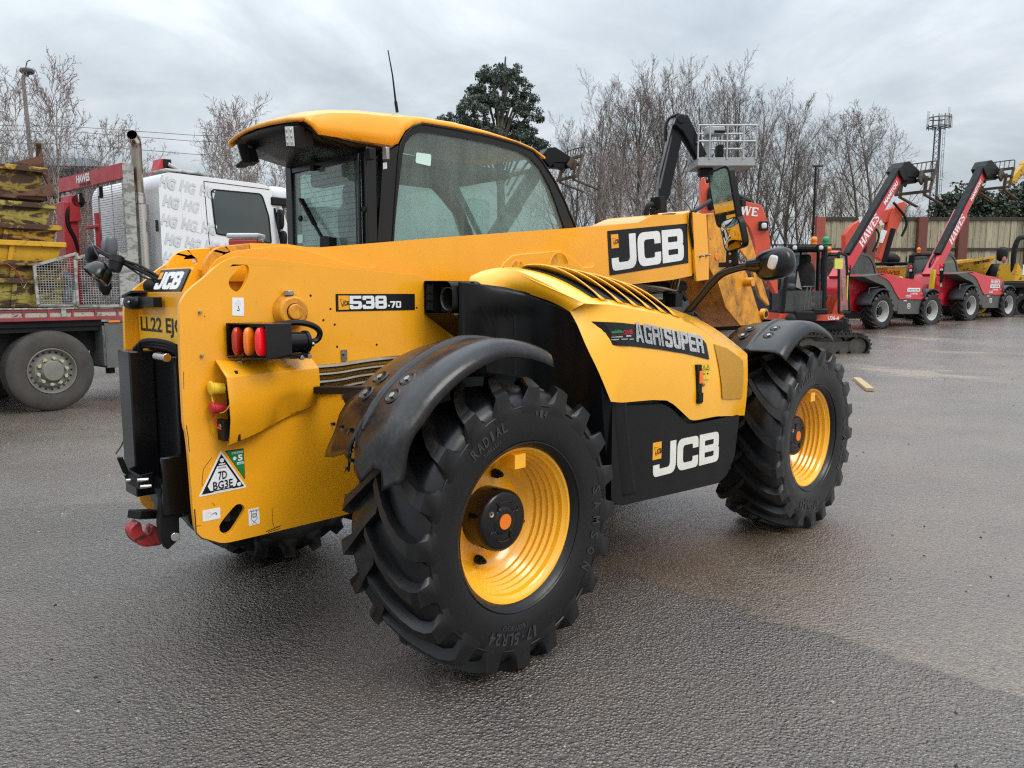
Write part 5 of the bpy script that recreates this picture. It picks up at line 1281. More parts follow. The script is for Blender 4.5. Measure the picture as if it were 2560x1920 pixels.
    h1 = t.math('ADD', t.math('MULTIPLY', t.ramp(d1, [(.0, 1.), (.60, 0.)]), 1.2), t.math('MULTIPLY', fine, .7))
    h1 = t.math('ADD', h1, t.math('MULTIPLY', t.noise(40, 3, .6), 1.6))
    hs = t.math('MULTIPLY', h1, t.mix(z2, (1.,) * 3, (.42,) * 3)); hs = t.math('MULTIPLY', hs, inv)
    hb = t.math('ADD', hs, t.math('MULTIPLY', mid, t.mix(z2, (.9,) * 3, (1.2,) * 3)))
    nb = t.bump(hb, .8, .0085)
    t.link(nb, t.p.inputs['Coat Normal'])
    return t.m
def ground_mesh():
    xs = [-400, -120, -40, -15, -6, 0, 4, 8, 10] + [10.5 + .75 * k for k in range(60)] + [60, 80, 120, 200, 400, 900]
    ys = [-900, -300, -120, -60, -30, -15, -6, 0, 6, 15, 30, 60, 120, 300, 900]
    m = MB(); m.grid([[(x, y, gz(x, y)) for y in ys] for x in xs]); return m
gnd = ground_mesh().build('ground', ground_mat(), None, smooth=80); gnd['kind'] = 'structure'
# ------------------------------------------------------------------ flatbed lorry loaded with skips
SKIPY = worn('skip_yellow', (.48, .27, .02), (.085, .042, .022), .75, .6, 3.2)
SKIPO = worn('skip_olive', (.42, .33, .055), (.085, .05, .028), .55, .65, 3.0, (.22, .19, .05))
SKIPN = worn('skip_bright_yellow', (.66, .36, .015), (.20, .09, .02), -.7, .4, 2.0)
SKIPD = worn('skip_brown', (.36, .23, .03), (.075, .042, .022), .7, .75, 3.5, (.17, .12, .03))
RUST = worn('rusty_steel', (.14, .065, .035), (.07, .035, .02), .5, .85, 4)
GREYS = worn('galvanised_sheet', (.36, .36, .33), (.24, .24, .215), .6, .45, 6, (.31, .31, .285))
TRED = plain('lorry_red', (.45, .022, .03), .45, var=.25); TREDD = plain('faded_red', (.30, .05, .055), .6, var=.35)
TWHITE = paint('lorry_white', (.72, .735, .745), .3, .4, .03, .0, dirt_amt=.03)
BEIGE = worn('scuffed_beige', (.46, .42, .35), (.18, .07, .06), .2, .7, 7)
TGREY = plain('lorry_grey', (.115, .117, .115), .6, var=.25)
TYRE2 = plain('dusty_tyre', (.062, .056, .048), .8, var=.35, scale=4, bump=.15, bscale=40)
WHEELG = plain('dusty_wheel', (.20, .19, .165), .6, var=.25, scale=9)
NUTG = plain('pale_green_pointer', (.40, .42, .27), .5, var=.1)
DGLASS = glass_mat('dark_vehicle_glass', (.40, .50, .50), (.05, .07, .07), .25, .02, False)
truck = thing('flatbed_lorry', 'white and grey flatbed lorry with tall chrome exhaust stack, carrying stacked skips', 'lorry', (.63, 8.1, 0), 4)
def lorry_wheel(parent, x, y=0.0):
    w = bpy.data.objects.new('wheel', None); COL.objects.link(w); w.parent = parent; w.location = (x, y, .53)
    m = MB(); prof = [(.29, .02), (.31, -.005), (.36, -.015), (.44, -.012), (.50, .005), (.525, .03), (.532, .08), (.532, .26), (.50, .30), (.3, .30)]
    m.lathe(prof, (0, 0, 0), (0, 1, 0), 56)
    for d in (.10, .15, .20): m.lathe([(.5335, d), (.5335, d + .004)], (0, 0, 0), (0, 1, 0), 48)
    m.build('tyre', TYRE2, w)
    m = MB(); m.lathe([(.302, .006), (.296, -.012), (.286, -.012), (.272, .03), (.255, .055), (.235, .06), (.215, .035), (.20, .02), (.15, .015), (.135, -.03), (.12, -.055), (.05, -.06), (0, -.06)], (0, 0, 0), (0, 1, 0), 48)
    m.m = 1
    for k in range(20): a = 2 * math.pi * k / 20; c = Vector((.247 * math.cos(a), .054, .247 * math.sin(a))); m.cyl(c, c + Vector((0, -.006, 0)), .013, n=8)
    m.m = 2
    for k in range(10):
        a = 2 * math.pi * (k + .3) / 10; c = Vector((.172 * math.cos(a), .018, .172 * math.sin(a))); m.cyl(c, c + Vector((0, -.05, 0)), .021, n=10)
        b = a + (.24 if k % 2 else -.24); e = Vector((.172 * math.cos(b), -.025, .172 * math.sin(b))); c2 = c + Vector((0, -.043, 0)); m.bar(c2, c2.lerp(e, .85), .016, .006, (0, 1, 0))
    m.build('wheel_rim', [WHEELG, DARK, NUTG], w); return w
lorry_wheel(truck, 0.0); lorry_wheel(truck, 0.0, 2.08); lorry_wheel(truck, 3.05); lorry_wheel(truck, 3.05, 2.08); lorry_wheel(truck, -1.36)
m = MB(); m.box2((-5, .04, 1.30), (1.0, 2.36, 1.355)); m.build('deck', RUST, truck)
m = MB(); m.box2((-5, .0, 1.335), (1.28, .06, 1.356)); m.m = 1; m.box2((-5, .005, 1.186), (1.28, .04, 1.232)); m.box2((-5, .015, 1.30), (1.28, .05, 1.335)); m.m = 2; m.box2((-5, .03, 1.232), (1.28, .045, 1.300)); m.m = 1
for k in range(22): m.box2((-4.9 + .288 * k, .008, 1.232), (-4.875 + .288 * k, .03, 1.335))
m.m = 0; m.box2((.155, .0, 1.235), (.215, .028, 1.335))
m.build('side_rail', [GREYS, TREDD, BEIGE], truck, bevel=.004)
m = MB(); m.box2((-5, .06, 1.106), (.67, .09, 1.184)); m.box2((-5, .3, .75), (1.3, 2.1, 1.10)); m.box2((-.75, .09, 1.04), (.72, .5, 1.12)); m.build('chassis_frame', BLKM, truck)
m = MB(); m.box2((.70, .04, .515), (1.45, .62, 1.135)); m.box2((.66, .02, .55), (.69, .5, 1.10)); m.m = 1; m.bar((.672, .01, .99), (.675, .01, .80), .012, .008); m.bar((.675, .01, .76), (.69, .01, .57), .012, .008); m.m = 2; m.box2((.745, .02, 1.142), (.90, .05, 1.182)); m.m = 3; m.cyl((.82, .25, .51), (.82, .25, .42), .06, n=12)
m.build('tool_locker', [TGREY, STEEL, LAMB, BLKM], truck, bevel=.012)
# headboard
hb = MB(); hb.box2((1.06, 0, 1.36), (1.17, .10, 3.33)); hb.m = 0; hb.box2((1.28, 2.24, 1.36), (1.37, 2.36, 3.10)) if False else hb.box2((1.06, 2.24, 1.36), (1.15, 2.36, 3.12))
hb.box2((1.07, .1, 1.36), (1.10, 2.3, 2.12)); hb.box2((1.04, -.012, 1.36), (1.19, 0, 3.33))
hbo = hb.build('headboard', GREYS, truck, bevel=.008)
m = MB(); m.box2((1.035, .0, 3.12), (1.10, 2.36, 3.325)); m.m = 1
words(m, 'HAWES', (1.035, 1.36, 3.245), (0, -1, 0), Z_, .50, .115, .04, 1, .004); m.m = 2; words(m, '01494 880', (1.035, 1.30, 3.155), (0, -1, 0), Z_, .42, .05, .01, 2, .004)
m.build('header_beam', [TRED, WHITE, BLKM], hbo, bevel=.006)
m = MB()
for k in range(30): z = 2.15 + .033 * k; m.box2((1.075, .1, z), (1.079, 2.25, z + .007))
for k in range(5): y = .45 + .45 * k; m.box2((1.07, y, 2.12), (1.074, y + (.06 if k % 2 else .02), 3.12))
m.build('mesh_screen', GREYS, hbo, smooth=0)
m = MB()
for y, z in ((1.50, 3.02), (.75, 3.05)): m.box((1.03, y, z - .06), (.05, .07, .16)); m.m = 1; m.box((1.0, y, z - .06), (.01, .05, .12)); m.m = 0
m.build('deck_light', [BLKM, LCLR], hbo, bevel=.006)
# side guards of wire mesh either side of the headboard
def guard(poly, x0, x1, z0, z1, y):
    m = MB()
    for a, b in zip(poly, poly[1:] + poly[:1]): m.bar((a[0], y, a[1]), (b[0], y, b[1]), .035, .03, (0, 1, 0))
    top = lambda x: interp([(p[0], p[1]) for p in sorted(poly, key=lambda p: p[0]) if p[1] > z0 + .1], x)
    n = int((x1 - x0) / .032)
    for k in range(1, n):
        x = x0 + (x1 - x0) * k / n; m.box2((x - .003, y - .003, z0), (x + .003, y + .003, top(x)))
    for k in range(1, int((z1 - z0) / .032)):
        z = z0 + .032 * k; xa = [x0 + (x1 - x0) * i / 20 for i in range(21) if top(x0 + (x1 - x0) * i / 20) > z]
        if len(xa) > 1: m.box2((xa[0], y - .003, z - .003), (xa[-1], y + .003, z + .003))
    return m.build('mesh_guard', GREYS, truck, smooth=0)
guard([(-.107, 1.39), (.325, 1.39), (.395, 2.072), (-.118, 1.897)], -.10, .34, 1.39, 2.07, .02)
guard([(.36, 1.375), (.93, 1.375), (.93, 2.05), (.515, 2.05), (.36, 2.0)], .40, .90, 1.40, 2.04, .0)
m = MB(); m.box2((.93, -.01, 1.37), (1.05, .02, 2.1)); m.build('guard_post', GREYS, truck, bevel=.006)
# exhaust stack
def perf_mat():
    t = NT('perforated_chrome'); mp = t.mapping((30, 30, 24)); v = t.voro(1.0, 'F1', mp, rnd=0.0); h = t.ramp(v, [(.20, 1.), (.30, 0.)])
    t.setp(Base_Color=t.mix(h, (.50, .49, .46), (.01, .01, .01)), Metallic=t.mix(h, (1.,) * 3, (0.,) * 3), Roughness=.25); return t.m
m = MB(); m.tube(smooth_open([(1.33, .2, 2.8), (1.33, .2, 3.45), (1.335, .2, 3.60), (1.31, .16, 3.69), (1.22, .05, 3.73)], 3), .072, 24, None, False); st_ = m.build('exhaust_stack', plain('heat_stained_chrome', (.42, .36, .29), .22, 1.0, var=.5, scale=3), truck, solid=.004)
m = MB(); m.lathe([(.115, 1.2), (.115, 2.80), (.10, 2.80)], (1.34, .2, 0), Z_, 28); m.build('heat_shield', perf_mat(), st_); m = MB(); m.lathe([(.075, 2.93), (.08, 2.93), (.08, 2.96), (.075, 2.96)], (1.335, .2, 0), Z_, 24); m.lathe([(.072, 2.80), (.085, 2.81), (.085, 2.92), (.072, 2.93)], (1.335, .2, 0), Z_, 14); m.build('clamp_ring', CHROME, st_)
# cab
m = MB(); cs = rounded([(1.53, .75, .05), (3.75, .75, .1), (3.72, 2.35, .3), (3.46, 3.10, .1), (3.26, 3.26, .12), (1.62, 3.27, .10), (1.53, 3.10, .10)])
m.prism(cs, 'Y', 0, 2.4); lc = m.build('lorry_cab', TWHITE, truck, bevel=.07, seg=4)
m = MB(); wq = rounded([(2.365, 2.44, .04), (3.30, 2.34, .04), (3.27, 2.76, .04), (3.16, 3.10, .07), (2.314, 3.09, .07)]); m.prism(wq, 'Y', -.004, .012); m.build('door_window', plain('tinted_lorry_glass', (.035, .050, .052), .04, var=.3, scale=1.5, spec=.9), lc)
m = MB(); fr = wq
for a, b in zip(fr, fr[1:] + fr[:1]): m.bar((a[0], -.004, a[1]), (b[0], -.004, b[1]), .022, .012, (0, 1, 0))
for a, b in (((2.21, 3.20), (2.235, 2.6)), ((2.235, 2.6), (2.26, 2.2)), ((2.21, 3.2), (3.30, 3.185))): m.bar((a[0], -.002, a[1]), (b[0], -.002, b[1]), .010, .004, (0, 1, 0))
m.box2((1.46, -.003, 2.42), (1.50, .01, 2.58)); m.build('door_seal', BLKM, lc)
m = MB(); m.prism(rounded([(1.86, 2.5, .12), (2.16, 2.42, .06), (2.14, 3.08, .06), (1.85, 3.1, .08)]), 'Y', -.006, .01); m.build('locker_door', TWHITE, lc, bevel=.006)
m = MB(); random.seed(8)
for r in range(5):
    for c_ in range(5):
        x = 1.66 + .30 * c_ + .04 * (r % 2); z = 3.12 - .27 * r - .035 * c_
        if x > 2.85 or (x > 2.25 and z > 2.42 and x < 3.4): 
            if not (x < 2.30): continue
        words(m, 'HG', (x, -.008, z), (1, 0, -.22), (.30, 0, 1), .225, .17, .05, 0, .001)
m.build('cab_lettering', plain('pale_grey_print', (.58, .61, .645), .4, var=.2, scale=12), lc, smooth=0)
m = MB(); m.blob((3.50, .2, 3.13), (.42, .5, .26), 16, 8, None, None, 3); m.m = 1; m.box((3.52, .2, 3.01), (.40, .48, .13)); m.build('sun_visor', [TWHITE, BLKM], lc, bevel=.02)
m = MB(); m.blob((3.42, -.10, 2.72), (.08, .16, .32), 14, 10, None, None, 3); m.blob((3.45, -.12, 2.42), (.08, .16, .24), 14, 10, None, None, 3); m.bar((3.38, .0, 2.9), (3.42, -.12, 2.3), .03, .03); m.build('wing_mirror', BLKM, lc)
m = MB(); m.prism([(3.52, 2.3), (3.56, 2.3), (3.46, 2.92), (3.42, 2.92)], 'Y', -.02, .06); m.build('windscreen_edge', plain('green_glass_edge', (.22, .40, .36), .1), lc)
m = MB(); m.box((2.35, 1.0, 3.34), (.55, .5, .10)); m.box((2.35, 1.0, 3.42), (.75, .6, .035)); m.build('roof_hatch', GREYS, lc, bevel=.02)
# loader crane folded behind the headboard
m = MB(); m.box2((.80, 1.55, 1.36), (1.00, 1.85, 2.90)); m.prism([(.86, 2.6), (1.02, 2.62), (1.02, 3.02), (.90, 3.0)], 'Y', 1.5, 1.9); m.box((.98, .8, 2.35), (.06, .06, .7)); m.box((.95, .9, 2.5), (.05, .4, .05)); m.m = 1; m.cyl((1.0, 1.5, 2.92), (1.0, 1.9, 2.92), .10, n=16)
cr = m.build('loader_crane', [TRED, BLKM], truck, bevel=.01)
for k in range(2):
    m = MB(); m.tube(smooth_open([(.98, 1.6 - .04 * k, 2.86), (.86, 1.6 - .04 * k, 2.80), (.84, 1.6 - .04 * k, 2.55), (.95, 1.6 - .04 * k, 2.35), (.98, 1.6, 2.0)], 3), .035, 10); m.build('crane_hose', BLKM, cr)
m = MB(); m.prism([(2.05, 3.30), (2.40, 3.25), (2.36, 3.48), (2.32, 3.66), (2.16, 3.66)], 'Y', 1.25, 1.5); m.m = 1; m.cyl((2.25, 1.2, 3.58), (2.75, 1.2, 3.36), .035, n=12); m.m = 2; m.box2((2.20, 1.22, 3.52), (2.32, 1.25, 3.66)); m.build('crane_jib', [TRED, CHROME, BLKM], truck, bevel=.008)
# the stacked skips
def skip(z, s, h, mat, rimmat, label, dz=0.0):
    t = thing('skip', label, 'skip', (0, 0, 0), 0, 'open skips stacked on the lorry')
    t.parent = None; t.location = (.63 + math.cos(R(4)) * s - math.sin(R(4)) * .12, 8.1 + math.sin(R(4)) * s + math.cos(R(4)) * .12, z); t.rotation_euler = (0, 0, R(4))
    m = MB(); L = 3.4; W = 1.75; a = .06; e = .07
    outer_ = [[(-L, 0, h), (0, 0, h), (0, W, h), (-L, W, h)], [(-L + .5, a, 0), (-e, a, 0), (-e, W - a, 0), (-L + .5, W - a, 0)]]
    m.grid(outer_, None, True); m.add(outer_[1], [(0, 1, 2, 3)])
    m.bar((-.62, -.004 + a * .5, 0), (-.58, -.012, h), .05, .02, (0, 1, 0)); m.bar((-1.6, a * .5, 0), (-1.6, -.01, h), .06, .02, (0, 1, 0))
    m.build('skip_body', mat, t, solid=.02)
    r = MB()
    for p, q in (((-L, -.02, h), (.02, -.02, h)), ((.02, -.02, h), (.02, W, h)), ((.02, W, h), (-L, W, h))): r.bar(p, q, .055, .066)
    r.build('skip_rim', rimmat, t, bevel=.006); return t
tt = 'topmost skip of the stack, dark yellow and rust with a raised rusty flap'
s1 = skip(2.79, .10, .33, SKIPD, SKIPY, tt)
m = MB(); m.prism([(-.42, .36), (-.02, .52), (.02, .62), (.03, .36)], 'Y', .05, .08); m.bar((.0, .10, .70), (.05, .35, .30), .06, .06); m.build('skip_flap', RUST, s1)
m = MB(); m.prism([(-.35, -.02), (.06, .0), (.02, .16)], 'Y', -.10, -.06); m.bar((-.02, -.07, .30), (.10, -.07, -.02), .05, .04); m.build('skip_flap', RUST, s1)
skip(2.70, .07, .07, RUST, RUST, 'thin rust brown skip rim wedged just under the topmost skip')
skip(2.42, .17, .25, SKIPO, SKIPO, 'flaking olive yellow skip with big rust patches, third from the top')
skip(2.19, .22, .205, SKIPY, SKIPY, 'scratched mid yellow skip above the bright yellow one in the stack')
skip(1.93, .26, .25, SKIPN, SKIPN, 'bright clean yellow skip in the middle of the stack')
skip(1.68, .26, .25, SKIPD, SKIPD, 'mud brown skip second from the bottom of the stack')
skip(1.365, .26, .335, SKIPO, SKIPD, 'bottom skip of the stack, peeling khaki, resting on the lorry deck')
m = MB(); pts = smooth_open([(0, 0, 0), (.10, -.02, -.02), (.20, -.03, -.13), (.24, -.03, -.24)], 2)
for a, b in zip(pts, pts[1:]): m.bar(a, b, .004, .055, (0, 1, 0))
m.v = [(x, y, z) for x, y, z in m.v]; m.m = 1; m.tube([(.22, -.03, -.25), (.25, -.03, -.32), (.29, -.03, -.25)], .006, 6, None, True, True)
strap = m.build('ratchet_strap', [plain('orange_webbing', (.62, .12, .04), .8), CHROME], None, solid=0); strap.location = (.10, 8.02, 1.93); strap.rotation_euler = (0, 0, R(4)); tag(strap, 'orange ratchet strap hanging over the edge of a brown skip', 'strap')
m = MB(); m.blob((0, 0, .22), (.16, .10, .52), 14, 10, None, None, 2.4); m.m = 1; m.tube([(-.07, 0, .42), (0, 0, .47), (.06, 0, .44)], .012, 6); tp = m.build('tarpaulin', [plain('blue_grey_sheet', (.13, .17, .26), .6, var=.3), TRED], None); tp.location = (.93, 8.3, 1.36); tag(tp, 'rolled blue-grey sheet with red hem behind the mesh guard', 'tarpaulin')
# amber-and-clear beacon low on the far side of the telehandler's cab
m = MB(); c = Vector((0.26,1.717,1.906)); m.box(c + Vector((0, 0, -.02)), (.20, .14, .05), Matrix.Rotation(R(-45), 3, 'Z')); m.m = 1; m.box(c + Vector((0, 0, .025)), (.22, .15, .035), Matrix.Rotation(R(-45), 3, 'Z')); m.m = 2; m.box(c + Vector((0, 0, -.2)), (.05, .05, .3))
m.build('tail_lamp', [LRED, LCLR, BLKM], hero, bevel=.012)

# ------------------------------------------------------------------ buildings, lamps and wires on the left
def brick_mat(name, c1, c2, mortar, scale=1.0):
    t = NT(name); b = t.node('ShaderNodeTexBrick'); mp = t.mapping((1, 1, 1)); X, Y, Z = t.xyz()
    cv = t.node('ShaderNodeCombineXYZ'); t.link(X, cv.inputs[0]); t.link(Z, cv.inputs[1]); t.link(cv.outputs[0], b.inputs['Vector'])
    b.inputs['Scale'].default_value = 1; b.inputs['Brick Width'].default_value = .225; b.inputs['Row Height'].default_value = .075; b.inputs['Mortar Size'].default_value = .010
    b.inputs['Color1'].default_value = (*c1, 1); b.inputs['Color2'].default_value = (*c2, 1); b.inputs['Mortar'].default_value = (*mortar, 1)
    n = t.noise(1.3, 4, .6); t.setp(Base_Color=t.mix(t.ramp(n, [(.3, 0.), (.8, .35)]), b.outputs['Color'], (.05, .035, .03)), Roughness=.85); return t.m
BRICK = brick_mat('brown_brick', (.155, .060, .042), (.095, .040, .032), (.16, .13, .11))
def slate_mat():
    t = NT('dark_slate'); b = t.node('ShaderNodeTexBrick'); X, Y, Z = t.xyz(); cv = t.node('ShaderNodeCombineXYZ'); t.link(X, cv.inputs[0]); t.link(Z, cv.inputs[1]); t.link(cv.outputs[0], b.inputs['Vector'])
    b.inputs['Scale'].default_value = 1; b.inputs['Brick Width'].default_value = .45; b.inputs['Row Height'].default_value = .16; b.inputs['Mortar Size'].default_value = .012
    b.inputs['Color1'].default_value = (.040, .042, .048, 1); b.inputs['Color2'].default_value = (.055, .056, .062, 1); b.inputs['Mortar'].default_value = (.015, .015, .017, 1); t.setp(Base_Color=b.outputs['Color'], Roughness=.7); return t.m
SLATE = slate_mat()
def ray_xy(d, s):
    """ground point d metres straight ahead of the gate camera's heading and s metres to its right"""
    return (-2.195 + .7061 * d + .7081 * s, -3.2888 + .7081 * d - .7061 * s)
bx, by = ray_xy(27, -19)
bld = thing('brick_building', 'long brown brick building with a dark slate upper storey, behind the lorry', 'building', (bx, by, 0), -38)
m = MB(); m.box2((-6, 0, 0), (13.6, 9, 4.55)); wl_ = m.build('brick_wall', BRICK, bld)
m = MB(); m.prism([(0, 4.55), (.6, 4.6), (.15, 5.95), (8.8, 5.95), (9, 4.55)], 'X', -6, 4.9); m.build('slate_storey', SLATE, bld)
m = MB(); m.box2((-6.1, -.1, 4.5), (13.7, 0, 4.62)); m.build('eaves', BLKM, bld)
m = MB(); m.box2((-6, 1, 5.97), (4.0, 7, 6.35)); m.build('roof_light', plain('pale_roof_sheet', (.30, .36, .40), .5), bld)
for x, w in ((6.0, 1.1), (9.3, 1.1), (3.0, 1.1)):
    m = MB(); m.box2((x, -.04, 1.6), (x + w, .02, 2.8)); wf = m.build('window', plain('white_window_frame', (.75, .76, .76), .4) if 'white_window_frame' not in MATS else MATS['white_window_frame'], bld); m = MB(); m.box2((x + .09, -.05, 1.69), (x + w - .09, -.042, 2.71)); m.build('pane', plain('window_pane', (.06, .08, .09), .05) if 'window_pane' not in MATS else MATS['window_pane'], wf)
# street lamp
lx, ly = ray_xy(24, (104 - 1280) / 1923.1 * 24)
lamp = thing('street_lamp', 'tall grey street lamp standing among the birch trees behind the skips', 'street lamp', (lx, ly, 0), -45)
zt = 1.555 + (731 - 205) / 1923.1 * 24
m = MB(); m.tube([(0.25, 0, 0), (.06, 0, zt * .75), (0, 0, zt - .2), (.03, 0, zt - .1)], [.085, .06, .05, .05], 10); m.build('lamp_post', plain('weathered_grey_post', (.20, .20, .18), .7), lamp)
m = MB(); m.blob((.14, 0, zt + .02), (.40, .30, .20), 14, 8, None, None, 2.6); m.cyl((.10, 0, zt - .13), (.12, 0, zt), .07, n=10); m.m = 1; m.tube([(.10, 0, zt + .1), (.16, 0, zt + .3), (.26, 0, zt + .34)], .015, 5); m.build('lamp_head', [plain('lamp_head_grey', (.05, .052, .055), .6), BLKM], lamp)
for k, (ya, yb) in enumerate(((333, 352), (345, 366), (374, 397))):
    d = 70; P = [Vector((*ray_xy(d, (x - 1280) / 1923.1 * d), 1.555 + (731 - y) / 1923.1 * d)) for x, y in ((-300, ya - 10), (225, ya), (500, yb), (900, yb + 14))]
    m = MB(); m.tube(P, .022, 5); w = m.build('overhead_wire', BLKM, None); tag(w, ['top', 'middle', 'lowest'][k] + ' overhead wire of the three crossing the sky behind the exhaust stack', 'wire', 'overhead wires')

# ------------------------------------------------------------------ red telehandlers ahead
HRED = paint('hire_red', (.58, .018, .032), .3, .45, .08, .1, dirt_amt=.10)
HREDO = paint('excavator_orange_red', (.66, .075, .03), .35, .35, .10, .15, dirt_amt=.12)
MGREY = plain('mid_grey_panel', (.085, .082, .078), .6, var=.25)
RIMG = plain('light_grey_rim', (.50, .50, .47), .5, var=.3, scale=6)
TYRE3 = rubber('dusty_lug_tyre', (.085, .075, .062), .9, .6)
VGLASS = glass_mat('vehicle_glass', (.50, .60, .58), (.20, .24, .23), .30, .03, False)
FORKS = worn('worn_fork_steel', (.05, .045, .042), (.17, .095, .045), .5, .7, 6)
def slab(m, text, o, u, v, h, mi, shade=None):
    """serifed capitals: thick and thin strokes with feet"""
    o, u, v = Vector(o), Vector(u).normalized(), Vector(v).normalized(); n = u.cross(v); x = 0
    G = {'H': (.95, [((.18, 0), (.18, 1), .24), ((.77, 0), (.77, 1), .24), ((.18, .5), (.77, .5), .14)], [.18, .77], [.18, .77]), 'A': (.95, [((.12, 0), (.47, 1), .12), ((.47, 1), (.82, 0), .26), ((.25, .3), (.7, .3), .12)], [.12, .82], []),
         'W': (1.25, [((.12, 1), (.36, 0), .24), ((.36, 0), (.62, 1), .12), ((.62, 1), (.86, 0), .24), ((.86, 0), (1.12, 1), .12)], [], [.12, .62, 1.12]), 'E': (.8, [((.2, 0), (.2, 1), .24), ((.2, .07), (.74, .07), .14), ((.2, .93), (.74, .93), .14), ((.2, .5), (.6, .5), .14), ((.72, .0), (.72, .28), .1), ((.72, .72), (.72, 1), .1)], [], []),
         'S': (.75, [((.62, .72), (.62, .95), .1), ((.62, .92), (.25, .93), .15), ((.18, .90), (.16, .62), .22), ((.2, .6), (.58, .42), .24), ((.6, .4), (.58, .1), .22), ((.52, .07), (.14, .07), .15), ((.12, .05), (.12, .3), .1)], [], [])}
    for ch in text:
        w, st, feet, heads = G[ch]; k = 0
        for a, b, t in st + [((f - .16, .05), (f + .16, .05), .10) for f in feet] + [((f - .16, .95), (f + .16, .95), .10) for f in heads]:
            k += 1; p, q = o + u * ((x + a[0]) * h) + v * (a[1] * h), o + u * ((x + b[0]) * h) + v * (b[1] * h); d = (q - p).normalized(); r = d.cross(n) * (t * h / 2); off = n * (.0015 + .0006 * k)
            m.add([p - r + off, p + r + off, q + r + off, q - r + off], [(0, 1, 2, 3)], mi)
        x += w
    return x * h
def ag_wheel(parent, x, y, r=.62, w=.46, rz=0, rim=None, lug=18):
    root = bpy.data.objects.new('wheel', None); COL.objects.link(root); root.parent = parent; root.location = (x, y, r - .02); root.rotation_euler = (0, 0, R(rz))
    m = MB(); k = w / 2; m.lathe([(r * .55, k * .85), (r * .70, k), (r * .86, k * .98), (r * .93, k * .8), (r * .945, 0), (r * .93, -k * .8), (r * .86, -k * .98), (r * .70, -k), (r * .55, -k * .85)], (0, 0, 0), (0, -1, 0), 40); m.m = 1
    for sd in (1, -1):
        for j in range(lug):
            a0 = 2 * math.pi * (j + (.5 if sd < 0 else 0)) / lug; V = []
            for f, rr in ((0, 1.0), (.5, 1.0), (1, .985), (1.08, .87)):
                for da in (-.05, .05):
                    a = a0 - .34 * (1 - min(1, f)) + da
                    for q in (rr * r, r * .90 if f < 1.05 else rr * r - .004): V.append((q * math.cos(a), -sd * f * k * .98, q * math.sin(a)))
            F = []
            for i in range(3):
                b = i * 4; F += [(b, b + 2, b + 6, b + 4), (b, b + 4, b + 5, b + 1), (b + 2, b + 3, b + 7, b + 6)]
            m.add(V, F, 1)
    m.build('tyre', [RUB, TYRE3], root)
    m = MB(); m.lathe([(0, .02), (r * .2, .02), (r * .40, .0), (r * .44, .06), (r * .50, k * .7), (r * .53, k * .86), (r * .56, k * .88)], (0, 0, 0), (0, -1, 0), 36); m.m = 1; m.lathe([(0, .14), (r * .17, .13), (r * .2, .02)], (0, 0, 0), (0, -1, 0), 20)
    for j in range(8): a = j * math.pi / 4; m.cyl((r * .27 * math.cos(a), -.01, r * .27 * math.sin(a)), (r * .27 * math.cos(a), -.07, r * .27 * math.sin(a)), .022, n=8)
    m.build('wheel_rim', [rim or RIMG, BLKM], root); return root
def arc_guard(parent, x, y0, y1, r, a0, a1, z, mat):
    rows = [[(x + (r - (.05 if j == 0 else 0)) * math.cos(R(a)), y, z + (r - (.05 if j == 0 else 0)) * math.sin(R(a))) for j, y in enumerate((y0 - .01, y0, (y0 + y1) / 2, y1))] for a in [a0 + (a1 - a0) * k / 16 for k in range(17)]]
    m = MB(); m.grid(rows); return m.build('mudguard', mat, parent, solid=.012, smooth=30)
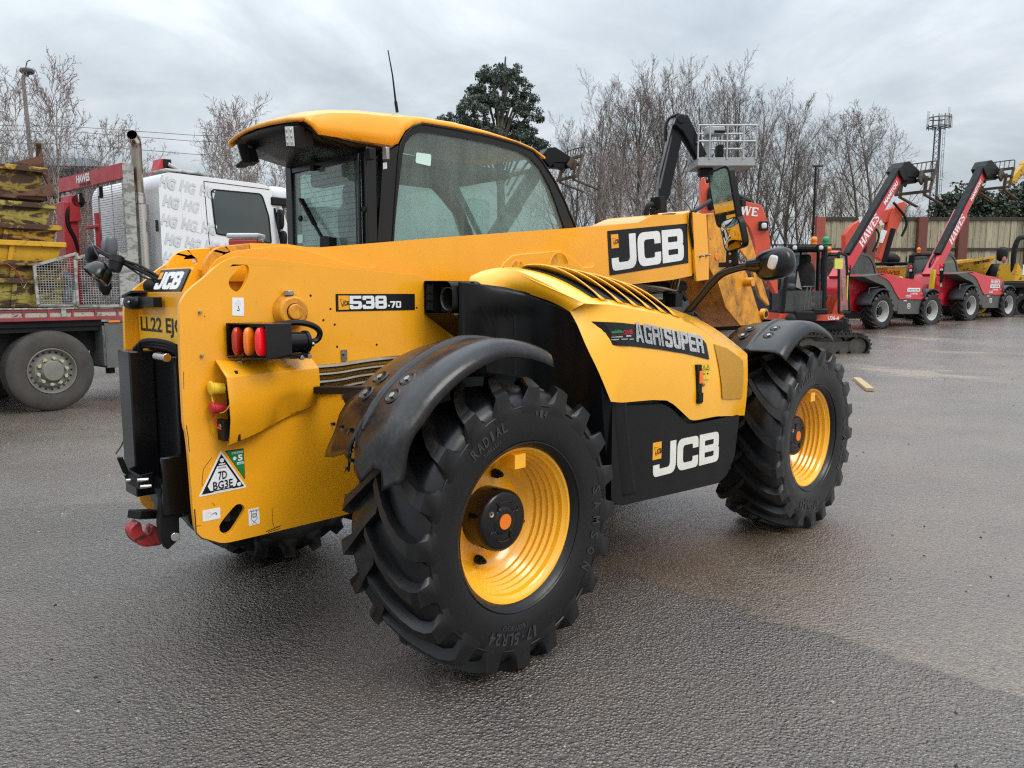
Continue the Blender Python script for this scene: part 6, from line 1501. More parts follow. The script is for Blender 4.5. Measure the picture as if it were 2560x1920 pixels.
def red_telehandler(name, label, loc, rz, group, el=50.0, blen=4.35, letter=True, bcol=None):
    BC = bcol or HRED
    t = thing(name, label, 'telehandler', loc, rz, group)
    for x, y, q in ((0, -.93, 0), (2.78, -.93, 0), (0, .93, 180), (2.78, .93, 180)): ag_wheel(t, x, y, rz=q)
    m = MB(); m.prism(rounded([(-1.1, .75, .1), (-1.12, 1.35, .05), (-.98, 1.72, .1), (-.35, 1.82, .05), (.25, 1.5), (.3, .6), (-.8, .6, .1)]), 'Y', -.48, .48); m.box2((.2, -.45, .55), (3.1, .45, .95)); m.box2((-1.38, -.6, .80), (-.95, .9, 1.05)); m.box2((-1.2, .3, 1.0), (-.6, 1.0, 1.5))
    m.build('chassis', HRED, t, bevel=.02)
    m = MB(); m.prism(rounded([(-.3, 1.78, .05), (.2, 1.82, .1), (.85, 1.70, .2), (1.8, 1.64, .1), (2.36, 1.5, .05), (2.45, .97), (.98, .99), (.78, 1.15, .2), (.35, 1.62, .3)]), 'Y', -1.08, -.35)
    bn = m.build('bonnet', HRED, t, bevel=.05, seg=3)
    m = MB(); m.prism(rounded([(-1.02, 1.72), (-.3, 1.79), (.2, 1.825), (.40, 1.70, .1), (.75, 1.2, .2), (.95, .98), (.9, .6), (.7, .6), (.3, 1.40, .4), (-.4, 1.55, .1)]), 'Y', -1.06, -.32); m.build('bonnet_trim', MGREY, bn, bevel=.02)
    m = MB(); m.prism([(2.36, 1.50), (2.47, 1.02), (2.46, .97), (2.20, 1.3)], 'Y', -1.095, -.5); m.build('bonnet_grille', MGREY, bn)
    m = MB(); m.prism(rounded([(.95, .50, .05), (.97, .975), (2.44, .955), (2.36, .55, .1), (2.2, .48)]), 'Y', -1.05, -.4); m.m = 1; m.cyl((1.55, -1.045, .76), (1.55, -1.058, .76), .095, n=18); m.m = 0; m.cyl((1.55, -1.057, .76), (1.55, -1.062, .76), .075, n=18); m.m = 1; words(m, '15', (1.55, -1.0625, .76), X_, Z_, .08, .09, .03, 1); m.box2((1.25, -1.056, .92), (1.42, -1.05, .95)); m.build('side_panel', [MGREY, WHITE], t, bevel=.015)
    if letter:
        m = MB(); y = -1.086
        slab(m, 'HAWES', (1.40, y, 1.40), X_, Z_, .145, 0) if letter == 2 else None
        m.box2((1.36, y, 1.24), (2.08, y - .004, 1.36)); m.m = 1; words(m, 'PLANT & TOOL HIRE', (1.72, y - .004, 1.30), X_, Z_, .62, .06, .01, 1, .003); m.m = 0
        words(m, 'T 01494 880', (1.74, y, 1.17), X_, Z_, .42, .065, .02, 0, .004); m.box2((1.30, y, 1.05), (1.58, y - .004, 1.12)); words(m, 'MANITOU', (1.44, y - .004, 1.085), X_, Z_, .24, .045, .01, 1, .003); words(m, 'MLT', (2.2, y, 1.17), X_, Z_, .08, .025, 0, 0, .004)
        m.build('bonnet_lettering', [WHITE, INK], bn, smooth=0)
    arc_guard(t, 0, -1.14, -.62, .72, 62, 165, .62, DGREY); arc_guard(t, 2.78, -1.14, -.62, .72, 50, 138, .62, DGREY); arc_guard(t, 2.78, 1.14, .62, .72, 50, 138, .62, DGREY)
    # cab on the left
    prof = rounded([(-.42, 1.0), (-.50, 1.7, .1), (-.30, 2.42, .18), (.15, 2.55, .1), (1.2, 2.53, .25), (1.62, 2.1, .3), (1.78, 1.2), (1.7, 1.0)]); sm = [(a + (.62 - a) * .09, b + (1.75 - b) * .09) for a, b in prof]
    m = MB()
    for y in (.27, 1.10): m.prism(prof, 'Y', y - .03, y + .03, [sm])
    for (a, b) in ((-.50, 1.7), (-.33, 2.36), (1.34, 2.42), (1.70, 1.7)): m.bar((a, .3, b), (a, 1.08, b), .07, .07)
    m.box2((-.2, .27, 2.49), (1.1, 1.10, 2.56)); cb = m.build('cab_frame', MGREY, t, bevel=.015)
    m = MB(); m.prism(sm, 'Y', .262, .268); m.prism(sm, 'Y', 1.098, 1.104); m.build('side_window', VGLASS, cb); m = MB(); m.grid([[(-.46, .3, 1.5), (-.46, 1.07, 1.5)], [(-.44, .3, 1.9), (-.44, 1.07, 1.9)], [(-.32, .3, 2.36), (-.32, 1.07, 2.36)]]); m.build('rear_window', VGLASS, cb)
    m = MB(); m.box2((-.4, .3, 1.0), (1.7, 1.07, 1.35)); m.blob((.3, .7, 1.75), (.2, .5, .8), 10, 8); m.cyl((-.25, .1, 1.9), (-.25, .1, 2.40), .06, n=10); m.build('cab_interior', BLKM, cb)
    m = MB(); m.cyl((-.22, .82, 2.56), (-.22, .82, 2.62), .06, n=14); m.blob((-.22, .82, 2.68), (.15, .15, .18), 14, 8); m.build('beacon', LAMB, cb)
    for y, z in ((-.52, 1.95), (.62, 1.95)):
        m = MB(); m.box((-1.0, y, z), (.05, .16, .26)); m.box((-1.0, y, z - .3), (.03, .13, .45)); m.m = 1; m.blob((-1.035, y, z + .05), (.06, .13, .14), 12, 8, None, None, 3); m.m = 2; m.blob((-1.03, y, z - .07), (.05, .12, .09), 12, 8, None, None, 3); m.build('tail_lamp', [BLKM, LREDL, LCLR], t, bevel=.005)
    m = MB(); m.tube([(-.45, -.90, .75), (-.45, -.92, 1.35), (.15, -.92, 1.40)], .014, 6); m.build('grab_rail', STEEL, t)
    m = MB(); m.prism([(-1.0, 1.28), (-.85, 1.28), (-.925, 1.45)], 'Y', -.492, -.486); m.build('warning_triangle', WHITE2, t, smooth=0)
    m = MB(); m.cyl((-1.3, -.5, 1.0), (-1.3, .5, 1.0), .14, n=14); m.box2((-1.35, -.4, .5), (-.9, .4, .85)); m.build('drawbar', BLKM, t, bevel=.01)
    # raised boom
    e = R(el); d = Vector((math.cos(e), 0, math.sin(e))); n = Vector((-math.sin(e), 0, math.cos(e))); o = Vector((-.82, 0, 1.72))
    def seg(m, s0, s1, w, h, dz=0.0):
        c = o + n * dz; m.prism(rounded([(-w / 2, -h / 2, .04), (w / 2, -h / 2, .04), (w / 2, h / 2, .04), (-w / 2, h / 2, .04)], 3), None, s0, s1, frame=(c, Vector((0, 1, 0)), n, d))
    m = MB(); seg(m, -.15, blen * .60, .36, .43); bo = m.build('boom', BC, t, bevel=.01)
    m = MB(); seg(m, blen * .60, blen, .30, .37); m.build('boom_section', BC, bo, bevel=.01)
    m = MB(); a = o + n * .25; m.bar(a + d * .75 + Vector((0, -.07, 0)), a + d * (blen + .05) + Vector((0, -.07, 0)), .26, .13, n); m.tube(smooth_open([a + d * .8, a + d * .55 + n * .05, a + d * .2 + n * .03, a + d * .1 - n * .2], 2), .04, 8); m.build('hose_track', BLKM, bo, bevel=.03)
    m = MB(); q = o - n * .10; u_ = d; v_ = n
    slab(m, 'HAWES', o + d * (blen * .30) - n * .12 + Vector((0, -.182, 0)), d, n, .28, 0); words(m, 'MANITOU', o + d * (blen * .82) + Vector((0, -.152, 0)), d, n, 1.0, .16, .05, 0, .004)
    if letter: m.build('boom_lettering', WHITE, bo, smooth=0)
    # black head and fork carriage
    tip = o + d * blen; h = tip
    m = MB(); m.prism([(h.x - .28, h.z + .12), (h.x - .02, h.z + .42), (h.x + .30, h.z + .48), (h.x + .90, h.z + .22), (h.x + .94, h.z - .02), (h.x + .30, h.z - .05), (h.x + .10, h.z - .22), (h.x - .12, h.z - .05)], 'Y', -.24, .24); m.box2((h.x + .25, -.2, h.z - .22), (h.x + .85, .2, h.z - .03)); hd = m.build('boom_head', BLK, bo, bevel=.02)
    m = MB(); cx, cz = h.x + .95, h.z
    Q = lambda s, y, z: Vector((cx + s, y, cz + z))
    tl = .13
    for y in (-.62, .62): m.bar(Q(.0, y, -.55), Q(tl * 2, y, .22), .09, .07)
    for z, s in ((-.52, 0.0), (-.10, .11), (.2, .24)): m.bar(Q(s, -.66, z), Q(s, .66, z), .10, .10)
    for y in (-.3, .3): m.bar(Q(-.1, y, -.2), Q(.12, y, .1), .08, .3)
    m.build('fork_carriage', FORKS, hd, bevel=.01)
    m = MB(); m.tube(smooth_open([Q(.26, -.62, .2), Q(.32, -.62, .50), Q(.33, -.55, .53), Q(.33, .55, .53), Q(.32, .62, .50), Q(.26, .62, .2)], 1), .022, 6)
    for k in range(6): y = -.42 + .168 * k; m.bar(Q(.26, y, .2), Q(.33, y, .53), .022, .022)
    m.build('load_guard', FORKS, hd)
    for y in (-.45, .45): m = MB(); m.bar(Q(.05, y, .0), Q(-.02, y, -.62), .11, .05); m.bar(Q(-.04, y, -.62), Q(1.05, y, -.90), .11, .045); m.build('fork', FORKS, hd)
    return t
GT = 'red telehandlers with raised booms'
tA = red_telehandler('telehandler', 'red telehandler with raised boom standing just right of the excavator cab', (24.34, 7.09, .345), -14, GT, 50, 4.55, 1)
tB = red_telehandler('telehandler', 'red telehandler with a yellow boom lock, in front of the yellow dumper tub', (29.77, 5.95, .49), -12, GT, 51.5, 5.0, 2)
m = MB(); m.box((-1.18, -.30, 1.52), (.13, .14, .72), Matrix.Rotation(R(3), 3, 'X')); m.build('boom_lock', plain('yellow_boom_lock', (.72, .50, .03), .5), tB, bevel=.01)
m = MB(); m.box((-1.0, .62, 2.30), (.07, .20, .30)); m.tube([(-.9, .55, 1.5), (-.98, .6, 2.2)], .015, 6); m.build('mirror', BLKM, tB, bevel=.02)
cxy = ray_xy(27.0, (1232 - 1280) / 1923.1 * 27)
tC = red_telehandler('telehandler', 'telehandler half hidden behind the yellow cab, only its raised fork carriage showing', (cxy[0], cxy[1], .45), -16, GT, 54, 4.95, 0, BLKM)

# ------------------------------------------------------------------ small excavator facing the camera
XO = ray_xy(18.5, 0)
exc = thing('excavator', 'small orange-red excavator with a black cab facing the camera, its glass dusty', 'excavator', (XO[0], XO[1], 0), -45)
def E2(poly): return poly
P0E = None
cabP = [(6.472,1.072),(6.48,1.33),(6.612,2.549),(6.664,2.612),(7.432,2.612),(7.498,2.567),(7.451,1.072)]
m = MB(); fo = cabP; x0, x1 = fo[0][0], fo[-1][0]; zt, zb_ = fo[3][1], fo[0][1]; xt0, xt1 = fo[2][0], fo[5][0]
def post(m, a, b, w=.085): m.bar((a[0], a[1], a[2]), (b[0], b[1], b[2]), w, w)
fl, fr_, bl, br = (x0, 0, zb_), (x1 + .02, 0, zb_), (x0 + .25, 1.55, zb_), (x1 + .42, 1.45, zb_)
tl_, tr_, tbl, tbr = (xt0 + .02, .15, zt), (xt1, .15, zt), (xt0 + .25, 1.5, zt), (xt1 + .32, 1.4, zt)
for a, b in ((fl, tl_), (fr_, tr_), (bl, tbl), (br, tbr), (tl_, tr_), (tl_, tbl), (tr_, tbr), (tbl, tbr), (fl, fr_), (fr_, br), (fl, bl), (bl, br)): post(m, a, b)
mid = lambda a, b, f: tuple(Vector(a).lerp(Vector(b), f))
post(m, mid(fr_, br, .40), mid(tr_, tbr, .40), .06); post(m, mid(fl, bl, .55), mid(tl_, tbl, .55), .06); post(m, mid(bl, br, .55), mid(tbl, tbr, .55), .05)
m.add([tl_, tr_, tbr, tbl] + [tuple(Vector(p) + Vector((0, 0, .06))) for p in (tl_, tr_, tbr, tbl)], [(0, 1, 2, 3), (7, 6, 5, 4), (0, 4, 5, 1), (1, 5, 6, 2), (2, 6, 7, 3), (3, 7, 4, 0)])
m.box(((x0 + x1) / 2, .05, zb_ - .04), (x1 - x0, .12, .16))
ecab = m.build('cab_frame', BLKM, exc, bevel=.02)
DUSTG = glass_mat('dusty_glass', (.72, .76, .74), (.22, .215, .19), .42, .08, True)
m = MB(); m.add([fl, fr_, mid(fr_, tr_, .34), mid(fl, tl_, .34)], [(0, 1, 2, 3)]); m.build('lower_windscreen', DUSTG, ecab, smooth=0)
CLG = glass_mat('clear_vehicle_glass', (.80, .86, .85), (.3, .33, .33), .10, .03, False)
m = MB(); m.add([bl, br, tbr, tbl], [(0, 1, 2, 3)]); m.add([fl, bl, tbl, tl_], [(0, 1, 2, 3)]); m.build('cab_glass', CLG, ecab, smooth=0)
m = MB(); hx = .18; a = Vector(fr_) + Vector((.42, .15, 0)); b = Vector(tr_) + Vector((.40, .2, -.1)); c = a + Vector((.45, .45, 0)); e = b + Vector((.33, .35, -.05))
for p, q in ((a, b), (c, e), (a, c), (b, e)): m.bar(p, q, .055, .055)
m.m = 1; m.add([a + Vector((0, 0, .05)), c + Vector((0, 0, .05)), e, b], [(0, 1, 2, 3)]); m.m = 2; m.bar(a.lerp(b, .2) + Vector((.28, .2, 0)), a.lerp(b, .62) + Vector((.30, .2, 0)), .03, .03); m.build('cab_door', [BLKM, DUSTG, plain('yellow_handle', (.70, .52, .02), .5)], ecab, bevel=.008)
for xx in (.10, .82):
    p = Vector(tl_).lerp(Vector(tr_), xx) + Vector((0, -.06, .0)); m = MB(); m.box(p, (.16, .10, .15)); m.m = 1; m.blob(p + Vector((0, -.05, 0)), (.11, .05, .10), 12, 8, None, None, 3); m.build('work_lamp', [BLKM, LCLR], ecab, bevel=.01)
m = MB(); p = Vector(tr_) + Vector((.28, -.1, -.38)); m.box(p, (.195, .05, .245)); m.m = 1; m.tube([p + Vector((0, 0, .1)), p + Vector((-.02, 0, .2)), p + Vector((-.2, .05, .22))], .012, 6); m.build('hanging_can', [plain('pale_yellow_plastic', (.70, .66, .12), .5, var=.08), BLKM], ecab, bevel=.025, seg=3)
m = MB(); m.box((x0 + .95, 1.0, zb_ + .45), (.55, .55, .12)); m.blob((x0 + .98, 1.25, zb_ + .85), (.50, .16, .80), 14, 10, None, None, 3); m.blob((x0 + .98, 1.27, zb_ + 1.32), (.28, .12, .25), 12, 8, None, None, 3); m.build('seat', plain('dark_seat', (.012, .012, .013), .8), ecab)
m = MB(); m.blob((x0 + .25, .35, zb_ + .62), (.28, .3, .20), 12, 8, None, None, 3); m.box((x0 + .2, .6, zb_ + .3), (.35, .5, .5)); m.box((x1 - .25, .8, zb_ + .3), (.25, .6, .5)); m.m = 1
for k in (0, .09): m.bar((x0 + .66 + k, .4, zb_ + .05), (x0 + .74 + k, .45, zb_ + .62), .018, .018)
m.bar((x0 + .62, .45, zb_ + .63), (x0 + .90, .45, zb_ + .63), .02, .02); m.m = 2; m.add([(x0 + .62, .9, zb_ + .62), (x0 + .90, 1.2, zb_ + .55), (x0 + .78, 1.2, zb_ + 1.0), (x0 + .74, 1.15, zb_ + 1.02)], [(0, 1, 2, 3)])
m.build('control_console', [DGREY, STEEL, plain('old_sheet', (.40, .38, .32), .8)], ecab)
m = MB(); m.box((x1 - .1, 1.3, zt + .14), (1.5, .05, .03)); bb = m.build('beacon_bar', BLKM, ecab)
for k, (nm, col) in enumerate((('amber', LAMB), ('green', plain('green_beacon', (.01, .30, .11), .25)))): m = MB(); m.cyl((x1 + .20 + .30 * k, 1.3, zt + .15), (x1 + .20 + .30 * k, 1.3, zt + .20), .085, n=14); m.blob((x1 + .20 + .30 * k, 1.3, zt + .26), (.16, .16, .18), 14, 8, None, None, 2.6); m.build('beacon', col, bb)
band = [(6.418,1.054),(6.972,1.054),(6.979,0.888),(6.424,0.888),(7.435,1.017),(7.822,1.036),(7.756,0.87),(7.451,0.879)]
m = MB(); m.box2((band[0][0] - .05, -.10, band[2][1]), (band[4][0], 1.7, band[0][1])); m.prism([(band[4][0], band[7][1]), (band[6][0] + .05, band[7][1] + .02), (band[5][0] + .12, band[4][1]), (band[4][0], band[4][1])], 'Y', -.05, 1.5); m.prism([(x1 + .55, zb_ - .1), (x1 + .85, zb_ - .05), (x1 + .80, zb_ + .40), (x1 + .72, zb_ + .40)], 'Y', .9, 1.5)
m.m = 1; words(m, 'U36-4', (band[4][0] + .24, -.05, (band[4][1] + band[7][1]) / 2), X_, Z_, .26, .09, .03, 1, .006); words(m, 'KUBOTA', (band[0][0] + .32, -.10, (band[0][1] + band[2][1]) / 2 + .03), X_, Z_, .24, .05, .02, 1, .006); m.build('upper_body', [HREDO, WHITE], exc, bevel=.02)
m = MB(); bz = band[2][1]; m.box((band[2][0] - .05, -.22, bz + .12), (.5, .25, .22)); m.blob((band[2][0] - .38, -.25, bz + .02), (.3, .25, .32), 14, 10); m.box((band[2][0] + .28, -.25, bz + .22), (.34, .2, .14)); m.box((.9 + x0, .5, bz - .12), (1.2, .9, .25)); m.build('swing_bracket', BLKM, exc, bevel=.03)
def track(y0, x_a, x_b):
    t_ = bpy.data.objects.new('track', None); COL.objects.link(t_); t_.parent = exc
    n = 60; ln = x_b - x_a; rr = .27; outline = []
    for k in range(n):
        a = 2 * math.pi * k / n; outline.append((x_a + rr + (ln - 2 * rr) * (1 if math.cos(a) > 0 else 0) + rr * math.cos(a), .02 + rr + rr * math.sin(a)))
    m = MB(); m.prism(outline, 'Y', y0, y0 + .38, [[(x_a + ln / 2 + (p[0] - x_a - ln / 2) * .955, .29 + (p[1] - .29) * .80) for p in outline]])
    N2 = 44; P = resample([(p[0], p[1], 0) for p in outline + outline[:1]], N2 + 1)
    for i in range(N2):
        d = (P[i + 1] - P[i]).normalized(); c = (P[i] + P[i + 1]) / 2; nn = Vector((d.y, -d.x)); q = Vector((c.x + nn.x * .015, 0, c.y + nn.y * .015)); m.bar((q.x, y0 + .01, q.z), (q.x, y0 + .37, q.z), .045, .045, (d.x, 0, d.y))
    m.build('track_belt', TYRE3, t_)
    m = MB(); m.box2((x_a + .3, y0 + .06, .16), (x_b - .3, y0 + .30, .40))
    for k in range(5): m.cyl((x_a + .35 + (ln - .7) * k / 4, y0 + .04, .17), (x_a + .35 + (ln - .7) * k / 4, y0 + .32, .17), .10, n=14)
    for x in (x_a + .29, x_b - .29): m.cyl((x, y0 + .05, .29), (x, y0 + .33, .29), .20, n=18)
    m.build('track_frame', plain('muddy_frame', (.07, .064, .052), .9, var=.4), t_); return t_
track(-.30, x0 + .25, x1 + .66 + .38); track(1.0, x0 + .25, x1 + .66 + .38)
bm_ = [(5.311,3.621),(5.355,3.643),(5.69,3.569),(5.767,3.51),(5.901,3.183),(6.023,2.392),(6.167,1.998),(6.204,1.531),(6.15,1.531),(5.994,1.819),(5.644,2.362),(5.615,2.736),(5.498,3.035),(5.308,3.258),(5.079,3.332),(4.699,3.406),(4.694,3.569)]
m = MB(); m.prism(bm_, 'Y', -.42, -.16); m.m = 1
wq = [(5.274,3.32),(5.438,3.276),(5.434,3.453),(5.265,3.49)]
slab(m, 'WE', (wq[0][0] - .02, -.425, wq[0][1] + .02), (1, 0, -.12), (.1, 0, 1), .20, 1); m.m = 2; pz = [(5.791,3.077)][0]; m.box((pz[0], -.47, pz[1]), (.20, .10, .20)); m.m = 3; m.blob((pz[0], -.52, pz[1]), (.13, .05, .13), 12, 8, None, None, 3)
ebo = m.build('boom', [HREDO, WHITE, BLKM, LCLR], exc, bevel=.02)
stk = [(4.335,4.011),(4.36,4.173),(4.42,4.187),(4.469,4.041),(4.514,4.041),(4.54,4.187),(4.585,4.173),(4.598,4.011),(4.663,3.109),(4.58,2.362),(4.397,2.362)]
m = MB(); m.prism(stk, 'Y', -.40, -.18); m.m = 1; rc = [(4.452,4.099),(4.57,3.702)]; m.cyl((rc[0][0] - .1, -.29, rc[0][1]), (rc[0][0] + .12, -.29, rc[0][1]), .06, n=12); m.blob((rc[1][0], -.45, rc[1][1]), (.18, .15, .55), 10, 8, None, None, 3); m.build('dipper_arm', [HREDO, BLKM], exc, bevel=.015)
rm = [(5.126,3.801),(5.521,3.626)]; m = MB(); m.cyl((rm[0][0], -.3, rm[0][1]), (rm[1][0], -.3, rm[1][1]), .07, n=12); m.tube(smooth_open([(rm[0][0] - .1, -.45, rm[0][1] - .5), (rm[0][0] - .16, -.45, rm[0][1] - .2), (rm[0][0], -.4, rm[0][1])], 2), .03, 8); m.build('boom_ram', BLKM, exc)
# ------------------------------------------------------------------ second excavator, behind the red telehandler
O33 = ray_xy(31, 0)
ex2 = thing('excavator', 'orange-red excavator behind the nearer red telehandler, bent arm raised', 'excavator', (19.690, 18.666, .45), -45)
b2 = [(13.197,2.596),(13.121,3.36),(13.394,3.766),(14.12,4.145),(14.927,4.422),(15.064,4.271),(15.008,3.917),(14.147,3.664),(13.8,3.411),(13.535,3.055),(13.515,2.442)]
m = MB(); m.prism(b2, 'Y', -.2, .2); m.m = 1; hw = [(13.693,3.547)][0]; slab(m, 'HA', (hw[0], -.205, hw[1]), (1, 0, .22), (-.2, 0, 1), .50, 1); m.build('boom', [HREDO, WHITE], ex2, bevel=.03)
s2 = [(15.004,4.462),(15.125,4.587),(15.327,4.622),(15.394,4.537),(15.352,4.211),(15.177,3.707),(14.613,2.336),(14.423,2.489),(14.689,3.251),(14.797,4.06)]
m = MB(); m.prism(s2, 'Y', -.3, .05); m.m = 1; r1 = [(14.957,3.589),(14.672,2.328),(14.586,3.388),(14.549,3.137),(14.482,2.96)]; m.cyl((r1[0][0], -.3, r1[0][1]), (r1[1][0], -.3, r1[1][1]), .10, n=12); m.m = 2; m.box((r1[2][0] - .05, -.32, r1[2][1] - .1), (.22, .02, .5), Matrix.Rotation(R(18), 3, 'Y')); m.build('dipper_arm', [HREDO, BLKM, WHITE2], ex2, bevel=.02)
m = MB(); m.tube(smooth_open([(r1[0][0] - .1, -.4, r1[0][1] + 1.0), (r1[0][0] + .55, -.4, r1[0][1] + .3), (r1[0][0] + .3, -.4, r1[0][1] - .3)], 3), .05, 8); m.tube(smooth_open([(r1[0][0] - .6, -.4, r1[0][1] + .8), (r1[0][0] - 1.0, -.4, r1[0][1] + .2), (r1[0][0] - .5, -.4, r1[0][1] - .2), (r1[0][0] - .8, -.4, r1[0][1] - .9)], 3), .04, 8); m.build('arm_hose', BLKM, ex2)
m = MB(); bx0 = b2[0][0]; m.box2((bx0 - .3, -.4, .75), (bx0 + 2.2, 1.6, 1.6)); m.box2((bx0 - 1.2, -.3, 1.2), (bx0 - .2, 1.3, 2.75)); m.m = 1; m.box2((bx0 - .8, -.6, .0), (bx0 + 2.4, .1, .7)); m.box2((bx0 - .8, 1.2, .0), (bx0 + 2.4, 1.8, .7)); m.build('upper_body', [HREDO, BLKM], ex2, bevel=.08)
# ------------------------------------------------------------------ dark loader, tractor, generator, dumpers
LD = (13.0,11.95,.0)
ld = thing('loader', 'dark grey loader with blue tinted cab windows and a ribbed bonnet, behind the excavator cab', 'loader', LD, -45)
lq = [(7.164,2.627),(8.036,2.627),(8.118,0.801),(7.237,0.801),(7.511,1.952),(7.306,1.74),(7.52,1.74)]
m = MB(); x0, x1, zt, zb_ = lq[0][0], lq[1][0], lq[0][1], max(.5, lq[2][1]); zw = lq[4][1]
for x in (x0, (x0 + x1) / 2, x1): m.box2((x - .04, 0, zw), (x + .04, .1, zt)); m.box2((x - .04, 1.4, zw), (x + .04, 1.5, zt))
m.box2((x0 - .1, -.05, zt - .06), (x1 + .1, 1.6, zt + .06)); m.box2((x0, 0, zb_ + .3), (x1, 1.5, zw)); m.tube([(x0 + .2, 0, zt + .06), (x0 + .2, 0, zt + .22), (x1, 0, zt + .22)], .015, 5); m.box((x0 + .15, -.1, zt - .05), (.22, .08, .30)); lc2 = m.build('cab_frame', MGREY, ld, bevel=.02)
m = MB(); m.box2((x0, .03, zw), (x1, .04, zt)); m.box2((x0, 1.44, zw), (x1, 1.45, zt)); m.build('cab_window', glass_mat('blue_tinted_glass', (.45, .66, .74), (.25, .42, .50), .5, .03, True), lc2)
m = MB(); m.blob((x0 + .42, -.55, zw - .12), (1.1, 1.0, .5), 18, 10, None, None, 4); m.m = 1
for k in range(6): m.bar((x0 + .12 + .12 * k, -.9, zw + .03), (x0 + .22 + .12 * k, -.2, zw + .12), .03, .05)
m.m = 0; m.box2((x0 - .3, -.8, .3), (x1, .9, zw - .3)); m.build('bonnet', [DGREY, BLKM], ld, bevel=.04)
m = MB(); m.prism([(6.783,1.834),(6.996,1.864),(7.023,1.61),(6.971,1.488),(6.906,1.569)], 'Y', -1.0, -.6); m.build('mudguard', HREDO, ld, bevel=.03)
for x in (x0 - .1, x1 + .5): ag_wheel(ld, x, -.75, .55, .4, 0, MGREY)
TD = ray_xy(25, (1672 - 1280) / 1923.1 * 25)
tr = thing('tractor', 'red tractor with a black mudguard glimpsed under the raised yellow boom', 'tractor', (TD[0], TD[1], .35), -20)
for x, y, r in ((0, -.85, .62), (0, .85, .62), (2.5, -.8, .5), (2.5, .8, .5)): ag_wheel(tr, x, y, r, .45, 0 if y < 0 else 180)
arc_guard(tr, 0, -1.12, -.5, .70, 45, 165, .62, DGREY); arc_guard(tr, 0, 1.12, .5, .70, 45, 165, .62, DGREY)
m = MB(); m.prism(rounded([(.5, .7), (.5, 1.5, .1), (2.6, 1.35, .2), (3.0, .8, .1)]), 'Y', -.4, .4); m.box2((-1.0, -.4, .6), (.6, .4, 1.2)); m.build('bonnet', HRED, tr, bevel=.05)
m = MB()
for s in (-.6, .6):
    for a, b in (((-1.1, 1.2), (-1.0, 1.85)), ((-1.0, 1.85), (.4, 1.85)), ((.4, 1.85), (.75, 1.2)), ((-.3, 1.85), (-.25, 1.2))): m.bar((a[0], s, a[1]), (b[0], s, b[1]), .08, .08)
tc = m.build('cab_frame', WHITE2, tr); m = MB(); m.box2((-1.0, -.58, 1.2), (.45, -.57, 1.83)); m.box2((-1.0, .57, 1.2), (.45, .58, 1.83)); m.build('cab_window', DGLASS, tc); m = MB(); m.box((-.1, -.62, 1.70), (.30, .02, .09)); m.build('green_sticker', plain('lime_sticker', (.25, .75, .10), .5), tc); m = MB(); m.box2((-1.05, -.66, 1.87), (.45, .66, 1.93)); m.build('cab_roof', TREDD, tc)
# generator
gq = [(15.166,2.118),(16.305,2.118),(16.338,1.582),(15.902,2.017),(16.328,2.219),(15.02,2.118)]
ge = thing('generator', 'yellow generator box with black louvres between the two red telehandlers', 'generator', (20.0, 18.97, .45), -45)
x0, x1, zt, zb_ = gq[0][0], gq[1][0], gq[0][1], .25
m = MB(); m.box2((x0, 0, zb_), (gq[3][0], 1.2, zt)); m.box2((gq[3][0] + .005, .02, zb_), (x1, 1.2, zt - .02)); m.m = 1
for k in range(5): xx = gq[3][0] + .25 + .16 * k; m.box2((xx, -.01, zt - 1.1), (xx + .07, .05, zt - .45))
m.m = 2; words(m, 'HAWES', ((x0 + gq[3][0]) / 2 - .3, .0, zt - .22), X_, Z_, .9, .16, .03, 2, .008); m.m = 3; slab(m, 'H', (x0 + .6, -.004, zt - .9), X_, Z_, .42, 3); m.blob((gq[3][0] - .2, -.02, zt - .45), (.24, .04, .16), 12, 6); m.build('generator_case', [plain('machine_yellow', (.72, .36, .025), .5, var=.2), DARK, TRED, WHITE], ge, bevel=.04)
m = MB(); m.box2((x0 - .3, -.1, zt + .10), (x1, 1.2, zt + .20)); m.blob((x0 + .35, .5, zt + .32), (.75, .6, .55), 14, 8); m.box((x0 + .9, .3, zt + .3), (.05, .05, .3)); m.build('canopy', BLKM, ge, bevel=.03)
# dumper with a swivel tub
MY = worn('dumper_yellow', (.66, .36, .02), (.16, .08, .03), -.1, .5, 3)
DP = (20.9,19.87,.5)
du = thing('dumper', 'site dumper with a big yellow tub turned away, behind the second red telehandler', 'dumper', DP, -45)
dq = [(19.12,2.319),(20.258,2.529),(20.649,2.559),(20.492,1.823),(20.1,1.778),(19.153,1.853)]
fr1 = [Vector((dq[0][0] - .6, 0, dq[0][1] - .05)), Vector((dq[1][0], 0, dq[1][1]))]; e1 = Vector((dq[2][0], .9, dq[2][1])); e0 = Vector((dq[0][0] - .6, 1.9, dq[0][1] + .05))
g0, g1, g2, g3 = Vector((dq[5][0] - .3, .35, dq[5][1])), Vector((dq[4][0], .35, dq[4][1])), Vector((dq[3][0] - .1, .8, dq[3][1])), Vector((dq[5][0] - .3, 1.6, dq[5][1]))
m = MB(); m.grid([[fr1[0], fr1[1], e1, e0], [g0, g1, g2, g3]], None, True); m.add([g0, g1, g2, g3], [(0, 1, 2, 3)])
for p_, q_ in ((fr1[0], fr1[1]), (fr1[1], e1)): m.bar(p_, q_, .07, .10)
m.m = 1
mm = (Vector(fr1[0]) * .32 + Vector(fr1[1]) * .68); words(m, 'DP 145', (mm.x, -.06, mm.z - .11), (1, 0, .18), Z_, .62, .13, .03, 1, .01); m.build('tub', [MY, INK], du, solid=.03)
m = MB(); m.box2((dq[0][0] + .4, .2, .55), (dq[2][0] + 1.5, 1.3, 1.0)); m.build('chassis_frame', BLKM, du, bevel=.03)
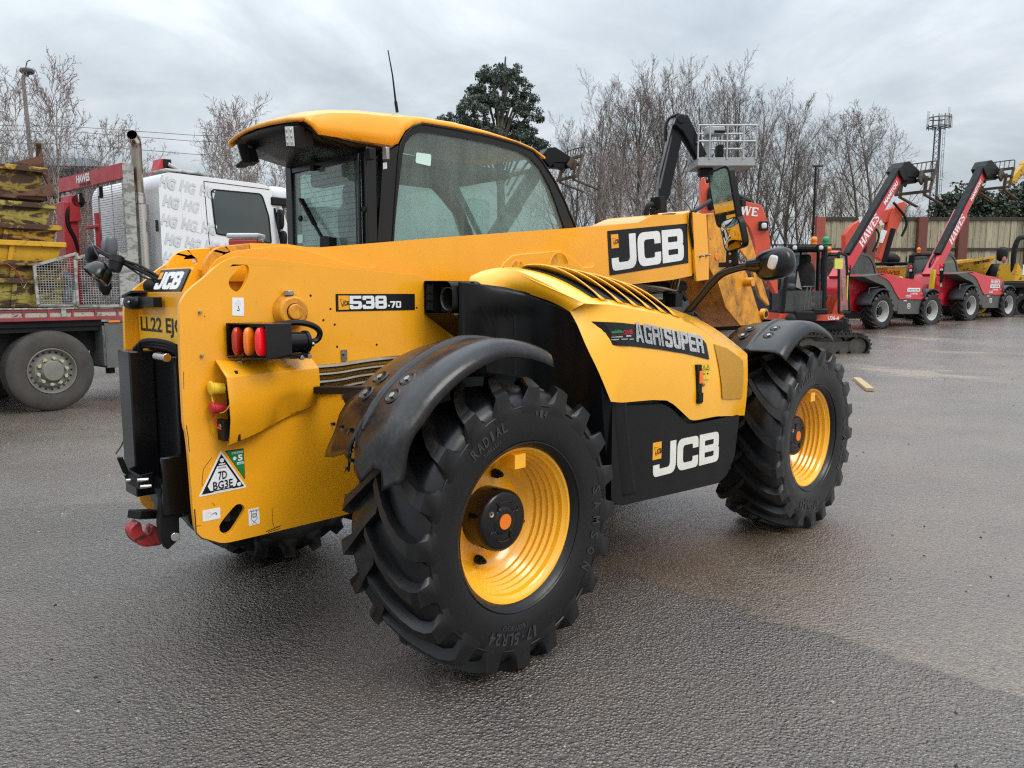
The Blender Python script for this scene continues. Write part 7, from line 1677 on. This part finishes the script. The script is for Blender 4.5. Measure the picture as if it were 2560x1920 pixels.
for x in (dq[0][0] + .6, dq[2][0] + .9): ag_wheel(du, x, .05, .5, .4, 0, MY)
sq = [(20.747,2.714),(20.99,2.714),(20.999,2.398),(20.606,2.368),(21.059,2.006),(20.541,2.006),(20.562,1.735),(20.877,2.398)]
m = MB(); sx, sz = (sq[0][0] + sq[1][0]) / 2, (sq[0][1] + sq[2][1]) / 2; m.blob((sx, .5, sz + .12), (.42, .3, .62), 12, 8, None, None, 3); m.blob((sx - .15, .5, sz - .75), (.85, .5, .95), 14, 8, None, None, 3.5); m.m = 1; m.blob((sx + .02, .38, sz - .12), (.20, .12, .30), 10, 8); m.m = 2; m.blob((sx - .1, .4, sz - .45), (.5, .2, .22), 12, 6); m.m = 0; m.blob((sx - .45, .5, sz - 1.2), (.6, .6, .45), 12, 8); m.build('driver_seat', [BLKM, plain('worn_pink_pad', (.40, .14, .12), .7), WHITE2], du)
D2 = (19.9,18.87,.5)
du2 = thing('dumper', 'yellow site dumper with a black roll bar, cut off at the right edge', 'dumper', (*D2[:2], .42), -45)
rq = [(20.241,1.581),(20.118,2.617),(20.239,3.295),(20.487,3.338),(21.032,3.323),(20.008,1.581),(20.152,1.985),(20.594,1.985),(20.625,1.581),(21.173,1.581)]
m = MB(); m.tube(smooth_open([(rq[0][0], 0, rq[0][1] - .2), (rq[1][0] - .02, 0, rq[1][1]), (rq[2][0], 0, rq[2][1]), (rq[3][0], 0, rq[3][1]), (rq[4][0], 0, rq[4][1])], 2), .10, 10); m.build('roll_bar', BLKM, du2)
m = MB(); m.prism([(rq[5][0], rq[5][1]), (rq[6][0], rq[6][1] + .3), (rq[6][0] + .2, rq[6][1]), (rq[9][0], rq[7][1]), (rq[9][0], rq[8][1])], 'Y', -.3, .9); m.tube([(rq[6][0] + .45, -.2, rq[6][1]), (rq[6][0] + .48, -.2, rq[6][1] + .55), (rq[6][0] + .7, -.2, rq[6][1] + .6)], .03, 6); m.m = 1; slab(m, 'H', (rq[7][0] - .28, -.305, rq[8][1] + .25), X_, Z_, .4, 1); m.build('engine_cover', [MY, WHITE], du2, bevel=.04)
m = MB(); m.box2((rq[5][0] - .9, -.5, rq[5][1] - .28), (rq[9][0], 1.0, rq[5][1] - .02)); m.box2((rq[5][0] + .3, -.2, .5), (rq[9][0], .8, rq[5][1] - .2)); m.build('chassis_frame', BLKM, du2, bevel=.04)
for x in (rq[5][0] + .35, rq[5][0] + 2.6): ag_wheel(du2, x, -.4, .58, .5, 0, BLKM)
m = MB(); jb = [Vector((50.007,8.334,8.093)), Vector((50.431,8.015,8.709)), Vector((50.891,7.667,9.366))]; m.bar(jb[0] + (jb[0] - jb[1]) * .5, jb[1], .38, .38); m.bar(jb[1], jb[2], .42, .42)
jo = m.build('digger_boom', MY, None); tag(jo, 'yellow digger boom tip poking up behind the hedge at the right edge', 'boom')

# ------------------------------------------------------------------ boom lift
BLO = (15.1,14.05,.15)
bl_ = thing('boom_lift', 'black boom lift with a grey basket raised above the yellow boom', 'boom lift', BLO, -45)
a1 = [(4.51,4.579),(4.536,4.941),(4.902,6.508),(5.242,6.281),(5.212,6.151),(4.853,4.348),(4.772,4.215),(4.515,4.381)]
m = MB(); low_ = [(a1[-1][0] - .10, a1[-1][1] - 1.6), (a1[-2][0] + .02, a1[-2][1] - 1.6)]
m.prism(a1[:-1][:6] + [a1[6], low_[1], low_[0], a1[7]], 'Y', -.22, .22); m.m = 1; sl = [(4.501,4.582),(4.863,6.171),(4.903,6.164),(4.575,4.582)]; m.prism(sl, 'Y', -.235, -.22); arm1_ = m.build('lower_arm', [BLKG, plain('arm_slot_grey', (.12, .12, .12), .6)], bl_, bevel=.03)
a2 = [(4.897,6.467),(4.957,6.706),(5.302,6.728),(5.354,6.626),(5.913,5.553),(5.651,5.472),(5.167,6.243)]
m = MB(); m.prism(a2, 'Y', -.50, -.22); kk = [(5.102,6.605),(5.077,6.317),(5.63,5.448)]; m.cyl((kk[0][0], -.55, kk[0][1]), (kk[0][0], .25, kk[0][1]), .14, n=14); m.bar((kk[1][0], -.2, kk[1][1]), (kk[2][0], -.2, kk[2][1]), .10, .10); m.tube(smooth_open([(kk[0][0] - .4, -.2, kk[0][1] - .6), (kk[0][0] - .42, -.2, kk[0][1] + .05), (kk[0][0], -.2, kk[0][1] + .22)], 2), .05, 8); m.build('upper_arm', BLKG, bl_, bevel=.02)
bq = [(5.576,5.43),(7.312,5.43),(7.321,5.206),(5.583,5.191),(5.533,6.367),(5.546,5.907),(7.295,6.334),(7.295,5.891)]
bk = MB(); x0, x1 = bq[0][0], bq[1][0]; zf, zl = bq[0][1], bq[3][1]; zt = bq[4][1]; zm = bq[5][1]; yd = 1.25; ya = -.75
GALV = plain('galvanised_tube', (.44, .46, .47), .45, .6, var=.2)
m = MB(); m.box2((x0, ya, zl), (x1, ya + .05, zf)); m.box2((x0, ya + yd - .05, zl), (x1, ya + yd, zf)); m.box2((x0, ya + .05, zl), (x0 + .05, ya + yd - .05, zf)); m.box2((x1 - .05, ya + .05, zl), (x1, ya + yd - .05, zf)); m.box2((x0 + .05, ya + .05, zl), (x1 - .05, ya + yd - .05, zl + .04)); ba = m.build('basket', plain('basket_grey', (.36, .37, .36), .6, .2, var=.15), bl_, bevel=.01)
m = MB()
for z in (zt, zm): m.tube([(x0, ya, z), (x1, ya, z), (x1, ya + yd, z), (x0, ya + yd, z)], .028, 8, None, False, True)
for x, y in ((x0, ya), (x1, ya), (x0, ya + yd), (x1, ya + yd), (x0 + (x1 - x0) * .5, ya), (x0 + (x1 - x0) * .78, ya), (x0 + (x1 - x0) * .2, ya), (x0 + (x1 - x0) * .6, ya + yd)): m.tube([(x, y, zf - .05), (x, y, zt)], .026, 8)
m.build('guard_rail', GALV, ba)
m = MB(); cq = [(5.876,6.376),(6.402,6.376),(6.41,6.137),(5.887,6.009)]; m.box2((cq[0][0], -.6, cq[2][1]), (cq[1][0], -.15, cq[0][1])); m.box2((cq[0][0], -.3, zf), (cq[0][0] + .22, -.15, cq[0][1])); m.m = 1; m.box2((cq[0][0] + .35, -.55, zf + .02), (cq[1][0], -.15, zf + .42)); m.box2((cq[0][0] + .2, -.62, cq[2][1] + .03), (cq[1][0] + .02, -.55, cq[2][1] + .12)); m.build('control_box', [plain('pale_control_box', (.42, .43, .42), .5), BLKM], ba, bevel=.03)
m = MB(); m.box(((x0 + x1) / 2 - .5, -.2, zl - .12), (.4, .4, .22)); m.m = 1; m.build('basket_pivot', BLKM, bl_, bevel=.03)
m = MB(); m.box((a1[0][0] - .1, 0, .95), (3.2, 1.8, .6)); m.box((a1[0][0] - .2, 0, 1.6), (1.2, 1.2, .9)); m.build('lift_base', MGREY, bl_, bevel=.05)
for x in (-1.2, 1.0):
    for y, q in ((-.9, 0), (.9, 180)): ag_wheel(bl_, a1[0][0] + x, y, .45, .32, q)
# plank on the ground
m = MB(); m.box((0, 0, .03), (1.6, .12, .05)); pk = m.build('plank', plain('fresh_sawn_wood', (.46, .33, .17), .7, var=.2), None, bevel=.004); pk.location = (11.0, 1.62, gz(11, 1.6)); pk.rotation_euler = (0, 0, R(28)); tag(pk, 'pale sawn plank lying on the wet ground beyond the front wheel', 'plank')
# second lamp post
lx, ly = ray_xy(40, (2020 - 1280) / 1923.1 * 40)
lp2 = thing('street_lamp', 'thin dark street lamp in front of the bare trees, left of the tall fence', 'street lamp', (lx, ly, .6), -45)
z2 = 1.555 + (731 - 425) / 1923.1 * 40 - .6
m = MB(); m.tube([(0, 0, 0), (0, 0, z2)], [.08, .05], 8); m.build('lamp_post', BLKM, lp2); m = MB(); m.box((.1, 0, z2), (.5, .16, .09)); m.build('lamp_head', DGREY, lp2, bevel=.02)
# lattice mast
mx, my = ray_xy(85, (2313 - 1280) / 1923.1 * 85); sc_ = 85 / 1923.1
mast = thing('phone_mast', 'lattice phone mast with white antenna panels rising behind the hedge', 'mast', (mx, my, .8), -45)
zt = 1.555 + (731 - 333) * sc_ - .8; m = MB()
MSTL = plain('mast_steel', (.06, .062, .065), .6)
for k in range(3):
    a = 2 * math.pi * k / 3 + .4; m.tube([(.55 * math.cos(a), .55 * math.sin(a), 0), (.32 * math.cos(a), .32 * math.sin(a), zt)], .085, 6)
for k in range(30):
    z = zt * k / 30; w = .55 - .23 * k / 30; P = [(w * math.cos(2 * math.pi * j / 3 + .4), w * math.sin(2 * math.pi * j / 3 + .4)) for j in range(3)]; w2 = .55 - .23 * (k + 1) / 30
    for j in range(3): b = 2 * math.pi * ((j + 1) % 3) / 3 + .4; m.bar((P[j][0], P[j][1], z), (w2 * math.cos(b), w2 * math.sin(b), z + zt / 30), .035, .035)
    m.bar((.62, -.2, z), (.62, .2, z), .03, .03)
m.bar((.62, -.2, 0), (.62, -.2, zt), .03, .03); m.bar((.62, .2, 0), (.62, .2, zt), .03, .03); m.build('mast_tower', MSTL, mast)
m = MB(); rr = 1.12
for z in (zt, zt + .9): m.tube([(rr * math.cos(2 * math.pi * j / 12), rr * math.sin(2 * math.pi * j / 12), z) for j in range(12)], .06, 6, None, False, True)
for j in range(12): m.bar((rr * math.cos(2 * math.pi * j / 12), rr * math.sin(2 * math.pi * j / 12), zt - .2), (rr * math.cos(2 * math.pi * j / 12), rr * math.sin(2 * math.pi * j / 12), zt + 1.2), .06, .06)
for j in range(6): m.bar((0, 0, zt), (rr * math.cos(j * math.pi / 3), rr * math.sin(j * math.pi / 3), zt), .07, .07)
m.build('head_frame', MSTL, mast)
ANT = plain('antenna_white', (.66, .67, .66), .5)
for j, (x, y, z, h) in enumerate(((-1.15, 0, .95, 1.5), (.62, -.8, 1.1, 1.7), (.95, .3, .8, 1.5), (1.2, -.3, .5, 1.3), (.75, .9, .9, 1.4))): m = MB(); m.box((x, y, zt + z), (.24, .14, h)); m.build('antenna', ANT, mast, bevel=.03)
# ------------------------------------------------------------------ tall fence
FN = (25.35,24.33,.0)
fen = thing('fence', 'tall cream boarded fence with red-brown posts along the back of the yard', 'fence', FN, -45)
def board_mat():
    t = NT('cream_fence_boards'); X, Y, Z = t.xyz()
    n = t.noise(3, 6, .65, t.mapping((4.5, 1, .35))); n2 = t.noise(9, 5, .7, t.mapping((1, 1, .5))); n3 = t.noise(.5, 4, .6)
    b = t.math('FRACT', t.math('MULTIPLY', X, 1 / .30)); gap = t.ramp(b, [(.0, 1.), (.06, 0.), (.94, 0.), (1., 1.)])
    rnd = t.node('ShaderNodeTexWhiteNoise'); rnd.noise_dimensions = '1D'; t.link(t.math('FLOOR', t.math('MULTIPLY', X, 1 / .30)), rnd.inputs['W'])
    base = t.mix(rnd.outputs['Value'], (.42, .37, .25), (.32, .285, .19))
    base = t.mix(t.ramp(n, [(.50, 0.), (.72, .85)]), base, (.13, .105, .065)); base = t.mix(t.ramp(n2, [(.62, 0.), (.70, .8)]), base, (.075, .055, .035))
    low = t.ramp(t.math('DIVIDE', Z, 5.5), [(.42, .45), (.62, 0.)]); base = t.mix(t.math('MULTIPLY', low, t.ramp(n3, [(.35, .3), (.6, 1.)])), base, (.16, .13, .085))
    t.setp(Base_Color=t.mix(gap, base, (.05, .04, .025)), Roughness=.85); return t.m
BOARD = board_mat()
fq = [(15.08,5.222),(15.436,5.222),(20.158,5.285),(20.417,5.284),(22.229,5.284),(25.45,5.379),(15.494,4.008),(18.028,4.008)]
fx0, fz = fq[0][0], fq[1][1]
posts = [fq[0][0] + .25, fq[0][0] + 3.55, fq[2][0] + .25 - 1.0 * 0, fq[4][0] + .2, fq[4][0] + 3.6, fq[4][0] + 7.2, fq[4][0] + 10.8, fq[4][0] + 14.4]
posts[1] = (posts[0] + posts[2]) / 2
PRB = plain('red_brown_steel', (.16, .045, .032), .6, var=.25); PRBB = plain('bright_red_brown_post', (.34, .075, .045), .6, var=.2)
for a, b in zip(posts, posts[1:]):
    m = MB(); n = max(8, int((b - a) / .30)); V = []
    pts = []
    for k in range(n):
        xa = a + (b - a) * k / n; xb = a + (b - a) * (k + 1) / n; d = .03 if k % 2 else 0.0; pts += [(xa + .02, .10 + d), (xb - .02, .10 + d)]
    m.grid([[(x, y, .3) for x, y in pts], [(x, y, fz) for x, y in pts]]); m.build('fence_panel', BOARD, fen, solid=.03, smooth=0)
    for z, h in ((fz - .02, .16), (fz - 1.30 * (fz - .5) / 4.5 * 1.0 - .15, .12), (1.9, .12)):
        m = MB(); m.box2((a + .15, .0, z - h / 2), (b - .15, .09, z + h / 2)); m.build('fence_rail', plain('dark_stained_rail', (.045, .036, .026), .8) if 'dark_stained_rail' not in MATS else MATS['dark_stained_rail'], fen)
for i, x in enumerate(posts): m = MB(); m.box2((x - .22, -.18, .2), (x + .22, .12, fz + .06)); m.build('fence_post', PRBB if i == 0 else PRB, fen, bevel=.01)
# ------------------------------------------------------------------ trees
BARK = plain('grey_brown_bark', (.135, .115, .090), .9, var=.45, scale=3)
TWIG = plain('brown_twigs', (.150, .118, .098), .9, var=.3, scale=.6)
BBARK = worn('birch_bark', (.50, .47, .42), (.10, .085, .07), .10, .8, 6)
BTWIG = plain('birch_twigs', (.22, .165, .145), .9, var=.3, scale=.8)
def grow(seed, H, spread, stems, kind):
    """a leafless tree: trunk mesh and crown mesh, height H"""
    rnd = random.Random(seed); T, Cn = MB(), MB()
    def branch(p, d, L, r, lv):
        n = (7, 6, 5, 4, 3)[min(lv, 4)]; P = [Vector(p)]; d = Vector(d).normalized(); D = [d.copy()]
        wob = (.07, .13, .18, .22, .26)[min(lv, 4)]; up = (.05, .16, .13, .10, .05)[min(lv, 4)] * (1.5 if kind == 'upright' else .9)
        for i in range(n):
            d = d + Vector((rnd.uniform(-1, 1), rnd.uniform(-1, 1), rnd.uniform(-1, 1))) * wob + Vector((0, 0, up)); d.normalize()
            P.append(P[-1] + d * (L / n)); D.append(d.copy())
        R_ = [max(.0065 if kind != 'birch' else .0045, r * (1 - .82 * (i / n))) for i in range(n + 1)]
        (T if lv < 2 else Cn).tube(P, R_, (7, 5, 4, 3, 3)[min(lv, 4)], None, False)
        if lv >= 4: return
        if kind == 'birch':
            nb = (rnd.randint(16, 20), rnd.randint(6, 8), rnd.randint(4, 5), 2)[lv]
        else: nb = (rnd.randint(15, 18), rnd.randint(8, 10), rnd.randint(5, 7), rnd.randint(2, 2))[lv]
        for k in range(nb):
            t = ((.16 if kind == 'upright' else .28) if lv == 0 else .18) + (.82 if lv else .80) * (k + rnd.random()) / nb; t = min(t, .98)
            i = min(n - 1, int(t * n)); q = P[i].lerp(P[i + 1], t * n - i); ax = D[i]
            a = rnd.uniform(0, 2 * math.pi) if lv else k * 2.4 + rnd.uniform(-.4, .4); side_ = ax.cross(Vector((math.cos(a), math.sin(a), .2)))
            if side_.length < .05: continue
            ang = R(spread[lv] * rnd.uniform(.7, 1.3)); nd = ax * math.cos(ang) + side_.normalized() * math.sin(ang)
            l2 = L * (.58, .52, .52, .5)[lv] * rnd.uniform(.6, 1.15) * ((1.12 - .75 * t) if lv == 0 else (1.1 - .5 * t)); branch(q, nd, l2, max(.010, R_[i] * (.46, .5, .5, .6)[lv]), lv + 1)
    for s in range(stems):
        a = rnd.uniform(0, 6.28); off = Vector((math.cos(a), math.sin(a), 0)) * (.25 * s); lean = .10 * s + .03
        branch(off, (math.cos(a) * lean, math.sin(a) * lean, 1), H * rnd.uniform(.88, 1.0), H * (.0125 if kind != 'birch' else .0065) / (1 + .25 * (stems > 1)), 0)
    return T, Cn
def tree_proto(seed, H, spread, stems, kind):
    T, Cn = grow(seed, H, spread, stems, kind); bm = (BBARK, BTWIG) if kind == 'birch' else (BARK, TWIG)
    return T.mesh('trunk', bm[0], 60, False), Cn.mesh('crown', bm[1], 0, False), H
def plant(name, label, proto, loc, h, rz, group, cat='tree', lean=(0, 0)):
    t = thing(name, label, cat, loc, rz, group); s = h / proto[2] * .86; t.rotation_euler = (R(lean[0]), R(lean[1]), R(rz))
    for nm, me in (('trunk', proto[0]), ('crown', proto[1])):
        o = bpy.data.objects.new(nm, me); COL.objects.link(o); o.parent = t; o.scale = (s, s, s)
    return t
def px_xy(x, d): return ray_xy(d, (x - 1280) / 1923.1 * d)
def px_h(y, d, g): return 1.555 + (731 - y) / 1923.1 * d - g
ORD = ['first', 'second', 'third', 'fourth', 'fifth', 'sixth', 'seventh', 'eighth', 'ninth', 'tenth', 'eleventh', 'twelfth', 'thirteenth', 'fourteenth', 'fifteenth', 'sixteenth', 'seventeenth', 'eighteenth']
ups = [tree_proto(11 + k, 14, (40, 42, 42, 42), 2 if k % 2 else 1, 'upright') for k in range(4)]
spr = [tree_proto(31 + k, 11, (52, 44, 44, 42), 1, 'spreading') for k in range(2)]
bir = [tree_proto(51 + k, 8, (34, 40, 44, 50), 1, 'birch') for k in range(3)]
row = [(1478, 280, 44), (1530, 190, 42), (1590, 150, 45), (1648, 168, 43), (1700, 145, 46), (1762, 160, 43), (1828, 170, 45), (1890, 205, 42), (1950, 235, 46), (2010, 310, 43)]
for i, (x, y, d) in enumerate(row):
    p = px_xy(x, d); plant('bare_tree', ORD[i] + ' tall bare tree from the left in the leafless row behind the boom lift', ups[i % 4], (p[0], p[1], .7), px_h(y, d, .7), 47 * i, 'bare trees behind the boom lift')
for i, (x, y, d) in enumerate(((2134, 232, 44), (2176, 222, 45))):
    p = px_xy(x, d); plant('bare_tree', ('left' if i == 0 else 'right') + ' one of two dark open-branched bare trees beside the phone mast', spr[i], (p[0], p[1], .8), px_h(y, d, .8), 100 * i, 'pair of bare trees beside the mast')
for i, (x, y, d) in enumerate(((1425, 285, 46), (2240, 480, 46), (2085, 400, 48), (2300, 500, 47))):
    p = px_xy(x, d); plant('bare_tree', ['thin low bare tree above the forks behind the yellow cab', 'low bare tree under the forks of the nearer red telehandler', 'small bare tree between the long row and the open-branched pair', 'low twiggy tree at the foot of the mast'][i], ups[(i + 1) % 4], (p[0], p[1], .8), px_h(y, d, .8), 60 * i + 20, 'small bare trees')
for i, (x, y, d, h) in enumerate(((1570, 430, 34, 0), (1615, 400, 36, 0), (1535, 440, 35, 0), (1660, 470, 34, 0))):
    p = px_xy(x, d); plant('birch_tree', ORD[i] + ' pale thin birch from the left just above the middle of the yellow boom' if i < 3 else 'pale thin birch close against the black boom lift arm', bir[i % 3], (p[0], p[1], .6), px_h(y - 60, d, .6), 80 * i, 'pale birches behind the boom')
LBG = 'birches behind the lorry'
for i, (x, y, d, ln) in enumerate(((-40, 150, 21, 3), (18, 140, 22, 4), (75, 200, 20, -4), (125, 160, 22, 6), (160, 230, 19, 14), (205, 330, 20, 20))):
    p = px_xy(x, d); plant('birch_tree', ['birch at the left edge with twigs above the rusty skips', 'tall thin birch just left of the street lamp', 'white stemmed birch right behind the street lamp', 'tall birch just right of the street lamp', 'leaning birch with pale stem beside the slate roof', 'low strongly leaning birch stem over the red header beam'][i], bir[i % 3], (p[0], p[1], 0), px_h(y, d, 0), 33 + 70 * i, LBG, 'tree', (0, ln))
for i, (x, y, d) in enumerate(((585, 205, 21), (640, 260, 23), (545, 300, 24), (700, 330, 22))):
    p = px_xy(x, d); plant('birch_tree', ['tall birch between the white lorry cab and the yellow cab roof', 'birch rising just left of the yellow cab roof overhang', 'small birch above the white lorry cab', 'birch partly hidden behind the yellow roof overhang'][i], bir[(i + 1) % 3], (p[0], p[1], 0), px_h(y, d, 0), 15 + 95 * i, LBG)
p = px_xy(410, 46); plant('bare_tree', 'distant dense bare tree above the white lorry cab and red crane jib', spr[0], (p[0], p[1], 0), px_h(388, 46, 0), 10, 'small bare trees')
# leaves -------------------------------------------------------------------
def leaf_mat(name, a, b, c, scale):
    t = NT(name); n = t.noise(scale, 4, .6); n2 = t.noise(scale * 9, 3, .6)
    col = t.mix(t.ramp(n, [(.34, 0.), (.66, 1.)]), a, b); t.setp(Base_Color=t.mix(t.ramp(n2, [(.55, 0.), (.75, 1.)]), col, c), Roughness=.5, Specular_IOR_Level=.4); return t.m
def leaves(m, rnd, c, rad, n, size, droop=.3):
    for _ in range(n):
        while True:
            q = Vector((rnd.uniform(-1, 1), rnd.uniform(-1, 1), rnd.uniform(-1, 1)))
            if q.length < 1: break
        p = c + Vector((q.x * rad[0], q.y * rad[1], q.z * rad[2])); d = Vector((rnd.uniform(-1, 1), rnd.uniform(-1, 1), rnd.uniform(-1, .4) - droop)).normalized(); s = d.cross(Vector((rnd.uniform(-1, 1), rnd.uniform(-1, 1), rnd.uniform(-1, 1)))).normalized()
        L = size * rnd.uniform(.6, 1.3); w = L * .32; m.v += [tuple(p), tuple(p + d * L * .5 + s * w), tuple(p + d * L), tuple(p + d * L * .5 - s * w)]; k = len(m.v) - 4; m.f.append([k, k + 1, k + 2, k + 3]); m.mi.append(0); m.flat.append(0)
d = 40; p = px_xy(1250, d); rnd = random.Random(5)
ev = thing('evergreen_tree', 'dark evergreen tree with an open ragged crown above the yellow cab roof', 'tree', (p[0], p[1], .6), -45)
k = d / 1923.1; prof_ = [(1255, 345), (1180, 280), (1320, 330), (1235, 235), (1290, 250), (1210, 300), (1150, 300), (1275, 195), (1230, 190), (1300, 205), (1330, 270), (1205, 215), (1265, 290), (1340, 340), (1165, 330), (1222, 340), (1300, 300), (1125, 292), (1350, 365), (1245, 262), (1285, 172), (1290, 345), (1140, 278), (1225, 168), (1312, 232), (1190, 250)]
T, Cn = MB(), MB(); base = Vector((0, 0, 0)); top = Vector((.3, 0, px_h(170, d, .6)))
T.tube([base, Vector((.1, .1, 4)), Vector((.0, 0, 8)), top], [.30, .24, .15, .04], 8)
for (x, y) in prof_:
    c = Vector(((x - 1250) * k * .92, rnd.uniform(-1.4, 1.4), px_h(y + 26, d, .6))); q = Vector((c.x * .2, 0, max(3, c.z - 2.2))); T.tube(smooth_open([q, q.lerp(c, .5) + Vector((0, 0, .3)), c], 1), [.09, .06, .05, .04][:1] * 4 if False else .06, 5)
    for _ in range(9): leaves(Cn, rnd, c + Vector((rnd.uniform(-.62, .62), rnd.uniform(-.7, .7), rnd.uniform(-.38, .34))), (rnd.uniform(.18, .36), .35, rnd.uniform(.14, .28)), 120, .13, .5)
T.build('trunk', BARK, ev); Cn.build('crown', leaf_mat('evergreen_leaves', (.030, .048, .034), (.075, .098, .070), (.012, .018, .014), .9), ev, smooth=0, merge=False)
# clipped-looking ivy mass behind the fence
IVY = leaf_mat('ivy_leaves', (.020, .034, .018), (.050, .070, .036), (.010, .014, .009), 1.1)
def ivy_clump(label, x0, x1, ytop, d, n, seed):
    rnd = random.Random(seed); p = px_xy((x0 + x1) / 2, d); k = d / 1923.1; t = thing('ivy_tree', label, 'ivy', (p[0], p[1], .8), -45, 'ivy covered growth behind the fence'); W = (x1 - x0) * k / 2; H = px_h(ytop, d, .8)
    T, Cn = MB(), MB()
    for s in range(4): T.tube(smooth_open([(rnd.uniform(-W, W) * .4, 0, 0), (rnd.uniform(-W, W) * .6, 0, H * .5), (rnd.uniform(-W, W) * .8, 0, H * .92)], 2), .09, 5)
    for _ in range(n):
        u = rnd.uniform(-1, 1); hz = H * (1 - .25 * abs(u) ** 2 - .10 * rnd.random()); z = rnd.uniform(H * .38, hz); leaves(Cn, rnd, Vector((u * W, rnd.uniform(-.8, .8), z)), (rnd.uniform(.25, .6), .5, rnd.uniform(.2, .5)), 55, .20, .1)
    T.build('stem', BARK, t); Cn.build('foliage', IVY, t, smooth=0, merge=False)
for i, a in enumerate(((2318, 2400, 468, 43, 150), (2385, 2450, 462, 44, 150), (2440, 2500, 490, 43, 150), (2480, 2545, 465, 44, 180), (2520, 2620, 425, 45, 260))):
    ivy_clump(['ivy clump just right of the phone mast legs', 'ivy clump left of the farther red boom', 'low dip of ivy right behind the farther red boom head', 'ivy clump beneath the farther fork carriage', 'tallest ivy clump at the right edge'][i], *a, 70 + i)
# brown scrub filling the gap under the trees
rnd = random.Random(9); m = MB()
for _ in range(9000):
    x = rnd.uniform(1400, 2080); d = rnd.uniform(38, 52); p = px_xy(x, d); hgt = rnd.uniform(.6, 5.6) * (1 - .25 * rnd.random()); a = rnd.uniform(0, 6.28); b = Vector((p[0], p[1], .6 + rnd.uniform(0, hgt * .6))); e = b + Vector((math.cos(a) * .5, math.sin(a) * .5, rnd.uniform(.3, 1.0))) * rnd.uniform(.8, 2.0); q = b.lerp(e, .5) + Vector((rnd.uniform(-.15, .15), rnd.uniform(-.15, .15), .05)); m.tube([b, q, e], [.022, .016, .010], 3, None, False)
sc = m.build('undergrowth', plain('scrub_twigs', (.105, .082, .066), .95, var=.4, scale=.4), None, smooth=0, merge=False); sc['kind'] = 'stuff'
# low wooded rise closing the view behind the yard
m = MB(); rows = []
for j in range(5):
    rows.append([(*px_xy(700 + 60 * i, 60 + 22 * j), .6 + (0, 3.2, 5.6, 8.2, 9.4)[j] * (.8 + .25 * math.sin(i * .7 + j))) for i in range(36)])
m.grid(rows); hl = m.build('hill', plain('brown_wooded_rise', (.085, .072, .058), .95, var=.5, scale=.35, bump=.6, bscale=2), None, smooth=80); hl['kind'] = 'structure'
# loose stones and bits lying about on the tarmac
rnd = random.Random(3); m = MB()
for k in range(420):
    d = rnd.uniform(1.7, 16) if k % 3 else rnd.uniform(1.7, 5); s = rnd.uniform(-.7, .72) * d; x, y = ray_xy(d, s)
    if -1.2 < x < 3.5 and -1.3 < y < 1.3: continue
    r = rnd.uniform(.003, .009) * (1 + d * .07); z = gz(x, y) + .001; m.m = rnd.choice((0, 0, 1, 1, 2)); a = rnd.uniform(0, 6.28)
    V = [(x + math.cos(a + j * 1.57 + rnd.uniform(-.3, .3)) * r * rnd.uniform(.6, 1.2), y + math.sin(a + j * 1.57) * r * rnd.uniform(.6, 1.2), z) for j in range(4)] + [(x, y, z + r * .8)]
    m.add(V, [(0, 1, 4), (1, 2, 4), (2, 3, 4), (3, 0, 4)])
gr = m.build('gravel', [plain('dark_bits', (.02, .018, .016), .8), plain('grey_chips', (.22, .20, .17), .8), plain('pale_chips', (.46, .42, .35), .8)], None, smooth=0, merge=False); gr['kind'] = 'stuff'
